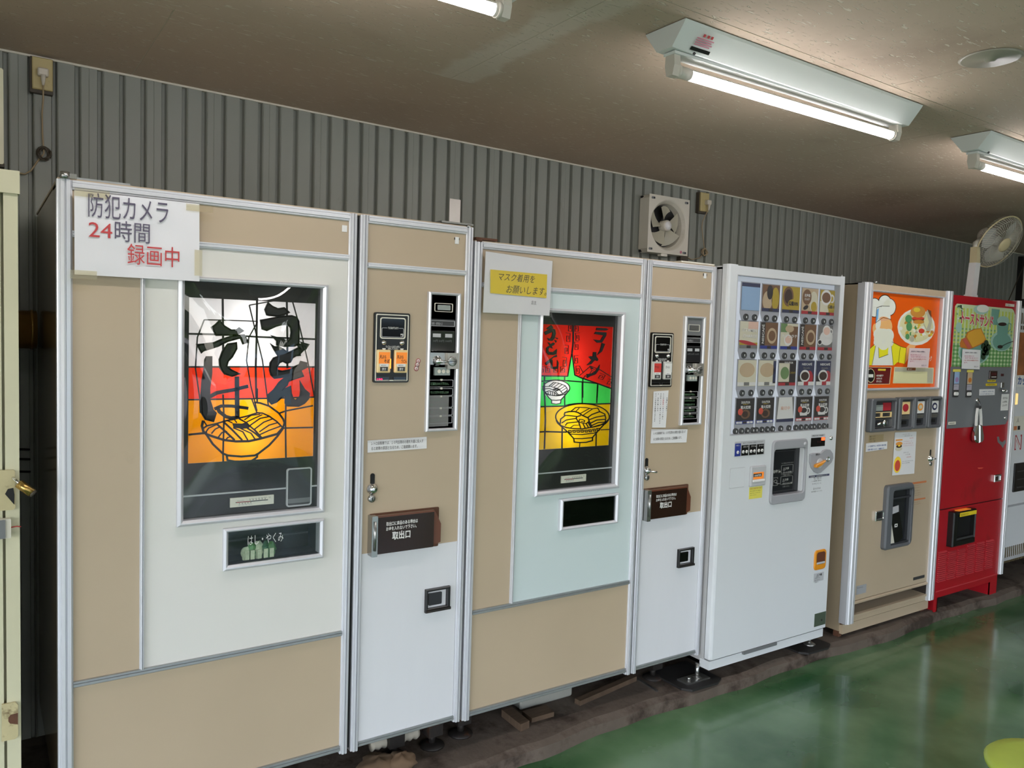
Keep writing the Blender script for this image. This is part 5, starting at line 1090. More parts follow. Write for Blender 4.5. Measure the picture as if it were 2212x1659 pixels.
for pl in ([(385, 680), (330, 730), (303, 800)], [(540, 657), (620, 700), (670, 712), (655, 858)], [(395, 690), (362, 868)], [(535, 695), (552, 868)], [(420, 705), (424, 802), (508, 770)], [(405, 350), (395, 490)], [(405, 350), (450, 335), (520, 338)], [(395, 485), (460, 440), (535, 455)], [(615, 705), (598, 850)]):
    b.cur = J['l_black']; b.stroke(P(m4, pl, Y4), .0022, YP-.0036, YP-.0028)
b.build('cook_figure', LM, pic)
b = B(); LE(b, 'l_white', 762, 525, 168, 164, 1); LE(b, 'l_cream', 762, 520, 150, 140, 2)
random.seed(11)
for i in range(60):
    t = random.uniform(0, 6.28); rr = random.uniform(.15, 1); cx = 762+145*rr*math.cos(t); cy = 555+95*rr*math.sin(t)
    LE(b, random.choice(['l_cream', 'l_white', 'l_gold', 'l_green', 'l_grey', 'l_white', 'l_bun', 'l_cream']), cx, cy, random.uniform(10, 24), random.uniform(8, 18), 3+i % 3, random.uniform(0, 180), 9)
for (cx, cy, rx, ry, m_) in ((690, 450, 30, 35, 'l_green'), (695, 520, 26, 40, 'l_green'), (805, 560, 26, 22, 'l_red'), (680, 610, 18, 26, 'l_green'), (720, 630, 22, 28, 'l_grey'), (775, 630, 26, 26, 'l_cream')): LE(b, m_, cx, cy, rx, ry, 6)
L_(b, 'l_grey', [(855, 370), (815, 480), (850, 560), (880, 560), (900, 470), (885, 395)], 6); L_(b, 'l_brown', [(858, 365), (890, 380), (895, 450), (870, 400)], 7); L_(b, 'l_cream', [(850, 400), (822, 480), (850, 540), (870, 480)], 7)
LE(b, 'l_brown', 775, 455, 52, 24, 7); LE(b, 'l_red', 772, 445, 56, 14, 8); LE(b, 'l_bun', 778, 478, 50, 18, 8); LE(b, 'l_bun', 772, 388, 66, 52, 9); LE(b, 'l_gold', 760, 370, 30, 20, 10)
b.build('food_plate_picture', LM, pic)
b = B(); L_(b, 'l_cream', [(293, 882), (540, 884), (524, 1038), (290, 1042)], 1); L_(b, 'l_maroon', [(295, 886), (534, 888), (518, 1034), (291, 1036)], 2); LE(b, 'l_cream', 352, 960, 38, 64, 3); LE(b, 'l_black', 352, 960, 33, 58, 4); L_(b, 'l_gold', [(420, 898), (487, 900), (485, 918), (418, 916)], 3); L_(b, 'l_white', [(332, 948), (374, 948), (374, 976), (332, 976)], 5)
k = b.build('instruction_panel', LM, pic)
x, z = P(m4, [(402, 968)], Y4)[0]
for i, t in enumerate(['◀ お好みの商品を選んで', 'いただきましたら', 'お待ちください。']):
    xx, zz = P(m4, [(402, 968+26*i)], Y4)[0]; text(k, t, xx, zz, .010, YP-.0022, 'l_white', w=.062 if i == 0 else .05, res=1, bold=.03)
b = B(); L_(b, 'l_cream', [(566, 882), (918, 890), (912, 1032), (552, 1030)], 1); L_(b, 'l_grey', [(572, 888), (912, 896), (906, 1026), (558, 1024)], 2); L_(b, 'l_cream', [(566, 925), (860, 925), (857, 1024), (560, 1022)], 3); L_(b, 'l_brown', [(676, 888), (755, 890), (753, 914), (676, 914)], 4)
k = b.build('preparation_window', LM, pic); xx, zz = P(m4, [(682, 909)], Y4)[0]; text(k, '加熱しています', xx, zz, .008, YP-.0032, 'l_white', w=.038, res=1)
xx, zz = P(m4, [(868, 828)], Y4)[0]; text(pic, 'ック', xx, zz, .030, YP-.0008, 'l_white', w=.036, shear=.3, bold=.02)
bowed(T, Pc, Y4-.0005, .001, 'glass', 'display_pane', 4)
# coin unit and three selection pods
def pod(r, name, d=.028):
    x0, x1, z0, z1 = r; w = x1-x0; h = z1-z0
    b = B(); b.frame(r, (x0+.22*w if d == .028 else x0+.17*w, x1-.06*w, z0+.1*h, z1-.08*h), Y4-d, Y4+.001, .012, .005); k = b.build(name, 'pod_grey', T)
    B().box(x0+.1*w, x1-.05*w, Y4-.006, Y4, z0+.05*h, z1-.05*h).build(name+'_back', 'pod_dark', k)
    return k
r = rc(m4, (302, 1163), (532, 1158), (512, 1450), (288, 1466), Y4); k = pod(r, 'coin_unit', .030); x0, x1, z0, z1 = r; w = x1-x0; h = z1-z0; YQ = Y4-.008
B().box(x0+.2*w, x1-.42*w, YQ, YQ+.003, z1-.38*h, z1-.2*h).build('coin_card', 'coin_print', k); B().box(x1-.42*w, x1-.1*w, YQ, YQ+.003, z1-.38*h, z1-.14*h).build('coin_card', 'c_red', k)
B().frame((x0+.19*w, x1-.08*w, z0+.42*h, z0+.58*h), (x0+.22*w, x1-.11*w, z0+.44*h, z0+.56*h), YQ-.004, YQ+.002).build('value_frame', 'amber', k); B().box(x0+.5*w, x0+.56*w, YQ-.003, YQ+.002, z0+.44*h, z0+.56*h).build('value_divider', 'amber', k)
B().frame((x0+.17*w, x1-.05*w, z0+.12*h, z0+.38*h), (x0+.2*w, x1-.08*w, z0+.14*h, z0+.36*h), YQ-.006, YQ+.002).build('lever_frame', 'steel', k)
xx = x0+.68*w; zz = z0+.25*h
B().lathe([(.019, 0), (.019, .003), (.013, .008), (0, .009)], (xx, YQ, zz), n=20).build('coin_mouth', 'chrome', k); B().tube([(x0+.3*w, YQ-.012, zz-.004), (x0+.45*w, YQ-.016, zz+.002), (x0+.52*w, YQ-.006, zz)], .007, 10).build('return_lever', 'chrome', k)
for i, q in enumerate([((548, 1155), (686, 1148), (668, 1442), (537, 1447)), ((690, 1150), (814, 1145), (796, 1427), (674, 1433)), ((820, 1146), (942, 1141), (918, 1420), (806, 1426))]):
    r = rc(m4, *q, Y4); k = pod(r, 'selection_unit'); x0, x1, z0, z1 = r; w = x1-x0; h = z1-z0
    B().rbox(x0+.28*w, x1-.12*w, YQ-.006, YQ+.002, z0+.48*h, z1-.14*h, .003).build('menu_card', ['amber', 'white', 'white'][i], k)
    b = B(); b.poly(ell(x0+.58*w, z0+.68*h, .19*w, .12*h, 18), YQ-.0072, YQ-.006); b.build('menu_picture', ['c_red', 'l_bun', 'c_navy'][i], k)
    if i: b = B(); b.poly(ell(x0+.58*w, z0+.68*h, .11*w, .06*h, 14), YQ-.008, YQ-.007); b.build('menu_picture', ['', 'c_cream', 'white'][i], k)
    B().rbox(x0+.26*w, x1-.11*w, YQ-.008, YQ+.002, z0+.32*h, z0+.45*h, .003, .002).build('select_button', 'steel', k); B().box(x0+.46*w, x0+.74*w, YQ-.003, YQ+.002, z0+.17*h, z0+.27*h).build('sold_out_lamp', 'gap_black', k)
r = rc(m4, (318, 1492), (450, 1485), (447, 1545), (315, 1553), Y4); k = B().box(r[0], r[1], Y4-.001, Y4, r[2], r[3]).build('caution_sticker', 'beige_label', T)
for i in range(3): text(k, ['●返却レバーを下げて', '取消ボタンを押して', 'ください。ご注意'][i], r[0]+.008, r[3]-.011-.0125*i, .008, Y4-.0013, 'ink_black', w=.05, res=1)
# delivery bay
DO = rc(m4b, (412, 408), (622, 382), (602, 885), (383, 938), Y4); DI = rc(m4b, (460, 452), (616, 430), (594, 862), (436, 895), Y4)
B().frame(DO, DI, Y4-.026, Y4+.002, .02, .008).build('delivery_frame', 'pod_grey', T); w = DI[1]-DI[0]; h = DI[3]-DI[2]
k = B().box(DI[0]-.003, DI[1]+.003, Y4-.004, Y4-.001, DI[2]-.003, DI[3]+.003).build('delivery_pocket', 'smoke_dark', T)
B().box(DI[0], DI[1], Y4-.012, Y4-.003, DI[3]-.16*h, DI[3]-.13*h).build('pocket_bar', 'pod_dark', k); B().box(DI[0], DI[1], Y4-.014, Y4-.003, DI[2], DI[2]+.03*h).build('pocket_sill', 'pod_dark', k)
q = [(DI[0]+.02*w, DI[2]+.02*h), (DI[0]+.42*w, DI[2]+.01*h), (DI[0]+.72*w, DI[2]+.1*h), (DI[0]+.38*w, DI[2]+.72*h), (DI[0]+.03*w, DI[2]+.70*h)]
mg = B().poly(q, Y4-.012, Y4-.006).build('booklet', 'black'); tag(mg, 'dark booklet with white top leaning in the burger machine delivery bay', 'booklet')
B().poly([(q[4][0], q[4][1]-.13*h), (q[3][0]+.02*w, q[3][1]-.12*h), q[3], q[4]], Y4-.0128, Y4-.0118).build('booklet_header', 'light_grey', mg); B().poly([q[0], (q[0][0]+.25*w, q[0][1]+.01*h), (q[0][0]+.03*w, q[0][1]+.42*h)], Y4-.0128, Y4-.0118).build('booklet_page', 'bone', mg)
B().frame((q[0][0]+.22*w, q[0][0]+.36*w, q[0][1]+.30*h, q[0][1]+.36*h), (q[0][0]+.25*w, q[0][0]+.33*w, q[0][1]+.315*h, q[0][1]+.345*h), Y4-.0128, Y4-.0118).build('booklet_mark', 'white', mg)
r = rc(m4b, (332, 618), (402, 610), (397, 690), (328, 700), Y4); k = B().frame(r, (r[0]+.012, r[1]-.010, r[2]+.012, r[3]-.010), Y4-.012, Y4+.001, .003, .003).build('coin_return', 'chrome', T); B().box(r[0]+.01, r[1]-.008, Y4-.006, Y4+.001, r[2]+.01, r[3]-.008).build('return_back', 'gap_black', k)
x, z = P(m4b, [(795, 178)], Y4)[0]; kx, kz = P(m4b, [(797, 232)], Y4)[0]; x -= .008; keylock(T, x, z, kx-.008, kz, Y4-.003)
B().tube([(x, Y4-.016, z-.006), (x+.02, Y4-.02, z-.008)], .004, 8).build('lock_lever', 'chrome', T)
for q in (((642, 380), (757, 375), (757, 388), (641, 398)), ((634, 522), (749, 510), (748, 522), (633, 535))):
    r = rc(m4b, *q, Y4); B().box(r[0], r[1], Y4-.001, Y4, r[2], r[3]).build('warning_strip', 'strip_orange', T)
for i, (yy, n) in enumerate([(412, 1), (430, 1), (455, 1), (475, 1), (492, 1), (550, 1), (565, 1)]):
    x, z = P(m4b, [(644, yy+6)], Y4)[0]; text(T, 'レバーを下に押して取り出し口から商品を取り出して下さい', x, z, .006, Y4-.0006, 'ink_faint', w=.085-.004*(i % 3), res=1)
r = rc(m4b, (650, 1160), (740, 1137), (739, 1158), (652, 1182), Y4); B().box(r[0], r[1], Y4-.003, Y4, r[2], r[3]).build('maker_badge', 'dark_grey', T)
r = rc(m4b, (188, 1226), (268, 1215), (265, 1281), (185, 1301), Y4); k = B().box(r[0], r[1], Y4-.0015, Y4, r[2], r[3]).build('rating_plate', 'light_grey2', T); text(k, '形式 AC100V 50/60Hz', r[0]+.004, r[3]-.014, .007, Y4-.0018, 'ink_black', w=.05, res=1)
# kick zone: ledge, recess, sill, base
zl = P(m4b, [(165, 1350)], Y4)[0][1]; zr_ = (P(m4b, [(165, 1465)], Y4)[0][1]+P(m4b, [(750, 1292)], Y4)[0][1])/2
zl = (zl+P(m4b, [(750, 1205)], Y4)[0][1])/2
B().profx([(Y4+.02, zl-.012), (Y4-.006, zl-.012), (Y4-.008, zl-.004), (Y4, zl+.002), (Y4+.02, zl+.002)], pa, pb).build('ledge', 'beige', T)
b = B(); b.box(pa, pb, Y4+.10, Y4+.104, zr_-.01, zl); b.box(pa, pa+.004, Y4, Y4+.10, zr_, zl); b.box(pb-.004, pb, Y4, Y4+.1, zr_, zl); b.build('air_recess', 'recess_brown', T)
b = B(); b.profx([(Y4+.10, zr_-.012), (Y4-.004, zr_-.012), (Y4-.006, zr_), (Y4+.10, zr_+.006)], pa, pb); b.box(pa, pb, Y4+.002, Y4+.02, zb+.0, zr_-.012); b.build('sill', 'beige', T)
B().box(xa+.01, xb-.012, Y4+.012, .02, .018, zb-.008).build('base', 'beige', T); B().box(xa+.01, xb-.012, Y4+.02, .0, zb-.01, zb+.002).build('base_gap', 'rust', T)
b = B(); b.box(xa+.004, xa+.03, .0, .03, .0, .03); b.box(xb-.05, xb-.02, .0, .04, 0, .02); b.box(xa+.01, xa+.05, .7, .75, 0, .03); b.build('foot', 'rust', T)
b = B(); b.box(xa+.0, xa+.13, -.02, .03, zt-.001, zt+.008); b.cyl((xa+.10, -.03, zt), (xa+.10, -.03, zt+.012), .008, 10); b.build('top_hinge', 'steel', T)
# ------------------------------------------------------------------ red toast machine
m5 = (2000, 620, 4.608); m5b = (1980, 940, 4.147); Y5 = -.045
T = thing('toast_vending_machine', 'red toast vending machine with a green gingham picture and grey control panel', 'vending machine', (4.68, .38, .0))
x0, x1 = xb+.006, (Xp(2196, 652, Y5)+P(m5b, [(722, 1240)], Y5)[0][0])/2; x1p = (Xp(2203.5, 653, Y5)+P(m5b, [(755, 1242)], Y5)[0][0])/2
zt = (Zp(2055, 635, Y5)+Zp(2196, 652, Y5))/2; zb = (P(m5b, [(150, 1412)], Y5)[0][1]+P(m5b, [(730, 1247)], Y5)[0][1])/2
B().box(x0+.004, x1-.002, .0, .80, zb, zt).build('cabinet', 'red_enamel', T)
zs = (P(m5b, [(190, 667)], Y5)[0][1]+P(m5b, [(775, 574)], Y5)[0][1])/2
B().box(x0, x1, Y5, -.002, zs+.003, zt).build('door', 'red_enamel', T); B().box(x0, x1, Y5, -.002, zb, zs-.003).build('lower_panel', 'red_enamel', T)
B().box(x0, x1, Y5+.006, -.002, zs-.003, zs+.003).build('door_gap', 'gap_black', T)
post(T, x1+.001, x1p, P(m5b, [(740, 1240)], Y5)[0][1], zt+.004, Y5-.008)
Rp = rc(m5, (232, 155), (885, 222), (850, 800), (215, 787), Y5); Rp = (x0+.012, Rp[1], Rp[2], Rp[3])
r_ = .05
PM = dict(p_green=(126, 168, 118), p_lime=(190, 206, 96), p_pale=(196, 214, 170), p_teal=(112, 160, 146), p_tealL=(160, 196, 184), p_toast=(222, 168, 60), p_crust=(196, 120, 50), p_ham=(196, 96, 84), p_dgreen=(40, 64, 44), p_coffee=(48, 34, 30), p_white=(224, 226, 216), p_pink=(206, 62, 84), p_mid=(86, 150, 72))
for k_, c in PM.items(): mat(k_, c, .35)
PL = list(PM); K = {n: i for i, n in enumerate(PL)}
b = B(); w = Rp[1]-Rp[0]; h = Rp[3]-Rp[2]
top = [(Rp[0], Rp[2]), (Rp[1], Rp[2]), (Rp[1], Rp[3]-r_)]+[(Rp[1]-r_+r_*math.cos(math.radians(t)), Rp[3]-r_+r_*math.sin(math.radians(t))) for t in range(15, 91, 15)]+[(Rp[0]+.015, Rp[3]), (Rp[0], Rp[3]-.015)]
b.cur = K['p_pale']; b.poly(top, Y5-.002, Y5+.001)
# gingham cloth: crossing stripes
n = 17
def clipx(x): return min(max(x, Rp[0]+.001), Rp[1]-.001)
for i in range(n):
    u0 = Rp[0]+w*(i/n); u1 = u0+w/n*.5
    for lv, (v0, v1, m_) in enumerate([(0, .62, 'p_green'), (.62, .94, 'p_lime')]): b.cur = K[m_]; b.box(u0, u1, Y5-.0026, Y5-.002, Rp[2]+v0*h, Rp[2]+v1*h)
for j in range(15):
    v0 = Rp[2]+h*(j/16.); b.cur = K['p_mid' if j < 6 else 'p_lime']
    for i in range(n):
        u0 = Rp[0]+w*(i/n); b.box(u0, u0+w/n*.5, Y5-.0030, Y5-.0026, v0, v0+h/32)
    b.cur = K['p_green' if j < 6 else 'p_pale']; b.box(Rp[0], Rp[1], Y5-.0024, Y5-.002, v0, v0+h/32)
pic = b.build('display_picture', PL, T)
def D(b, m_, pts, lv): b.cur = K[m_]; b.poly(P(m5, pts, Y5), Y5-.0034-.0005*lv, Y5-.003-.0005*lv)
def DE(b, m_, cx, cy, rx, ry, lv, n=20): D(b, m_, [(cx+rx*math.cos(t*6.2832/n), cy+ry*math.sin(t*6.2832/n)) for t in range(n)], lv)
b = B(); DE(b, 'p_tealL', 470, 650, 155, 125, 1); DE(b, 'p_teal', 470, 655, 140, 108, 2); D(b, 'p_crust', [(330, 560), (345, 520), (390, 500), (450, 610), (420, 620), (335, 600)], 3); D(b, 'p_ham', [(352, 520), (400, 505), (455, 608), (410, 612)], 4)
D(b, 'p_crust', [(385, 500), (400, 450), (475, 415), (540, 410), (590, 520), (560, 560), (450, 612)], 5); D(b, 'p_toast', [(397, 495), (410, 455), (480, 422), (535, 418), (582, 515), (555, 550), (455, 600)], 6)
for cx, cy in ((560, 590), (590, 560), (610, 600), (565, 650), (595, 650), (580, 620), (560, 690)): DE(b, 'p_dgreen', cx, cy, 24, 34, 7, 9)
b.build('toast_picture', PL, pic)
b = B(); DE(b, 'p_tealL', 745, 540, 108, 100, 1); DE(b, 'p_teal', 750, 545, 92, 84, 2); D(b, 'p_teal', [(700, 330), (820, 340), (795, 570), (765, 590), (720, 585), (705, 570)], 3); DE(b, 'p_tealL', 760, 335, 60, 45, 4); DE(b, 'p_coffee', 752, 370, 42, 18, 5)
b.cur = K['p_teal']; b.stroke(P(m5, [(815, 360), (840, 370), (835, 420), (805, 450)], Y5), .006, Y5-.0055, Y5-.005); b.cur = K['p_coffee']; b.stroke(P(m5, [(735, 595), (800, 560), (860, 540)], Y5), .004, Y5-.0062, Y5-.0055); DE(b, 'p_coffee', 728, 595, 26, 18, 6)
b.build('cup_picture', PL, pic)
b = B(); DE(b, 'p_tealL', 545, 225, 75, 48, 1); DE(b, 'p_white', 560, 215, 60, 38, 2); b.build('pot_picture', PL, pic)
b = B(); D(b, 'p_teal', [(650, 215), (730, 225), (700, 380), (640, 370)], 1); b.build('jug_picture', PL, pic)
b = B(); DE(b, 'p_tealL', 320, 400, 30, 50, 2)
random.seed(3)
for i in range(26): DE(b, random.choice(['p_dgreen', 'p_green', 'p_pale', 'p_white']), random.uniform(300, 360), random.uniform(180, 320), random.uniform(6, 14), random.uniform(6, 12), 2+i % 3, 7)
b.build('flower_picture', PL, pic)['kind'] = 'stuff'
tx_, tz_ = P(m5, [(340, 352)], Y5)[0]
for bd, m_, dy in ((.09, 'p_white', .0058), (.03, 'p_pink', .0064)): text(pic, 'トーストサンド', tx_, tz_, .066, Y5-dy, m_, w=.36 if bd > .05 else .356, bold=bd, rot=-.04)
r = rc(m5, (793, 163), (878, 172), (877, 198), (792, 190), Y5); k = B().box(r[0], r[1], Y5-.002, Y5, r[2], r[3]).build('header_badge', 'bone', T); text(k, 'トースト', r[0]+.004, r[2]+.003, .010, Y5-.0023, 'ink_black', w=.05, res=1, bold=.04)
Gp = rc(m5, (213, 790), (850, 802), (812, 1370), (176, 1407), Y5); Gp = (x0+.004, Gp[1], Gp[2], Gp[3])
B().poly([(Gp[0], Gp[2]), (Gp[1]-.03, Gp[2]), (Gp[1], Gp[2]+.03), (Gp[1], Gp[3]), (Gp[0], Gp[3])], Y5-.0025, Y5+.001).build('control_panel', 'panel_grey', T)
Yq = Y5-.003
for i, q in enumerate([((275, 838), (330, 842), (318, 1095), (262, 1095)), ((405, 843), (460, 848), (446, 1097), (393, 1097))]):
    r = rc(m5, *q, Yq); h = r[3]-r[2]; k = B().rbox(r[0], r[1], Yq-.004, Yq, r[2], r[3], .003).build('select_unit', 'dark_grey', T)
    B().box(r[0]+.004, r[1]-.004, Yq-.005, Yq-.0035, r[2]+.52*h, r[3]-.02*h).build('menu_card', ['c_sky', 'c_milk'][i], k); B().poly(ell((r[0]+r[1])/2, r[2]+.68*h, .018, .10*h, 12), Yq-.0056, Yq-.005).build('menu_picture', ['lilac', 'p_crust'][i], k)
    B().box(r[0]+.004, r[1]-.004, Yq-.005, Yq-.0035, r[2]+.28*h, r[2]+.50*h).build('price_card', 'lilac_pale', k); B().rbox(r[0]+.010, r[1]-.006, Yq-.009, Yq-.003, r[2]+.06*h, r[2]+.2*h, .008, .002).build('push_button', 'white', k)
    text(k, ['ハムチーズ', 'コンビーフ'][i], r[0]+.006, r[2]+.40*h, .008, Yq-.0053, 'ink_black', w=.034, res=1)
    B().box(r[0]-.004 if i else r[0]-.014, r[1]+.008, Yq-.0042, Yq-.003, r[3]-.002, r[3]+.012).build('yellow_tape', 'sticker_yellow', T)
r = rc(m5, (630, 830), (707, 835), (697, 916), (625, 914), Yq); k = B().rbox(r[0], r[1], Yq-.006, Yq, r[2], r[3], .004, .002).build('coin_display', 'brown_acrylic', T); B().box(r[0]+.014, r[1]-.012, Yq-.0066, Yq-.005, r[2]+.02, r[3]-.01).build('display_digits', 'led_dim', k); B().box(r[0]+.018, r[1]-.014, Yq-.007, Yq-.006, r[2]+.010, r[2]+.014).build('display_bar', 'white', k)
r = rc(m5, (748, 862), (772, 864), (770, 888), (746, 886), Yq); B().box(r[0], r[1], Yq-.003, Yq, r[2], r[3]).build('sold_out_lamp', 'led_dim', T)
for q, s in ((((614, 923), (694, 925), (692, 945), (612, 943)), '百円硬貨専用'), (((597, 958), (705, 962), (703, 984), (595, 982)), 'つり銭はでません')):
    r = rc(m5, *q, Yq); k = B().rbox(r[0], r[1], Yq-.0015, Yq, r[2], r[3], .003).build('yellow_label', 'sign_yellow', T); text(k, s, r[0]+.008, r[2]+.004, .008, Yq-.0018, 'ink_black', w=(r[1]-r[0])*.8, res=1, bold=.02)
x, z = P(m5, [(750, 975)], Yq)[0]; k = B().rbox(x-.018, x+.018, Yq-.01, Yq, z-.018, z+.018, .004, .003).build('coin_entry', 'steel', T); B().tube([(x-.03, Yq-.02, z-.034), (x-.005, Yq-.024, z-.030), (x+.02, Yq-.02, z-.034)], .008, 10).build('return_lever', 'chrome', k)
x, z = P(m5, [(785, 1302)], Yq)[0]; B().lathe([(.009, 0), (.009, .005), (0, .006)], (x, Yq, z), n=14).build('door_lock', 'chrome', T)
r = rc(m5, (200, 1345), (293, 1338), (290, 1366), (198, 1374), Yq); r = (x0+.012, r[1], r[2], r[3]); k = B().frame(r, (r[0]+.006, r[1]-.006, r[2]+.006, r[3]-.006), Yq-.004, Yq).build('maker_plate', 'bone', T)
r = rc(m5, (752, 1063), (825, 1068), (816, 1230), (746, 1227), Yq); w = r[1]-r[0]; h = r[3]-r[2]; k = B().box(r[0], r[1], Yq-.0015, Yq, r[2], r[3]).build('price_sign', 'white', T)
for i, s in enumerate(['百円玉', '2枚', '250円']): text(k, s, r[0]+.15*w, r[3]-(.3+.22*i)*h, .13*h, Yq-.0018, 'ink_black', w=.66*w, res=1)
# lower part: coin return, delivery box, louvres, scuffs
r = rc(m5b, (682, 353), (742, 347), (738, 412), (680, 421), Y5); k = B().frame(r, (r[0]+.012, r[1]-.010, r[2]+.010, r[3]-.010), Y5-.012, Y5+.001, .003, .003).build('coin_return', 'chrome', T); B().box(r[0]+.01, r[1]-.008, Y5-.005, Y5+.001, r[2]+.008, r[3]-.008).build('return_back', 'brown_acrylic', k)
r = rc(m5b, (287, 680), (488, 648), (466, 950), (263, 997), Y5); w = r[1]-r[0]; h = r[3]-r[2]
k = B().frame(r, (r[0]+.045, r[1]-.012, r[2]+.035, r[3]-.02), Y5-.035, Y5+.001, .005, .006).build('delivery_box', 'black', T); B().box(r[0]+.03, r[1]-.01, Y5-.006, Y5, r[2]+.03, r[3]-.015).build('delivery_back', 'gap_black', k)
B().box(r[0]+.045, r[1]-.012, Y5-.030, Y5-.022, r[2]+.035, r[2]+.045).build('delivery_lip', 'dark_grey', k)
B().box(r[0]+.06, r[1]-.01, Y5-.0375, Y5-.034, r[3]-.030, r[3]-.008).build('yellow_label', 'sign_yellow', k); B().box(r[0]+.06, r[1]-.06, Y5-.030, Y5-.003, r[3]-.0, r[3]+.003).build('yellow_label', 'orange_label', k)
text(k, '取出口 手前に引いてください', r[0]+.066, r[3]-.024, .010, Y5-.0378, 'ink_black', w=.085, res=1)
xc = [(P(m5b, [(c_, 1100)], Y5)[0][0]+P(m5b, [(c_, 1100)], Y5)[0][0])/2 for c_ in (192, 278, 362, 446, 530, 612)]; xe = [P(m5b, [(c_, 1100)], Y5)[0][0] for c_ in (260, 345, 432, 516, 600, 686)]
zA = (P(m5b, [(190, 1048)], Y5)[0][1]+P(m5b, [(690, 937)], Y5)[0][1])/2; zB = (P(m5b, [(185, 1305)], Y5)[0][1]+P(m5b, [(672, 1178)], Y5)[0][1])/2
lv = None
for i in range(6):
    for j in range(15):
        z = zA+(zB-zA)*j/14
        if i in (1, 2) and j < 1 or (i == 0 and j < 0): continue
        if lv is None: lv = B().profx([(Y5+.001, z-.0045), (Y5-.010, z-.0035), (Y5-.008, z-.001), (Y5+.001, z+.003)], xc[0], xe[0]).build('louvre', 'red_grille', T); l0 = (xc[0], z)
        else: inst(lv, xc[i]-l0[0], z-l0[1], T)
pts = P(m5, [(707, 1492), (725, 1487), (735, 1530), (760, 1545), (790, 1520), (797, 1550), (775, 1580), (768, 1605), (745, 1572), (715, 1545)], Y5); B().poly(pts, Y5-.0006, Y5).build('bare_patch', 'mid_grey', T)
pts = P(m5b, [(545, 291), (600, 289), (585, 300), (555, 302)], Y5); B().poly(pts, Y5-.0006, Y5).build('scratch', 'c_scarlet', T)
b = B(); b.box(x0+.0, x1, Y5-.003, 0, zb-.0, zb+.006); b.build('base_edge', 'red_grille', T)
fx = [(P(m5b, [(105, 1500)], Y5)[0][0], P(m5b, [(185, 1500)], Y5)[0][0]), (P(m5b, [(655, 1350)], Y5)[0][0], P(m5b, [(732, 1350)], Y5)[0][0])]
z2 = zb-.035
B().box(x0, x1, Y5, Y5+.01, z2, zb).build('base_skirt', 'red_enamel', T)
for k_, (a, c) in enumerate(fx):
    a = max(a, x0) if k_ == 0 else a; c = min(c, x1)
    b = B(); b.box(a, c, Y5, Y5+.008, .0, z2); b.profz([(a if k_ else c, Y5), (a if k_ else c-.006, Y5+.0), (a+.006 if k_ else c-.006, .75), (a if k_ else c, .75)], .0, z2); b.build('foot', 'red_enamel', T)
B().box(x0+.05, x1-.05, .5, .505, .0, zb).build('base_back', 'gap_black', T)
# tongs hanging from a hook on the grey panel
x, z = P(m5, [(507, 1135)], Yq)[0]
hk = B(); hk.lathe([(.014, 0), (.014, .006), (.010, .009), (0, .010)], (x, Yq, z+.004), n=16); hk.tube([(x, Yq-.008, z), (x-.001, Yq-.016, z-.014), (x, Yq-.02, z-.026), (x+.006, Yq-.016, z-.030)], .003, 8); hk.build('hook', 'chrome', T)
t = thing('serving_tongs', 'stainless serving tongs hanging from a hook on the red toast machine', 'tongs', (x+.01, Yq-.012, z-.10))
pt = lambda X, Yy: P(m5, [(X, Yy)], Yq-.02)[0]
for sgn, a in ((-1, [(515, 1205), (505, 1290), (500, 1380)]), (1, [(540, 1205), (548, 1290), (550, 1380)])):
    b = B(); q = [pt(*v_) for v_ in a]; b.stroke(q, .009, Yq-.026, Yq-.014); b.build('handle', 'white', t)
    q = [pt(*v_) for v_ in ([(503, 1370), (488, 1425), (473, 1480), (476, 1525), (495, 1548), (517, 1552), (517, 1370)] if sgn < 0 else [(521, 1370), (521, 1552), (545, 1548), (562, 1525), (565, 1480), (556, 1425), (548, 1370)])]
    b = B(); b.poly(q, Yq-.030, Yq-.010, .006); b.build('jaw', 'chrome', t)
b = B(); q = pt(527, 1200); b.rbox(q[0]-.012, q[0]+.012, Yq-.028, Yq-.012, q[1]-.008, q[1]+.01, .005); b.tube([(q[0]+.008*math.cos(a), Yq-.02, q[1]+.022+.016*math.sin(a)) for a in [i*math.pi/6 for i in range(13)]], .0015, 6); b.build('spring_end', 'dark_grey', t)

# ------------------------------------------------------------------ cup noodle machine cut off by the frame
m6 = (2130, 540, 2.366); x0 = x1p+.012; x1 = x0+.95
T = thing('cup_noodle_vending_machine', 'white vending machine with vertical striped grilles at the far right edge', 'vending machine', (x0+.47, .4, 0))
zt = P(m6, [(170, 297)])[0][1]; zb = P(m6, [(82, 1592)])[0][1]; zr = P(m6, [(100, 1312)])[0][1]
B().box(x0+.005, x1, .02, .8, zb, zt).build('cabinet', 'coffee_side', T)
B().box(x0, x1, .0, .02, zr+.006, zt).build('door', 'coffee_white', T); B().box(x0, x1, .0, .02, zb, zr-.006).build('lower_panel', 'coffee_white', T)
B().box(x0, x1, -.004, .02, zr-.006, zr+.006).build('trim_strip', 'light_grey2', T); B().box(x0, x1, -.004, .02, zb, zb+.02).build('bottom_rail', 'aluminium', T)
def zz6(y): return P(m6, [(150, y)])[0][1]
for (za, zc_) in ((zz6(1585), zz6(1508)), (zz6(405), zz6(385)), (zz6(375), zz6(318))):
    s0 = None
    for i in range(28):
        x = x0+.02+i*.026
        if s0 is None: s0 = B().box(x, x+.012, -.002, .004, za, zc_).build('grille_slot', 'grille_dark', T)
        else: inst(s0, i*.026, 0, T)
B().box(x0+.015, x1-.02, -.003, .004, zz6(645), zz6(420)).build('display_picture', 'noodle_picture', T)
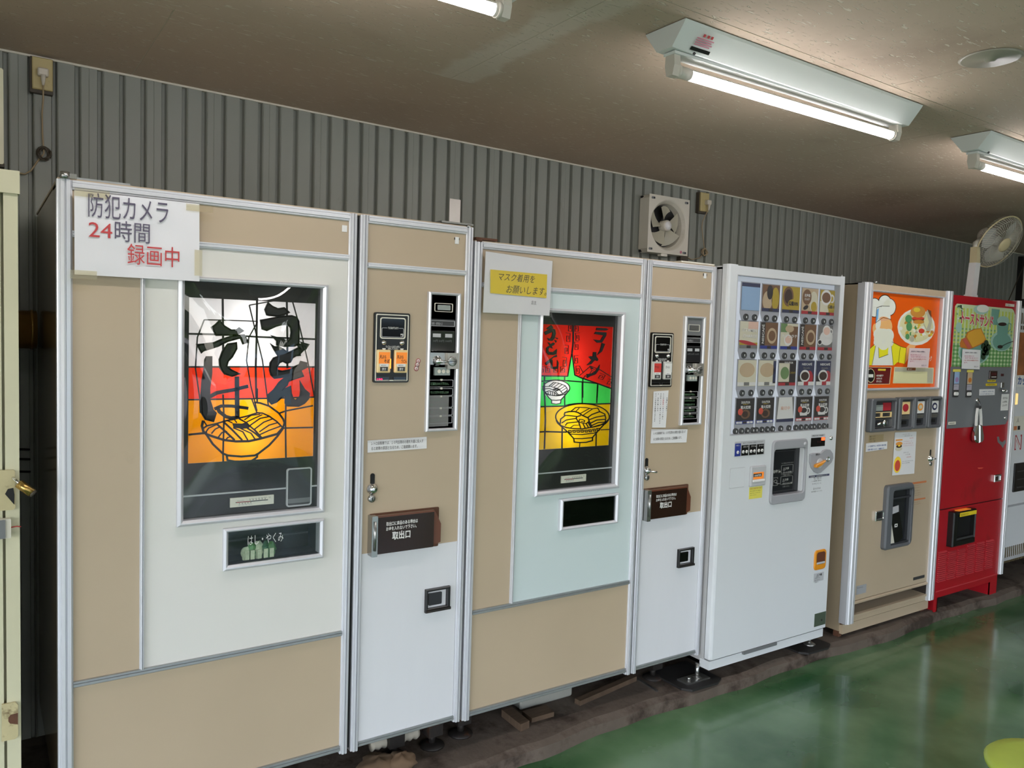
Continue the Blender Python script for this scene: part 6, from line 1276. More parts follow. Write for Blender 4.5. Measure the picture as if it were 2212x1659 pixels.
b = B(); b.rbox(x0+.02, x0+.30, -.005, .0, zz6(700), zz6(640), .01); k = b.build('cup_picture', 'white', T); text(k, 'カップ', x0+.12, zz6(685), .05, -.006, 'ink_blue', bold=.04)
B().rbox(x0+.09, x0+.14, -.006, .002, zz6(790), zz6(733), .004, .002).build('select_button', 'lamp_amber2', T)
B().frame((x0+.01, x0+.09, zz6(1030), zz6(835)), (x0+.018, x0+.082, zz6(1022), zz6(843)), -.012, .004, .004, .003).build('coin_frame', 'light_grey', T); k = B().box(x0+.016, x0+.084, -.003, .003, zz6(1025), zz6(840)).build('coin_panel', 'black', T)
B().box(x0+.03, x0+.06, -.006, -.002, zz6(985), zz6(965)).build('coin_card', 'white', k); B().rbox(x0+.03, x0+.06, -.008, -.002, zz6(1015), zz6(1000), .003).build('coin_mouth', 'steel', k)
k = B().box(x0+.11, x0+.4, -.002, .002, zz6(925), zz6(850)).build('menu_plate', 'bone', T); B().box(x0+.12, x0+.16, -.003, -.001, zz6(920), zz6(900)).build('menu_mark', 'strip_orange', k); B().box(x0+.17, x0+.2, -.003, -.001, zz6(920), zz6(900)).build('menu_mark', 'black', k); text(k, '人', x0+.15, zz6(880), .03, -.003, 'ink_black')
text(T, 'N', x0+.15, zz6(1020), .115, -.001, 'c_red', bold=.03); text(T, 'N', x0+.156, zz6(1016), .10, -.0018, 'white', bold=-.012)
k = B().rbox(x0+.16, x0+.5, -.008, .002, zz6(1235), zz6(1090), .006, .002).build('delivery_window', 'black', T)
for i in range(3): B().box(x0+.2, x0+.46, -.010, -.007, zz6(1215-40*i), zz6(1210-40*i)).build('window_bar', 'dark_grey', k)
legs(T, (x0+.1, x1-.1), (.15, .7), zb)
# ------------------------------------------------------------------ ceiling lamps
def lamp(x0, x1, y, label, sticker=False):
    zc = ceil_z((x0+x1)/2)-.003; T = thing('ceiling_lamp', label, 'lamp', ((x0+x1)/2, y, zc), 'fluorescent lamps in a row on the ceiling')
    W_, N_, D_ = .078, .030, .062
    dz = -.011*(x1-x0)/2
    def sec(x, s): k = dz*(1 if x > (x0+x1)/2 else -1); return [(x, y-W_, zc+k), (x, y-W_+.004, zc-.007+k), (x, y-N_, zc-D_+k), (x, y+N_, zc-D_+k), (x, y+W_-.004, zc-.007+k), (x, y+W_, zc+k)]
    b = B(); v = sec(x0, 0)+sec(x1, 1); n = 6
    b.add(v, [(i, (i+1) % n, (i+1) % n+n, i+n) for i in range(n)]+[tuple(range(n)), tuple(range(n, 2*n))[::-1]]); b.build('reflector', 'lamp_white', T)
    B().box(x0+.02, x1-.02, y-.022, y+.022, zc-D_-.004, zc-D_+.004).build('cover_strip', 'lamp_white', T)
    zt_ = zc-D_-.042
    for x, s in ((x0+.035, 1), (x1-.035, -1)):
        b = B(); pr = [(y-.016, zc-D_), (y-.019, zt_+.010), (y-.012, zt_-.018), (y+.012, zt_-.018), (y+.019, zt_+.010), (y+.016, zc-D_)]
        b.profx(pr, x-.012, x+.012); b.cyl((x+.012*s, y, zt_), (x+.022*s, y, zt_), .019, 18); b.build('socket', 'lamp_cap', T)
    a, c = x0+.055, x1-.055
    tb = B(); tb.smooth = True; NA = 28; rim = [(y+.016*math.cos(math.radians(k*360/NA)), zt_+.016*math.sin(math.radians(k*360/NA))) for k in range(NA)]
    tb.add([(xx, p_[0], p_[1]) for xx in (a+.045, c-.008) for p_ in rim], [(k, (k+1) % NA, (k+1) % NA+NA, k+NA) for k in range(NA)])
    tb.mi = [1 if 28 < (k+.5)*360/NA < 152 else 0 for k in range(NA)]; tb.build('tube', ['tube_light', 'lamp_cap'], T)
    B().cyl((a-.004, y, zt_), (a+.046, y, zt_), .0168, 20).build('tube_cap', 'lamp_cap', T); B().cyl((c-.010, y, zt_), (c+.006, y, zt_), .0165, 20).build('tube_cap', 'lamp_cap', T)
    b = B(); b.cyl((a+.03, y-.024, zc-D_+.012), (a+.03, y-.034, zc-D_+.004), .004, 8); b.build('pull_knob', 'dark_grey', T)
    if sticker:
        # warning label on the sloping side towards the room
        sx = x0+.06; p0 = Vector((sx, y-W_+.004, zc-.010)); dn = (Vector((sx, y-N_, zc-D_))-p0).normalized(); nn = Vector((0, -dn.z, dn.y)).normalized(); nn = -nn if nn.y > 0 else nn
        def lbl(name, m, u0, u1, v0, v1, lift):
            q = [p0+Vector((u, 0, 0))+dn*v_+nn*lift for u, v_ in ((u0, v0), (u1, v0), (u1, v1), (u0, v1))]; q2 = [a_-nn*.0008 for a_ in q]
            return B().add(q+q2, [(0, 1, 2, 3), (7, 6, 5, 4), (0, 4, 5, 1), (1, 5, 6, 2), (2, 6, 7, 3), (3, 7, 4, 0)]).build(name, m, T)
        lbl('number_label', 'black', .0, .075, .045, .055, .001); lbl('warning_mark', 'ink_red', .022, .030, .006, .014, .001)
        for i in range(4): lbl('warning_line', 'ink_pink', .004, .070-.006*(i % 2), .018+.006*i, .021+.006*i, .001)
        for i in range(2): lbl('warning_mark', 'ink_red', .038+.014*i, .046+.014*i, .006, .014, .001)
LYL = -.665
lamp(-.27, .925, LYL, 'white ceiling lamp of which only the right end shows at the top edge')
lamp(1.425, 2.61, LYL, 'white fluorescent ceiling lamp with a warning label, the whole lamp in view', True)
lamp(3.10, 4.29, LYL, 'white fluorescent ceiling lamp at the right edge, partly out of the frame')
for i, x in enumerate((1.4, 4.4)): lamp(x, x+1.18, -3.3, 'added unseen ceiling lamp near the open shop front, the %s one' % ('left' if i == 0 else 'right'))  # second lamp row behind the camera, added for the room's light

# round brass-grey ceiling disc
p = atz(2140, 125, ceil_z(2.3)); b = B(); b.lathe([(0, .010), (.012, .009), (.018, .003), (.075, .004), (.085, 0), (0, 0)], (p.x, p.y, ceil_z(p.x)-.001), (0, 0, -1), 30)
tag(b.build('ceiling_cover', 'ceiling_disc'), 'round flat cover plate on the ceiling beyond the fully visible lamp', 'cover plate')

# ------------------------------------------------------------------ wall things
def outlet_box(r, label, y0, cordpts, plugat, knot, m='outlet'):
    T = thing('wall_outlet', label, 'socket', ((r[0]+r[1])/2, YW, r[2]))
    B().rbox(r[0]-.006, r[1]+.002, y0+.012, YW+.004, r[2]-.010, r[3]+.002, .004).build('back_box', 'cord_dark', T)
    B().rbox(r[0], r[1], y0, y0+.016, r[2], r[3], .003, .003).build('cover_plate', m, T)
    px_, pz_ = plugat; h = r[3]-r[2]
    b = B(); b.rbox(px_-.016, px_+.016, y0-.024, y0+.0, pz_-.012, pz_+.014, .005, .004); b.tube([(px_, y0-.018, pz_-.008), (px_, y0-.018, pz_-.028), (px_, y0-.016, pz_-.042)], [.009, .006, .004], 10)
    pl = b.build('plug', 'plug', None, OFF[T.name]*0); tag(pl, 'pale plug pushed into the %s' % ('outlet at the upper left of the wall' if px_ < 1 else 'outlet beside the exhaust fan'), 'plug')
    b = B(); b.tube(cordpts, .0028, 6); b.build('cord', 'cord', pl)
    b = B(); random.seed(5)
    cx, cy, cz = knot
    for i in range(4):
        a0 = random.uniform(0, 6); b.tube([(cx+.013*math.cos(a0+t)*(1+.2*i), cy+.006*math.sin(3*t+i), cz+.017*math.sin(a0+t)*(1+.1*i)) for t in [k*.5 for k in range(13)]], .003, 6)
    b.build('cord_knot', 'cord_dark' if px_ < 1 else 'cord', pl)
    return T
o1 = (0, 100, 4.15); yo = YW-.035
r = rc(o1, (290, 85), (476, 118), (472, 402), (285, 375), yo)
pz = P(o1, [(384, 245)], yo)[0]; kn = P(o1, [(395, 960)], YW-.02)[0]; e1 = P(o1, [(160, 1130)], YW-.02)[0]; md = P(o1, [(378, 600)], YW-.02)[0]
outlet_box(r, 'beige wall outlet with a plug at the upper left of the steel wall', yo, [(pz[0], yo-.018, pz[1]-.03), (pz[0], yo-.01, pz[1]-.09), (md[0], YW-.012, md[1]), (kn[0]-.004, YW-.012, (md[1]+kn[1])/2), (kn[0], YW-.015, kn[1]), (kn[0]-.02, YW-.012, kn[1]-.03), ((kn[0]+e1[0])/2, YW-.01, e1[1]+.012), (e1[0]+.02, YW-.012, e1[1]-.002), (e1[0]-.12, YW-.012, e1[1]+.01)], pz, (kn[0], YW-.018, kn[1]))
ex = (1360, 380, 7.54); r = rc(ex, (1170, 262), (1308, 285), (1290, 585), (1162, 572), yo)
pz = P(ex, [(1258, 440)], yo)[0]; kn = P(ex, [(1225, 1240)], YW-.02)[0]; e1 = P(ex, [(930, 1315)], YW-.02)[0]
outlet_box(r, 'beige wall outlet with a plug beside the exhaust fan', yo, [(pz[0], yo-.018, pz[1]-.03), (pz[0]-.002, YW-.012, pz[1]-.1), (pz[0]-.006, YW-.012, (pz[1]+kn[1])/2), (kn[0], YW-.015, kn[1]+.02), (kn[0]-.005, YW-.012, kn[1]-.01), (kn[0]-.03, YW-.012, kn[1]-.035), (e1[0]+.05, YW-.012, e1[1]-.012), (e1[0]-.03, YW-.012, e1[1]+.01)], pz, (kn[0], YW-.018, kn[1]))
# exhaust fan
yf = YW-.075
r = rc(ex, (325, 280), (990, 402), (935, 1312), (288, 1228), yf)
T = thing('exhaust_fan', 'square cream exhaust fan on the steel wall above the second noodle machine', 'fan', ((r[0]+r[1])/2, YW, r[2]))
cx, cz = (r[0]+r[1])/2, (r[2]+r[3])/2; R0 = (r[1]-r[0])*.40
n = 48; b = B(); sq = []
for i in range(n):
    t = 2*math.pi*(i+.5)/n; c_, s_ = math.cos(t), math.sin(t); k = min((r[1]-r[0])/2/abs(c_) if abs(c_) > 1e-6 else 9, (r[3]-r[2])/2/abs(s_) if abs(s_) > 1e-6 else 9)
    sq.append((cx+c_*k, cz+s_*k))
rings = [[(x, yf+.07, z) for x, z in sq], [(x, yf, z) for x, z in sq]]
for rr, yy in ((R0*1.13, yf), (R0*1.08, yf+.004), (R0*.98, yf+.022), (R0*.93, yf+.055)): rings.append([(cx+rr*math.cos(2*math.pi*(i+.5)/n), yy, cz+rr*math.sin(2*math.pi*(i+.5)/n)) for i in range(n)])
v = [p_ for q in rings for p_ in q]; f = [(k*n+i, k*n+(i+1) % n, (k+1)*n+(i+1) % n, (k+1)*n+i) for k in range(5) for i in range(n)]
b.add(v, f)
for a_ in ((r[0], r[2]), (r[1], r[2]), (r[1], r[3]), (r[0], r[3])):                 # square corners of the frame
    near = min(sq, key=lambda q: (q[0]-a_[0])**2+(q[1]-a_[1])**2); i = sq.index(near)
    nb = [sq[(i-1) % n], sq[i], sq[(i+1) % n]]; v = [(x, yf, z) for x, z in nb+[a_]]; b.add(v, [(0, 1, 3), (1, 2, 3)])
b.build('fan_frame', 'fan_white', T)
B().box(r[0]+.004, r[1]-.004, yf+.056, yf+.07, r[2]+.004, r[3]-.004).build('fan_back', 'gap_black', T)
bl = B(); NB = 5
for k in range(NB):
    a0 = 2*math.pi*k/NB+.5; g = []
    for i in range(7):
        for j in range(6):
            u, w = i/6, j/5; rr = .028+(R0*.88-.028)*u; th = a0+(w-.5)*(.55+.55*u)-.25*u
            g.append((cx+rr*math.cos(th), yf+.034-(w-.5)*.035*(.5+u*.7), cz+rr*math.sin(th)))
    bl.smooth = True; bl.add(g, [(i*6+j, i*6+j+1, i*6+j+7, i*6+j+6) for i in range(6) for j in range(5)]); bl.smooth = False
bl.build('fan_blades', 'fan_blade', T)
B().lathe([(.030, -.02), (.030, .018), (.026, .024), (0, .026)], (cx, yf+.03, cz), n=24).build('hub', 'fan_white', T); B().lathe([(.022, .0), (.022, .0275), (0, .0285)], (cx, yf+.03, cz), n=24).build('hub_cap', 'white', T)
for sx, sz in ((.10, .94), (.92, .94), (.08, .06), (.92, .05)):
    x, z = r[0]+sx*(r[1]-r[0]), r[2]+sz*(r[3]-r[2]); b = B(); b.rbox(x-.014, x+.012, yf-.002, yf+.001, z-.006, z+.006, .005); k = b.build('screw_recess', 'mid_grey', T); B().lathe([(.004, 0), (.004, .002), (0, .002)], (x+.003, yf-.001, z), n=8).build('screw', 'gap_black', k)
x, z = P(ex, [(835, 1243)], yf)[0]; B().lathe([(.008, 0), (.008, .0012), (0, .0012)], (x, yf, z), n=16).build('round_sticker', 'ink_pink', T)
x, z = P(ex, [(570, 1290)], yf)[0]; B().rbox(x-.022, x+.024, yf+.004, yf+.03, z-.006, r[2]+.0, .003).build('pull_bar', 'bone', T)
# dark pipe stub below the fan
rp = rc(ex, (765, 1320), (882, 1320), (880, 1440), (765, 1430), YW); tag(B().box(rp[0], rp[1], YW-.03, YW+.01, rp[2]-.2, rp[3]+.03).build('conduit', 'cord_dark'), 'dark conduit running down the wall below the exhaust fan', 'conduit')
# pale patch / taped strip on the wall above the first machine
q = P((760, 440, 3.19), [(672, 10), (748, 10), (740, 150), (668, 150)], YW-.004); b = B(); b.box(q[0][0], q[1][0], YW-.006, YW-.003, q[2][1]-.05, q[0][1]+.03); tag(b.build('wall_patch', 'steel_plate'), 'bright strip of bare tape on the steel wall above the left noodle machine', 'tape')

# pedestal fan head on its column
fz = at(2105, 638, .12)
T = thing('pedestal_fan', 'cream fan with wire guard on a white column rising behind the red toast machine', 'fan', (fz[0], .12, 1.79))
def w3(px, py, Y): x, z = at(px, py, Y); return Vector((x, Y, z))
fn = (2040, 440, 6.913)
pb_ = w3(2040+395/6.913, 440+1365/6.913, .12); pt_ = w3(2040+455/6.913, 440+885/6.913, .12); pt2 = w3(2040+462/6.913, 440+650/6.913, .12)
wd = .032
b = B(); dv = (pt_-pb_); lo = pb_-dv*.45
def beam(b, a, c, w0, w1, d0=.02):
    v = []
    for p_, w_ in ((a, w0), (c, w1)): v += [(p_.x-w_, p_.y-d0, p_.z), (p_.x+w_, p_.y-d0, p_.z), (p_.x+w_, p_.y+d0, p_.z), (p_.x-w_, p_.y+d0, p_.z)]
    b.add(v, [(0, 1, 5, 4), (1, 2, 6, 5), (2, 3, 7, 6), (3, 0, 4, 7), (3, 2, 1, 0), (4, 5, 6, 7)])
lo.z = 1.790; lo.x = pb_.x-(pb_.z-1.79)*.05
beam(b, lo, pt_, .030, .027); b.build('column', 'white', T)
b = B(); b.rbox(lo.x-.033, lo.x+.033, .095, .145, 1.780, 1.80, .004); b.build('base', 'white', T)
b = B(); beam(b, pt_, pt2, .023, .016, .020); b.build('neck', 'fan_cream', T)
# disc orientation: axis tilted to the lower right and towards the viewer
vd = (w3(2160, 520, .12)-CAMP).normalized(); C0 = w3(2157.5, 523, .06)
sx = CR*.89-CU*.45; sx = (sx-vd*sx.dot(vd)).normalized(); th = math.radians(57)
ax = (sx*math.sin(th)-vd*math.cos(th)).normalized()
Rf = .163
uu = ax.orthogonal().normalized(); ww = ax.cross(uu)
def ring(c, r_, n=40): return [c+uu*math.cos(2*math.pi*i/n)*r_+ww*math.sin(2*math.pi*i/n)*r_ for i in range(n+1)]
b = B(); b.tube(ring(C0, Rf), .0045, 8); b.build('guard_rim', 'fan_cream', T)
b = B()
NW = 60
for i in range(NW):
    t = 2*math.pi*i/NW; d_ = uu*math.cos(t)+ww*math.sin(t); t2_ = t+.35; dd2 = uu*math.cos(t2_)+ww*math.sin(t2_)
    b.tube([C0+ax*.042+d_*.03, C0+ax*.040+(d_*.7+dd2*.3).normalized()*Rf*.55, C0+ax*.024+(d_*.4+dd2*.6).normalized()*Rf*.85, C0+dd2*Rf], .0013, 4)
    b.tube([C0-ax*.06+d_*.05, C0-ax*.056+d_*Rf*.6, C0-ax*.03+d_*Rf*.92, C0+d_*Rf], .0012, 4)
for r_, h_ in ((.10, .038), (.145, .026)): b.tube(ring(C0+ax*h_, r_), .0011, 4)
g = b.build('wire_guard', 'fan_white', T)
b = B(); b.lathe([(.043, .040), (.043, .047), (.030, .050), (0, .051)], C0, ax, 24); b.build('guard_badge', 'fan_cream', T)
b = B()
for k in range(3):
    g_ = []
    for i in range(7):
        for j in range(6):
            u, w_ = i/6, j/5; rr = .03+(Rf*.86-.03)*u; an = 2*math.pi*k/3+.9+(w_-.5)*(.7+.75*math.sin(math.pi*min(u*1.1, 1)))+.35*u
            g_.append(C0-ax*.008+ax*(w_-.5)*.03+(uu*math.cos(an)+ww*math.sin(an))*rr)
    b.smooth = True; b.add(g_, [(i*6+j, i*6+j+1, i*6+j+7, i*6+j+6) for i in range(6) for j in range(5)]); b.smooth = False
b.lathe([(.032, -.02), (.032, .012), (.02, .018), (0, .018)], C0, ax, 20); b.build('blades', 'fan_blade2', T)
mh = w3(2040+500/6.913, 440+490/6.913, .12)
b = B(); b.lathe([(0, -.138), (.031, -.133), (.046, -.115), (.050, -.09), (.046, -.055), (.044, -.045), (0, -.045)], C0, ax, 24); b.build('motor_housing', 'fan_white', T)
b = B(); pv = C0-ax*.095; b.tube([pt2+Vector((0, 0, -.02)), pt2+Vector((0, 0, .02)), pv], .017, 10); b.build('tilt_joint', 'fan_white', T)
b = B(); q = C0-ax*.10; b.lathe([(.011, 0), (.011, .002), (0, .002)], q+(-CF*.050+CU*.02), -CF, 12); b.build('motor_vent', 'gap_black', T)

# framed board at the end of the wall
Yb = YW-.03
x, z = at(2205, 600, Yb); x2_, z2_ = at(2206, 646, Yb); zt_ = at(2206, 567, Yb)[1]
T = thing('framed_board', 'cream board in a black frame hanging on the wall at the far right edge', 'board', (x+.3, Yb, z2_))
B().frame((x-.012, x+.8, z2_-.06, zt_+.05), (x+.02, x+.77, z2_, zt_), Yb-.01, YW-.004).build('board_frame', 'black', T); B().box(x+.02, x+.77, Yb, Yb+.01, z2_+.0, zt_).build('board_sheet', 'bone', T)
a1_ = w3(2212, 572, .69); a2_ = w3(2180, 646, .69); b = B(); b.tube([a1_+(a1_-a2_)*.3, a1_, a2_, a2_+(a2_-a1_)*.6], .004, 6); tag(b.build('hanging_cable', 'cord_dark'), 'thin dark cable hanging diagonally in front of the framed board', 'cable')

# ------------------------------------------------------------------ left edge: cream steel cabinet, duct, box above
Yc = -.02
T = thing('steel_cabinet', 'old cream painted steel cabinet with padlocked hasp at the left edge', 'cabinet', (-.5, .3, .0))
xr = (at(39, 700, Yc)[0]+at(46, 1500, Yc)[0])/2+.0; xl_ = at(5, 1000, Yc)[0]; ztc = at(20, 368, Yc)[1]
B().box(xr-.9, xr, .01, .66, .02, ztc-.03).build('body', 'cream', T)
B().box(xr-.030, xr, Yc, .012, .02, ztc-.02).build('stile', 'cream', T)
B().box(xr-.9, xr-.036, Yc+.004, .008, .04, ztc-.05).build('door', 'cream', T)
B().box(xr-.9, xr+.004, Yc-.008, .012, ztc-.055, ztc).build('top_cap', 'cream', T)
lc = (0, 960, 4.15); q = P(lc, [(0, 225), (120, 228), (135, 240), (138, 565), (115, 585), (0, 592)], Yc-.006)
q = [(xr-.08, q[0][1]), (q[1][0], q[1][1]), q[2], q[3], q[4], (xr-.08, q[5][1])]; B().poly(q, Yc-.009, Yc-.001).build('hasp', 'hasp', T)
q = P(lc, [(45, 445), (70, 400), (120, 390), (130, 450), (128, 540)], Yc-.010); B().poly(q, Yc-.011, Yc-.009).build('hasp_hole', 'gap_black', T)
hb = at(27, 1032, Yc-.012); kb = at(62, 1060, Yc-.05)
pk = thing('padlock', 'brass padlock hanging from the hasp of the cream cabinet', 'padlock', (hb[0], Yc-.03, hb[1]-.04))
b = B(); b.tube([(hb[0], Yc+.0, hb[1]), (hb[0]+.002, Yc-.018, hb[1]-.002), (hb[0]+.014, Yc-.03, hb[1]-.012), (hb[0]+.02, Yc-.032, hb[1]-.02)], .0035, 8); b.build('shackle', 'chrome', pk)
d_ = Vector((.028, -.012, -.024)); p0 = Vector((hb[0]+.012, Yc-.030, hb[1]-.012)); p1 = p0+d_; b = B(); b.cyl(p0, p1, .012, 4); b.build('lock_body', 'padlock', pk); b = B(); b.cyl(p1, p1+d_*.12, .009, 12); b.build('lock_base', 'cord_dark', pk)
q = P(lc, [(0, 668), (98, 660), (100, 832), (0, 843)], Yc-.01); B().rbox(xr-.10, q[1][0], Yc-.02, Yc-.002, q[2][1], q[1][1], .003).build('door_sensor', 'fan_white', T)
B().rbox(xr-.10, q[1][0]-.012, Yc-.024, Yc-.018, q[2][1]+.001, q[1][1]-.001, .002).build('sensor_cover', 'mid_grey', T)
x, z = P(lc, [(98, 742)], Yc-.006)[0]; B().tube([(x, Yc-.008, z), (x+.012, Yc-.008, z+.001), (xr+.002, Yc-.006, z-.001)], .0015, 6).build('sensor_wire', 'ink_red', T)
lc2 = (0, 1360, 5.55); q = P(lc2, [(20, 900), (185, 870), (215, 900), (218, 1270), (180, 1310), (20, 1340)], Yc-.006); B().poly(q, Yc-.008, Yc-.001).build('lower_hasp', 'hasp', T)
q = P(lc2, [(100, 1060), (125, 1025), (215, 1000), (215, 1135), (120, 1125), (100, 1100)], Yc-.009); B().poly(q, Yc-.010, Yc-.008).build('hasp_hole', 'rust', T)
# cream box on the wall above the cabinet
rz = at(7, 145, .55)[0]; a_ = at(7, 148, .55)[1]; c_ = at(7, 355, .55)[1]
tg = B(); tg.rbox(rz-.35, rz, .55, YW-.004, c_, a_, .006); k = tag(tg.build('wall_box', 'cream'), 'cream metal box fixed to the wall above the cream cabinet, cut by the left edge', 'box')
B().box(rz-.34, rz+.002, .56, YW-.004, c_-.006, c_+.004).build('box_sill', 'cord_dark', k)
# brass coloured duct running behind the cabinet
zc_ = at(62, 712, .74)[1]
b = B(); b.cyl((-1.0, .74, zc_), (-.004, .74, zc_), .062, 24); b.cyl((-.022, .74, zc_), (-.014, .74, zc_), .065, 24)
tag(b.build('exhaust_duct', 'brass'), 'brass coloured round duct in the gap between the cabinet and the left noodle machine', 'duct')
b = B(); 
for k_, (dz_, yy) in enumerate(((0, .71), (.03, .73), (-.04, .70))): b.tube([(-.4, yy, .99+dz_), (-.15, yy-.02, 1.0+dz_*.4), (-.08, yy, 1.02+dz_), (-.025, yy+.03, 1.01+dz_)], .004, 8)
tag(b.build('cable_bundle', 'rubber'), 'bundle of black cables in the dark gap beside the left noodle machine', 'cable')

# ------------------------------------------------------------------ papers taped to the machines
def sheet(name, label, q, y, wav=.002, m='paper', group=None, n=14):
    """paper between four corners (tl,tr,br,bl) in XZ, gently buckled"""
    (ax_, az), (bx, bz), (cx_, cz_), (dx, dz_) = q; v = []; f = []
    for j in range(n+1):
        for i in range(n+1):
            u, w_ = i/n, j/n; x = (ax_*(1-u)+bx*u)*(1-w_)+(dx*(1-u)+cx_*u)*w_; z = (az*(1-u)+bz*u)*(1-w_)+(dz_*(1-u)+cz_*u)*w_
            e = min(u, 1-u, w_, 1-w_)*4; e = min(e, 1); v.append((x, y+wav*(math.sin(u*9+w_*4)*.5+math.sin(w_*13-u*5)*.5)*e, z))
    m_ = n+1; N2 = len(v); v += [(a, b_+.0004, c) for a, b_, c in v]
    for j in range(n):
        for i in range(n): a = j*m_+i; f += [(a, a+1, a+m_+1, a+m_), (N2+a, N2+a+m_, N2+a+m_+1, N2+a+1)]
    b = B(); b.smooth = True; b.add(v, f); o = b.build(name, m); 
    return tag(o, label, 'notice', group)
def tapes(par, pl, y, m='film'):
    for (x, z, w_, h_) in pl: B().box(x-w_/2, x+w_/2, y-.0003, y, z-h_/2, z+h_/2).build('tape', m, par)
q = P((0, 0, 2.514), [(403, 1033), (1083, 1108), (1083, 1528), (405, 1490)], -.018)
n_ = sheet('notice', 'large white sheet warning of a security camera, taped to the left noodle machine', q, -.018, .003)
for s, px, py, hh, ww, m_ in (('防犯カメラ', 478, 1166, .060, None, 'ink'), ('24', 480, 1285, .048, None, 'ink_red'), ('時間', 622, 1300, .052, None, 'ink'), ('録画中', 690, 1425, .052, None, 'ink_red')):
    x, z = P((0, 0, 2.514), [(px, py)], -.018)[0]
    xe_ = {'防犯カメラ': 912, '24': 608, '時間': 812, '録画中': 972}[s]; x2_ = P((0, 0, 2.514), [(xe_, py)], -.018)[0][0]
    text(n_, s, x, z, hh, -.0228, m_, w=x2_-x)
tapes(n_, [(q[0][0]+.04, q[0][1]-.004, .08, .02), (q[1][0]-.0, q[1][1]-.012, .07, .018), (q[2][0]-.004, q[2][1]+.05, .02, .07), (q[3][0]+.02, q[3][1]+.0, .06, .022)], -.0225, 'tape_clear')
q = P(d1, [(205, 178), (803, 265), (775, 755), (180, 725)], -.016)
n_ = sheet('notice', 'laminated white notice with a yellow field asking for masks, on the second noodle machine', q, -.016, .0015, 'paper_plain')
q2 = P(d1, [(247, 340), (755, 386), (748, 597), (245, 552)], -.0185); B().poly(q2, -.0187, -.0183).build('yellow_field', 'sign_yellow', n_)
for s, p_, e_, hh in (('マスク着用を', (320, 432), 645, .026), ('お願いします。', (388, 545), 748, .028)):
    x, z = P(d1, [p_], -.0187)[0]; xe_ = P(d1, [(e_, p_[1])], -.0187)[0][0]; text(n_, s, x, z, hh, -.0190, 'ink_black', w=xe_-x, shear=.25)
x, z = P(d1, [(612, 650)], -.0187)[0]; text(n_, '店主', x, z, .013, -.0188, 'ink_black', w=.022, res=2)
b = B(); qf = P(d1, [(195, 168), (810, 262), (800, 770), (172, 735)], -.0195); b.poly(qf, -.0197, -.0195); b.build('laminate', 'film', n_)
q = P(c4, [(118, 113), (397, 95), (397, 150), (118, 170)], .003)
def strip(q, y, label, par=None):
    n_ = sheet('notice', label, q, y, .0006, 'paper_plain', 'coin notices'); w_ = q[1][0]-q[0][0]; h_ = q[0][1]-q[3][1]
    for i, (s, u) in enumerate((('レトロ自販機では、１０円玉等の小銭を大量に投入す', .88), ('ると故障の原因となるため、ご遠慮願います。', .78))): text(n_, s, q[0][0]+.06*w_, q[3][1]+(.62-.42*i)*h_, .011, y-.0012, 'ink_black', w=u*w_, res=2)
    tapes(n_, [(q[0][0]+.5*w_, q[0][1]-.002, w_, .010)], y-.0008, 'film'); return n_
strip(q, .003, 'narrow white paper strip about coins on the narrow door of the left noodle machine')
q = P(d3, [(185, 1530), (495, 1530), (485, 1642), (178, 1650)], .003); strip(q, .003, 'narrow white paper strip about coins below the vertical notice on the second noodle machine')
q = P(d3, [(205, 1208), (333, 1198), (308, 1515), (192, 1515)], .003); n_ = sheet('notice', 'upright white paper with vertical writing under the selection panel of the second noodle machine', q, .003, .0006, 'paper_plain')
cols_ = [('お客様へお願い', .90, .85, 'ink_black'), ('レトロ自販機のあコイン投入', .66, .97, 'ink_red'), ('口はゆっくり一枚ずつ投入するよ', .48, .97, 'ink_black'), ('う お願い致します', .31, .97, 'ink_black'), ('ラインが詰まる原因となります', .14, .97, 'ink_black')]
w_ = q[1][0]-q[0][0]; h_ = q[0][1]-q[3][1]
for s, u, v1, m_ in cols_:
    ch = .058*h_
    for i, c0 in enumerate(s):
        if c0 == ' ': continue
        text(n_, c0, q[3][0]+u*w_, q[3][1]+(v1*h_-(i+1)*ch), ch*.72, .0018, ('ink_blue' if m_ == 'ink_red' and i == 8 else 'ink_black' if m_ == 'ink_red' and i in (0, 1, 2, 7) or (m_ == 'ink_red' and i > 8) else m_), align='CENTER', res=1, bold=.02, name='lettering')
q = P(m4, [(683, 712), (867, 715), (850, 890), (663, 885)], Y4-.014); n_ = sheet('notice', 'pale pink paper taped over the orange panel of the burger machine', q, Y4-.014, .001, 'paper_pink')
w_ = q[1][0]-q[0][0]; h_ = q[0][1]-q[3][1]
def para(n_, q, y, lines, hh=.07):
    w_ = q[1][0]-q[0][0]; h_ = q[0][1]-q[3][1]
    for s, v0, u0, u1, m_ in lines: text(n_, s, q[3][0]+u0*w_, q[3][1]+v0*h_, hh*h_, y, m_, w=(u1-u0)*w_, res=1, bold=.01)
LN = [('自販機をご利用のお客様へ', .80, .12, .8, 'ink'), ('商品の温めに時間がかかります', .62, .1, .62, 'ink_pink'), ('一度に続けて何個もお買い求めになると', .52, .1, .86, 'ink_pink'), ('ため、次の方の分が出来上がりません', .40, .1, .88, 'ink_red'), ('ます。', .28, .1, .3, 'ink_pink'), ('店主より', .08, .66, .9, 'ink')]
para(n_, q, Y4-.0160, LN)
q = P(m4, [(293, 1567), (483, 1549), (480, 1615), (289, 1643)], Y4-.002); n_ = sheet('notice', 'narrow white paper strip below the coin unit of the burger machine', q, Y4-.003, .0006, 'paper_plain'); para(n_, q, Y4-.0042, [('レトロ自販機では、10円玉等の小銭を大量に', .55, .08, .96, 'ink_blue'), ('と故障の原因となります。ご遠慮願います。', .15, .06, .86, 'ink_blue')], .2)
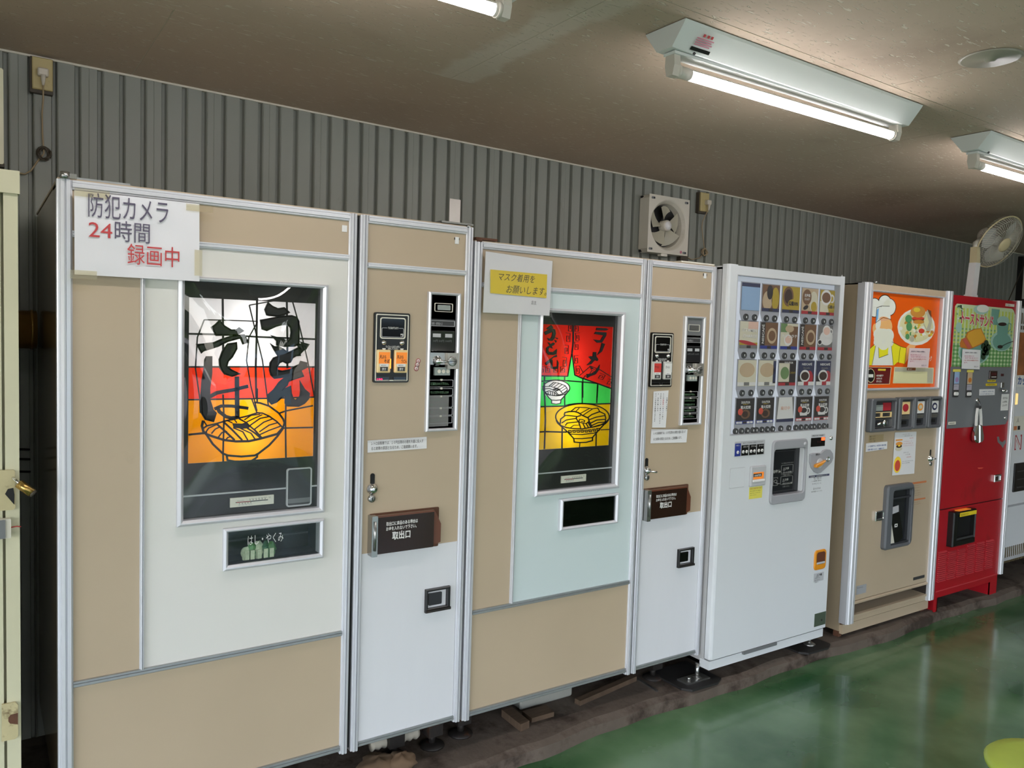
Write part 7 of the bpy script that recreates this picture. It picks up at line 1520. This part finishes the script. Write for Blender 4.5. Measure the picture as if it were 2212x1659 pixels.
q = [P(m4, [(547, 1468)], Y4)[0], P(m4, [(741, 1460)], Y4)[0], P(m4b, [(655, 312)], Y4)[0], P(m4b, [(475, 328)], Y4)[0]]
n_ = sheet('notice', 'white menu sheet with two burger pictures under the selection units of the burger machine', q, Y4-.003, .001, 'paper_plain')
w_ = q[1][0]-q[0][0]; h_ = q[0][1]-q[3][1]; qx, qz = q[3]
b = B(); b.poly(ell(qx+.22*w_, qz+.73*h_, .15*w_, .045*h_), Y4-.0046, Y4-.0040); b.cur = 1; b.poly(ell(qx+.22*w_, qz+.61*h_, .15*w_, .05*h_), Y4-.0047, Y4-.0040); b.cur = 2; b.poly(ell(qx+.22*w_, qz+.67*h_, .13*w_, .035*h_), Y4-.0050, Y4-.0044); b.cur = 3; b.poly(ell(qx+.22*w_, qz+.685*h_, .06*w_, .02*h_), Y4-.0054, Y4-.005); b.cur = 0; b.box(qx+.06*w_, qx+.36*w_, Y4-.0046, Y4-.004, qz+.80*h_, qz+.835*h_)
b.build('burger_picture', ['l_bun', 'c_cream', 'c_coffee', 'l_gold'], n_)
b = B(); b.poly(ell(qx+.20*w_, qz+.24*h_, .17*w_, .19*h_), Y4-.0046, Y4-.0040); b.cur = 1; b.poly(ell(qx+.20*w_, qz+.22*h_, .12*w_, .13*h_), Y4-.0050, Y4-.0044); b.build('pizza_picture', ['l_gold', 'c_scarlet'], n_)
para(n_, q, Y4-.0044, [('ハンバーガー', .93, .35, .7, 'ink'), ('ダブルチーズ', .89, .45, .8, 'ink'), ('350円', .83, .68, .85, 'ink_red'), ('てりやきソース', .76, .42, .8, 'ink_pink'), ('たっぷりマヨネーズ', .71, .42, .86, 'ink_red'), ('こだわりパティ', .66, .42, .9, 'ink_pink'), ('ピザバーガー', .50, .45, .7, 'ink'), ('トマト味', .45, .55, .75, 'ink'), ('350円', .385, .6, .8, 'ink_red'), ('チーズとサラミの', .29, .42, .92, 'ink'), ('おいしいピザ味', .25, .42, .75, 'ink')], .022)
q = P(m5, [(365, 618), (545, 627), (535, 820), (355, 812)], Y5-.010); n_ = sheet('notice', 'white paper notice taped below the toast picture on the red machine', q, Y5-.010, .001, 'paper_plain'); para(n_, q, Y5-.0122, LN)
q = P(m5, [(533, 1018), (687, 1015), (685, 1075), (531, 1080)], Y5-.005); n_ = sheet('notice', 'small white label paper under the yellow strips on the grey panel of the red machine', q, Y5-.005, .0004, 'paper_plain'); para(n_, q, Y5-.0062, [('レトロ自販機では、10円玉等の小銭を', .55, .08, .9, 'ink_blue'), ('投入されますと故障の原因となります', .15, .06, .86, 'ink_blue')], .16)

# ------------------------------------------------------------------ condiment packets in the slots
def packet(x, z, w_, h_, y, label, lean=0., m='green_wrap', group='seasoning packets in the left machine slot'):
    b = B(); v = []; f = []; n = 8; k = 7; rng = random.Random(int(x*1e5))
    for j in range(k):
        t = j/(k-1); ww_ = w_/2*(.75+.35*math.sin(t*3))*(1 if j < k-1 else .7)
        for i in range(n):
            a = 2*math.pi*i/n; v.append((x+lean*t*h_+ww_*math.cos(a)*rng.uniform(.75, 1.2), y+ww_*.7*math.sin(a)*rng.uniform(.7, 1.2), z+h_*t+rng.uniform(-.004, .004)))
    for j in range(k-1):
        for i in range(n): f.append((j*n+i, j*n+(i+1) % n, (j+1)*n+(i+1) % n, (j+1)*n+i))
    f += [tuple(range(n))[::-1], tuple(range((k-1)*n, k*n))]; b.add(v, f); o = b.build('seasoning_packet', m); tag(o, label, 'packet', group)
    return o
Y_ = .03
z_ = Is_z = rc(c2, (312, 1392), (782, 1348), (780, 1510), (312, 1560))[2]
for i, (px, ww_, hh, m_, lb) in enumerate([(405, .026, .036, 'leaf_pale', 'pale seasoning packet at the left end of the row in the left machine slot'), (432, .026, .046, 'green_wrap', 'green wrapped packet second from the left in the left machine slot'), (468, .030, .050, 'leaf_pale', 'tall pale leafy packet in the middle of the left machine slot'), (500, .028, .048, 'deep_green', 'dark green wrapped packet right of the tall pale one in the left machine slot'), (530, .030, .044, 'green_wrap', 'green packet at the right end of the row in the left machine slot')]):
    x, _z = P(c2, [(px, 1540)], Y_)[0]; o = packet(x, z_+.001, ww_, hh, Y_, lb, .1*(i % 2), m_)
    b = B(); b.box(x-.006, x+.006, Y_-.016, Y_-.012, z_+.003, z_+.030); b.build('paper_sleeve', 'leaf_pale', o)
z_ = rc(d2, (370, 1408), (730, 1378), (722, 1545), (364, 1587))[2]
x, _z = P(d2, [(430, 1560)], Y_)[0]; o = packet(x, z_+.001, .036, .085, Y_, 'crumpled green plastic packet standing in the slot of the second noodle machine', .1, 'deep_green', None)
b = B(); b.box(x+.0, x+.010, Y_-.004, Y_, z_+.06, z_+.125); b.build('chopstick_sleeve', 'white', o)
x, _z = P(d2, [(470, 1560)], Y_)[0]; o = packet(x, z_+.001, .036, .045, Y_, 'low leafy green packet right of the crumpled one in the second machine slot', .2, 'green_wrap', None)

# ------------------------------------------------------------------ under the machines
def board3(name, mt_, pts, z0_, th, label, cat, group=None):
    b = B(); n = len(pts); v = [(p_.x, p_.y, z0_) for p_ in pts]+[(p_.x, p_.y, z0_+th) for p_ in pts]
    b.add(v, [tuple(range(n))[::-1], tuple(range(n, 2*n))]+[(i, (i+1) % n, (i+1) % n+n, i+n) for i in range(n)]); return tag(b.build(name, mt_), label, cat, group)
u7 = (740, 1350, 2.9105)
def gz(px, py, z_=.0): return atz(u7[0]+px/u7[2], u7[1]+py/u7[2], z_)
a_, b_2, c_3 = gz(1175, 600, .03), gz(1120, 625, .03), gz(1000, 530, .03); d_4 = gz(1060, 510, .03)
board3('wooden_board', 'wood', [a_, b_2, c_3, d_4], .001, .028, 'short brown wooden board on the slab under the second noodle machine, nearest its left foot', 'board')
a_, b_2, c_3, d_4 = gz(1330, 545, .02), gz(1190, 585, .02), gz(1130, 540, .02), gz(1280, 500, .02)
board3('wooden_board', 'wood', [a_, b_2, c_3, d_4], .001, .018, 'dark flat wooden board under the second noodle machine, right of the short brown one', 'board')
a_, b_2 = gz(1495, 480, .02), gz(1850, 325, .02); dv = Vector((b_2.x-a_.x, b_2.y-a_.y, 0)).normalized(); nn = Vector((-dv.y, dv.x, 0))*.03
board3('wooden_board', 'wood', [a_, b_2, b_2+nn, a_+nn], .001, .02, 'long thin wooden board lying obliquely under the second noodle machine', 'board')
a_, b_2 = gz(1985, 410, .006), gz(1835, 295, .02); dv = Vector((b_2.x-a_.x, b_2.y-a_.y, 0)).normalized(); nn = Vector((-dv.y, dv.x, 0))*.012
board3('metal_strip', 'steel', [a_, b_2, b_2+nn, a_+nn], .001, .004, 'thin metal strip sticking out from under the second noodle machine', 'strip')
p_ = gz(1300, 430, .04); b = B(); b.rbox(p_.x-.14, p_.x+.12, p_.y, p_.y+.14, .001, .075, .01, .006); tag(b.build('foam_block', 'foam'), 'grey foam block lying under the second noodle machine', 'block')
p_ = gz(350, 745, .05); b = B()
pth = [(p_.x-.09+.012*i, p_.y+.03, .058) for i in range(16)]; rr = [.020 if i % 2 else .026 for i in range(16)]; b.tube(pth, rr, 14); tag(b.build('corrugated_hose', 'hose_white'), 'pale corrugated hose under the narrow door of the left noodle machine', 'hose')
for i, (px, py, sx_, sy_, sz_, lb) in enumerate([(240, 880, .075, .055, .055, 'tan cloth bundle on the slab under the left noodle machine, the left lump'), (385, 868, .05, .045, .060, 'brown cloth bundle on the slab under the left noodle machine, the right lump')]):
    p_ = gz(px, py, .03); b = B(); rng = random.Random(i+2); v = []; f = []; n = 16; k = 9
    for j in range(k):
        t = math.pi*j/(k-1)
        for q_ in range(n):
            a = 2*math.pi*q_/n; rn = 1+.14*math.sin(3*a+j)+.1*math.sin(5*a-2*j+i); v.append((p_.x+sx_*math.sin(t)*math.cos(a)*rn, p_.y+.02+sy_*math.sin(t)*math.sin(a)*rn, max(.002, sz_*.45+sz_*.45*math.cos(t)*rn)))
    for j in range(k-1):
        for q_ in range(n): f.append((j*n+q_, j*n+(q_+1) % n, (j+1)*n+(q_+1) % n, (j+1)*n+q_))
    b.smooth = True; b.add(v, f); tag(b.build('cloth_bundle', 'cloth_tan'), lb, 'cloth')

# lime stool at the lower right corner
sc = Vector((2.225, -1.432, .36)); sc = atz(2150, 1648, .36)+CR*.155; sc.z = .36
T = thing('stool', 'round stool with a lime green seat at the lower right corner', 'stool', (sc.x, sc.y, FZ))
B().lathe([(0, -.03), (.145, -.03), (.158, -.018), (.16, -.006), (.150, .004), (.12, .007), (0, .007)], (sc.x, sc.y, .352), (0, 0, 1), 40).build('seat', 'lime', T)
for k in range(4):
    a = math.pi/4+k*math.pi/2; B().tube([(sc.x+.09*math.cos(a), sc.y+.09*math.sin(a), .325), (sc.x+.15*math.cos(a), sc.y+.15*math.sin(a), FZ+.002)], .011, 10).build('leg', 'steel', T)
b = B(); b.tube([(sc.x+.125*math.cos(t*math.pi/12), sc.y+.125*math.sin(t*math.pi/12), .10) for t in range(25)], .006, 8); b.build('foot_ring', 'steel', T)
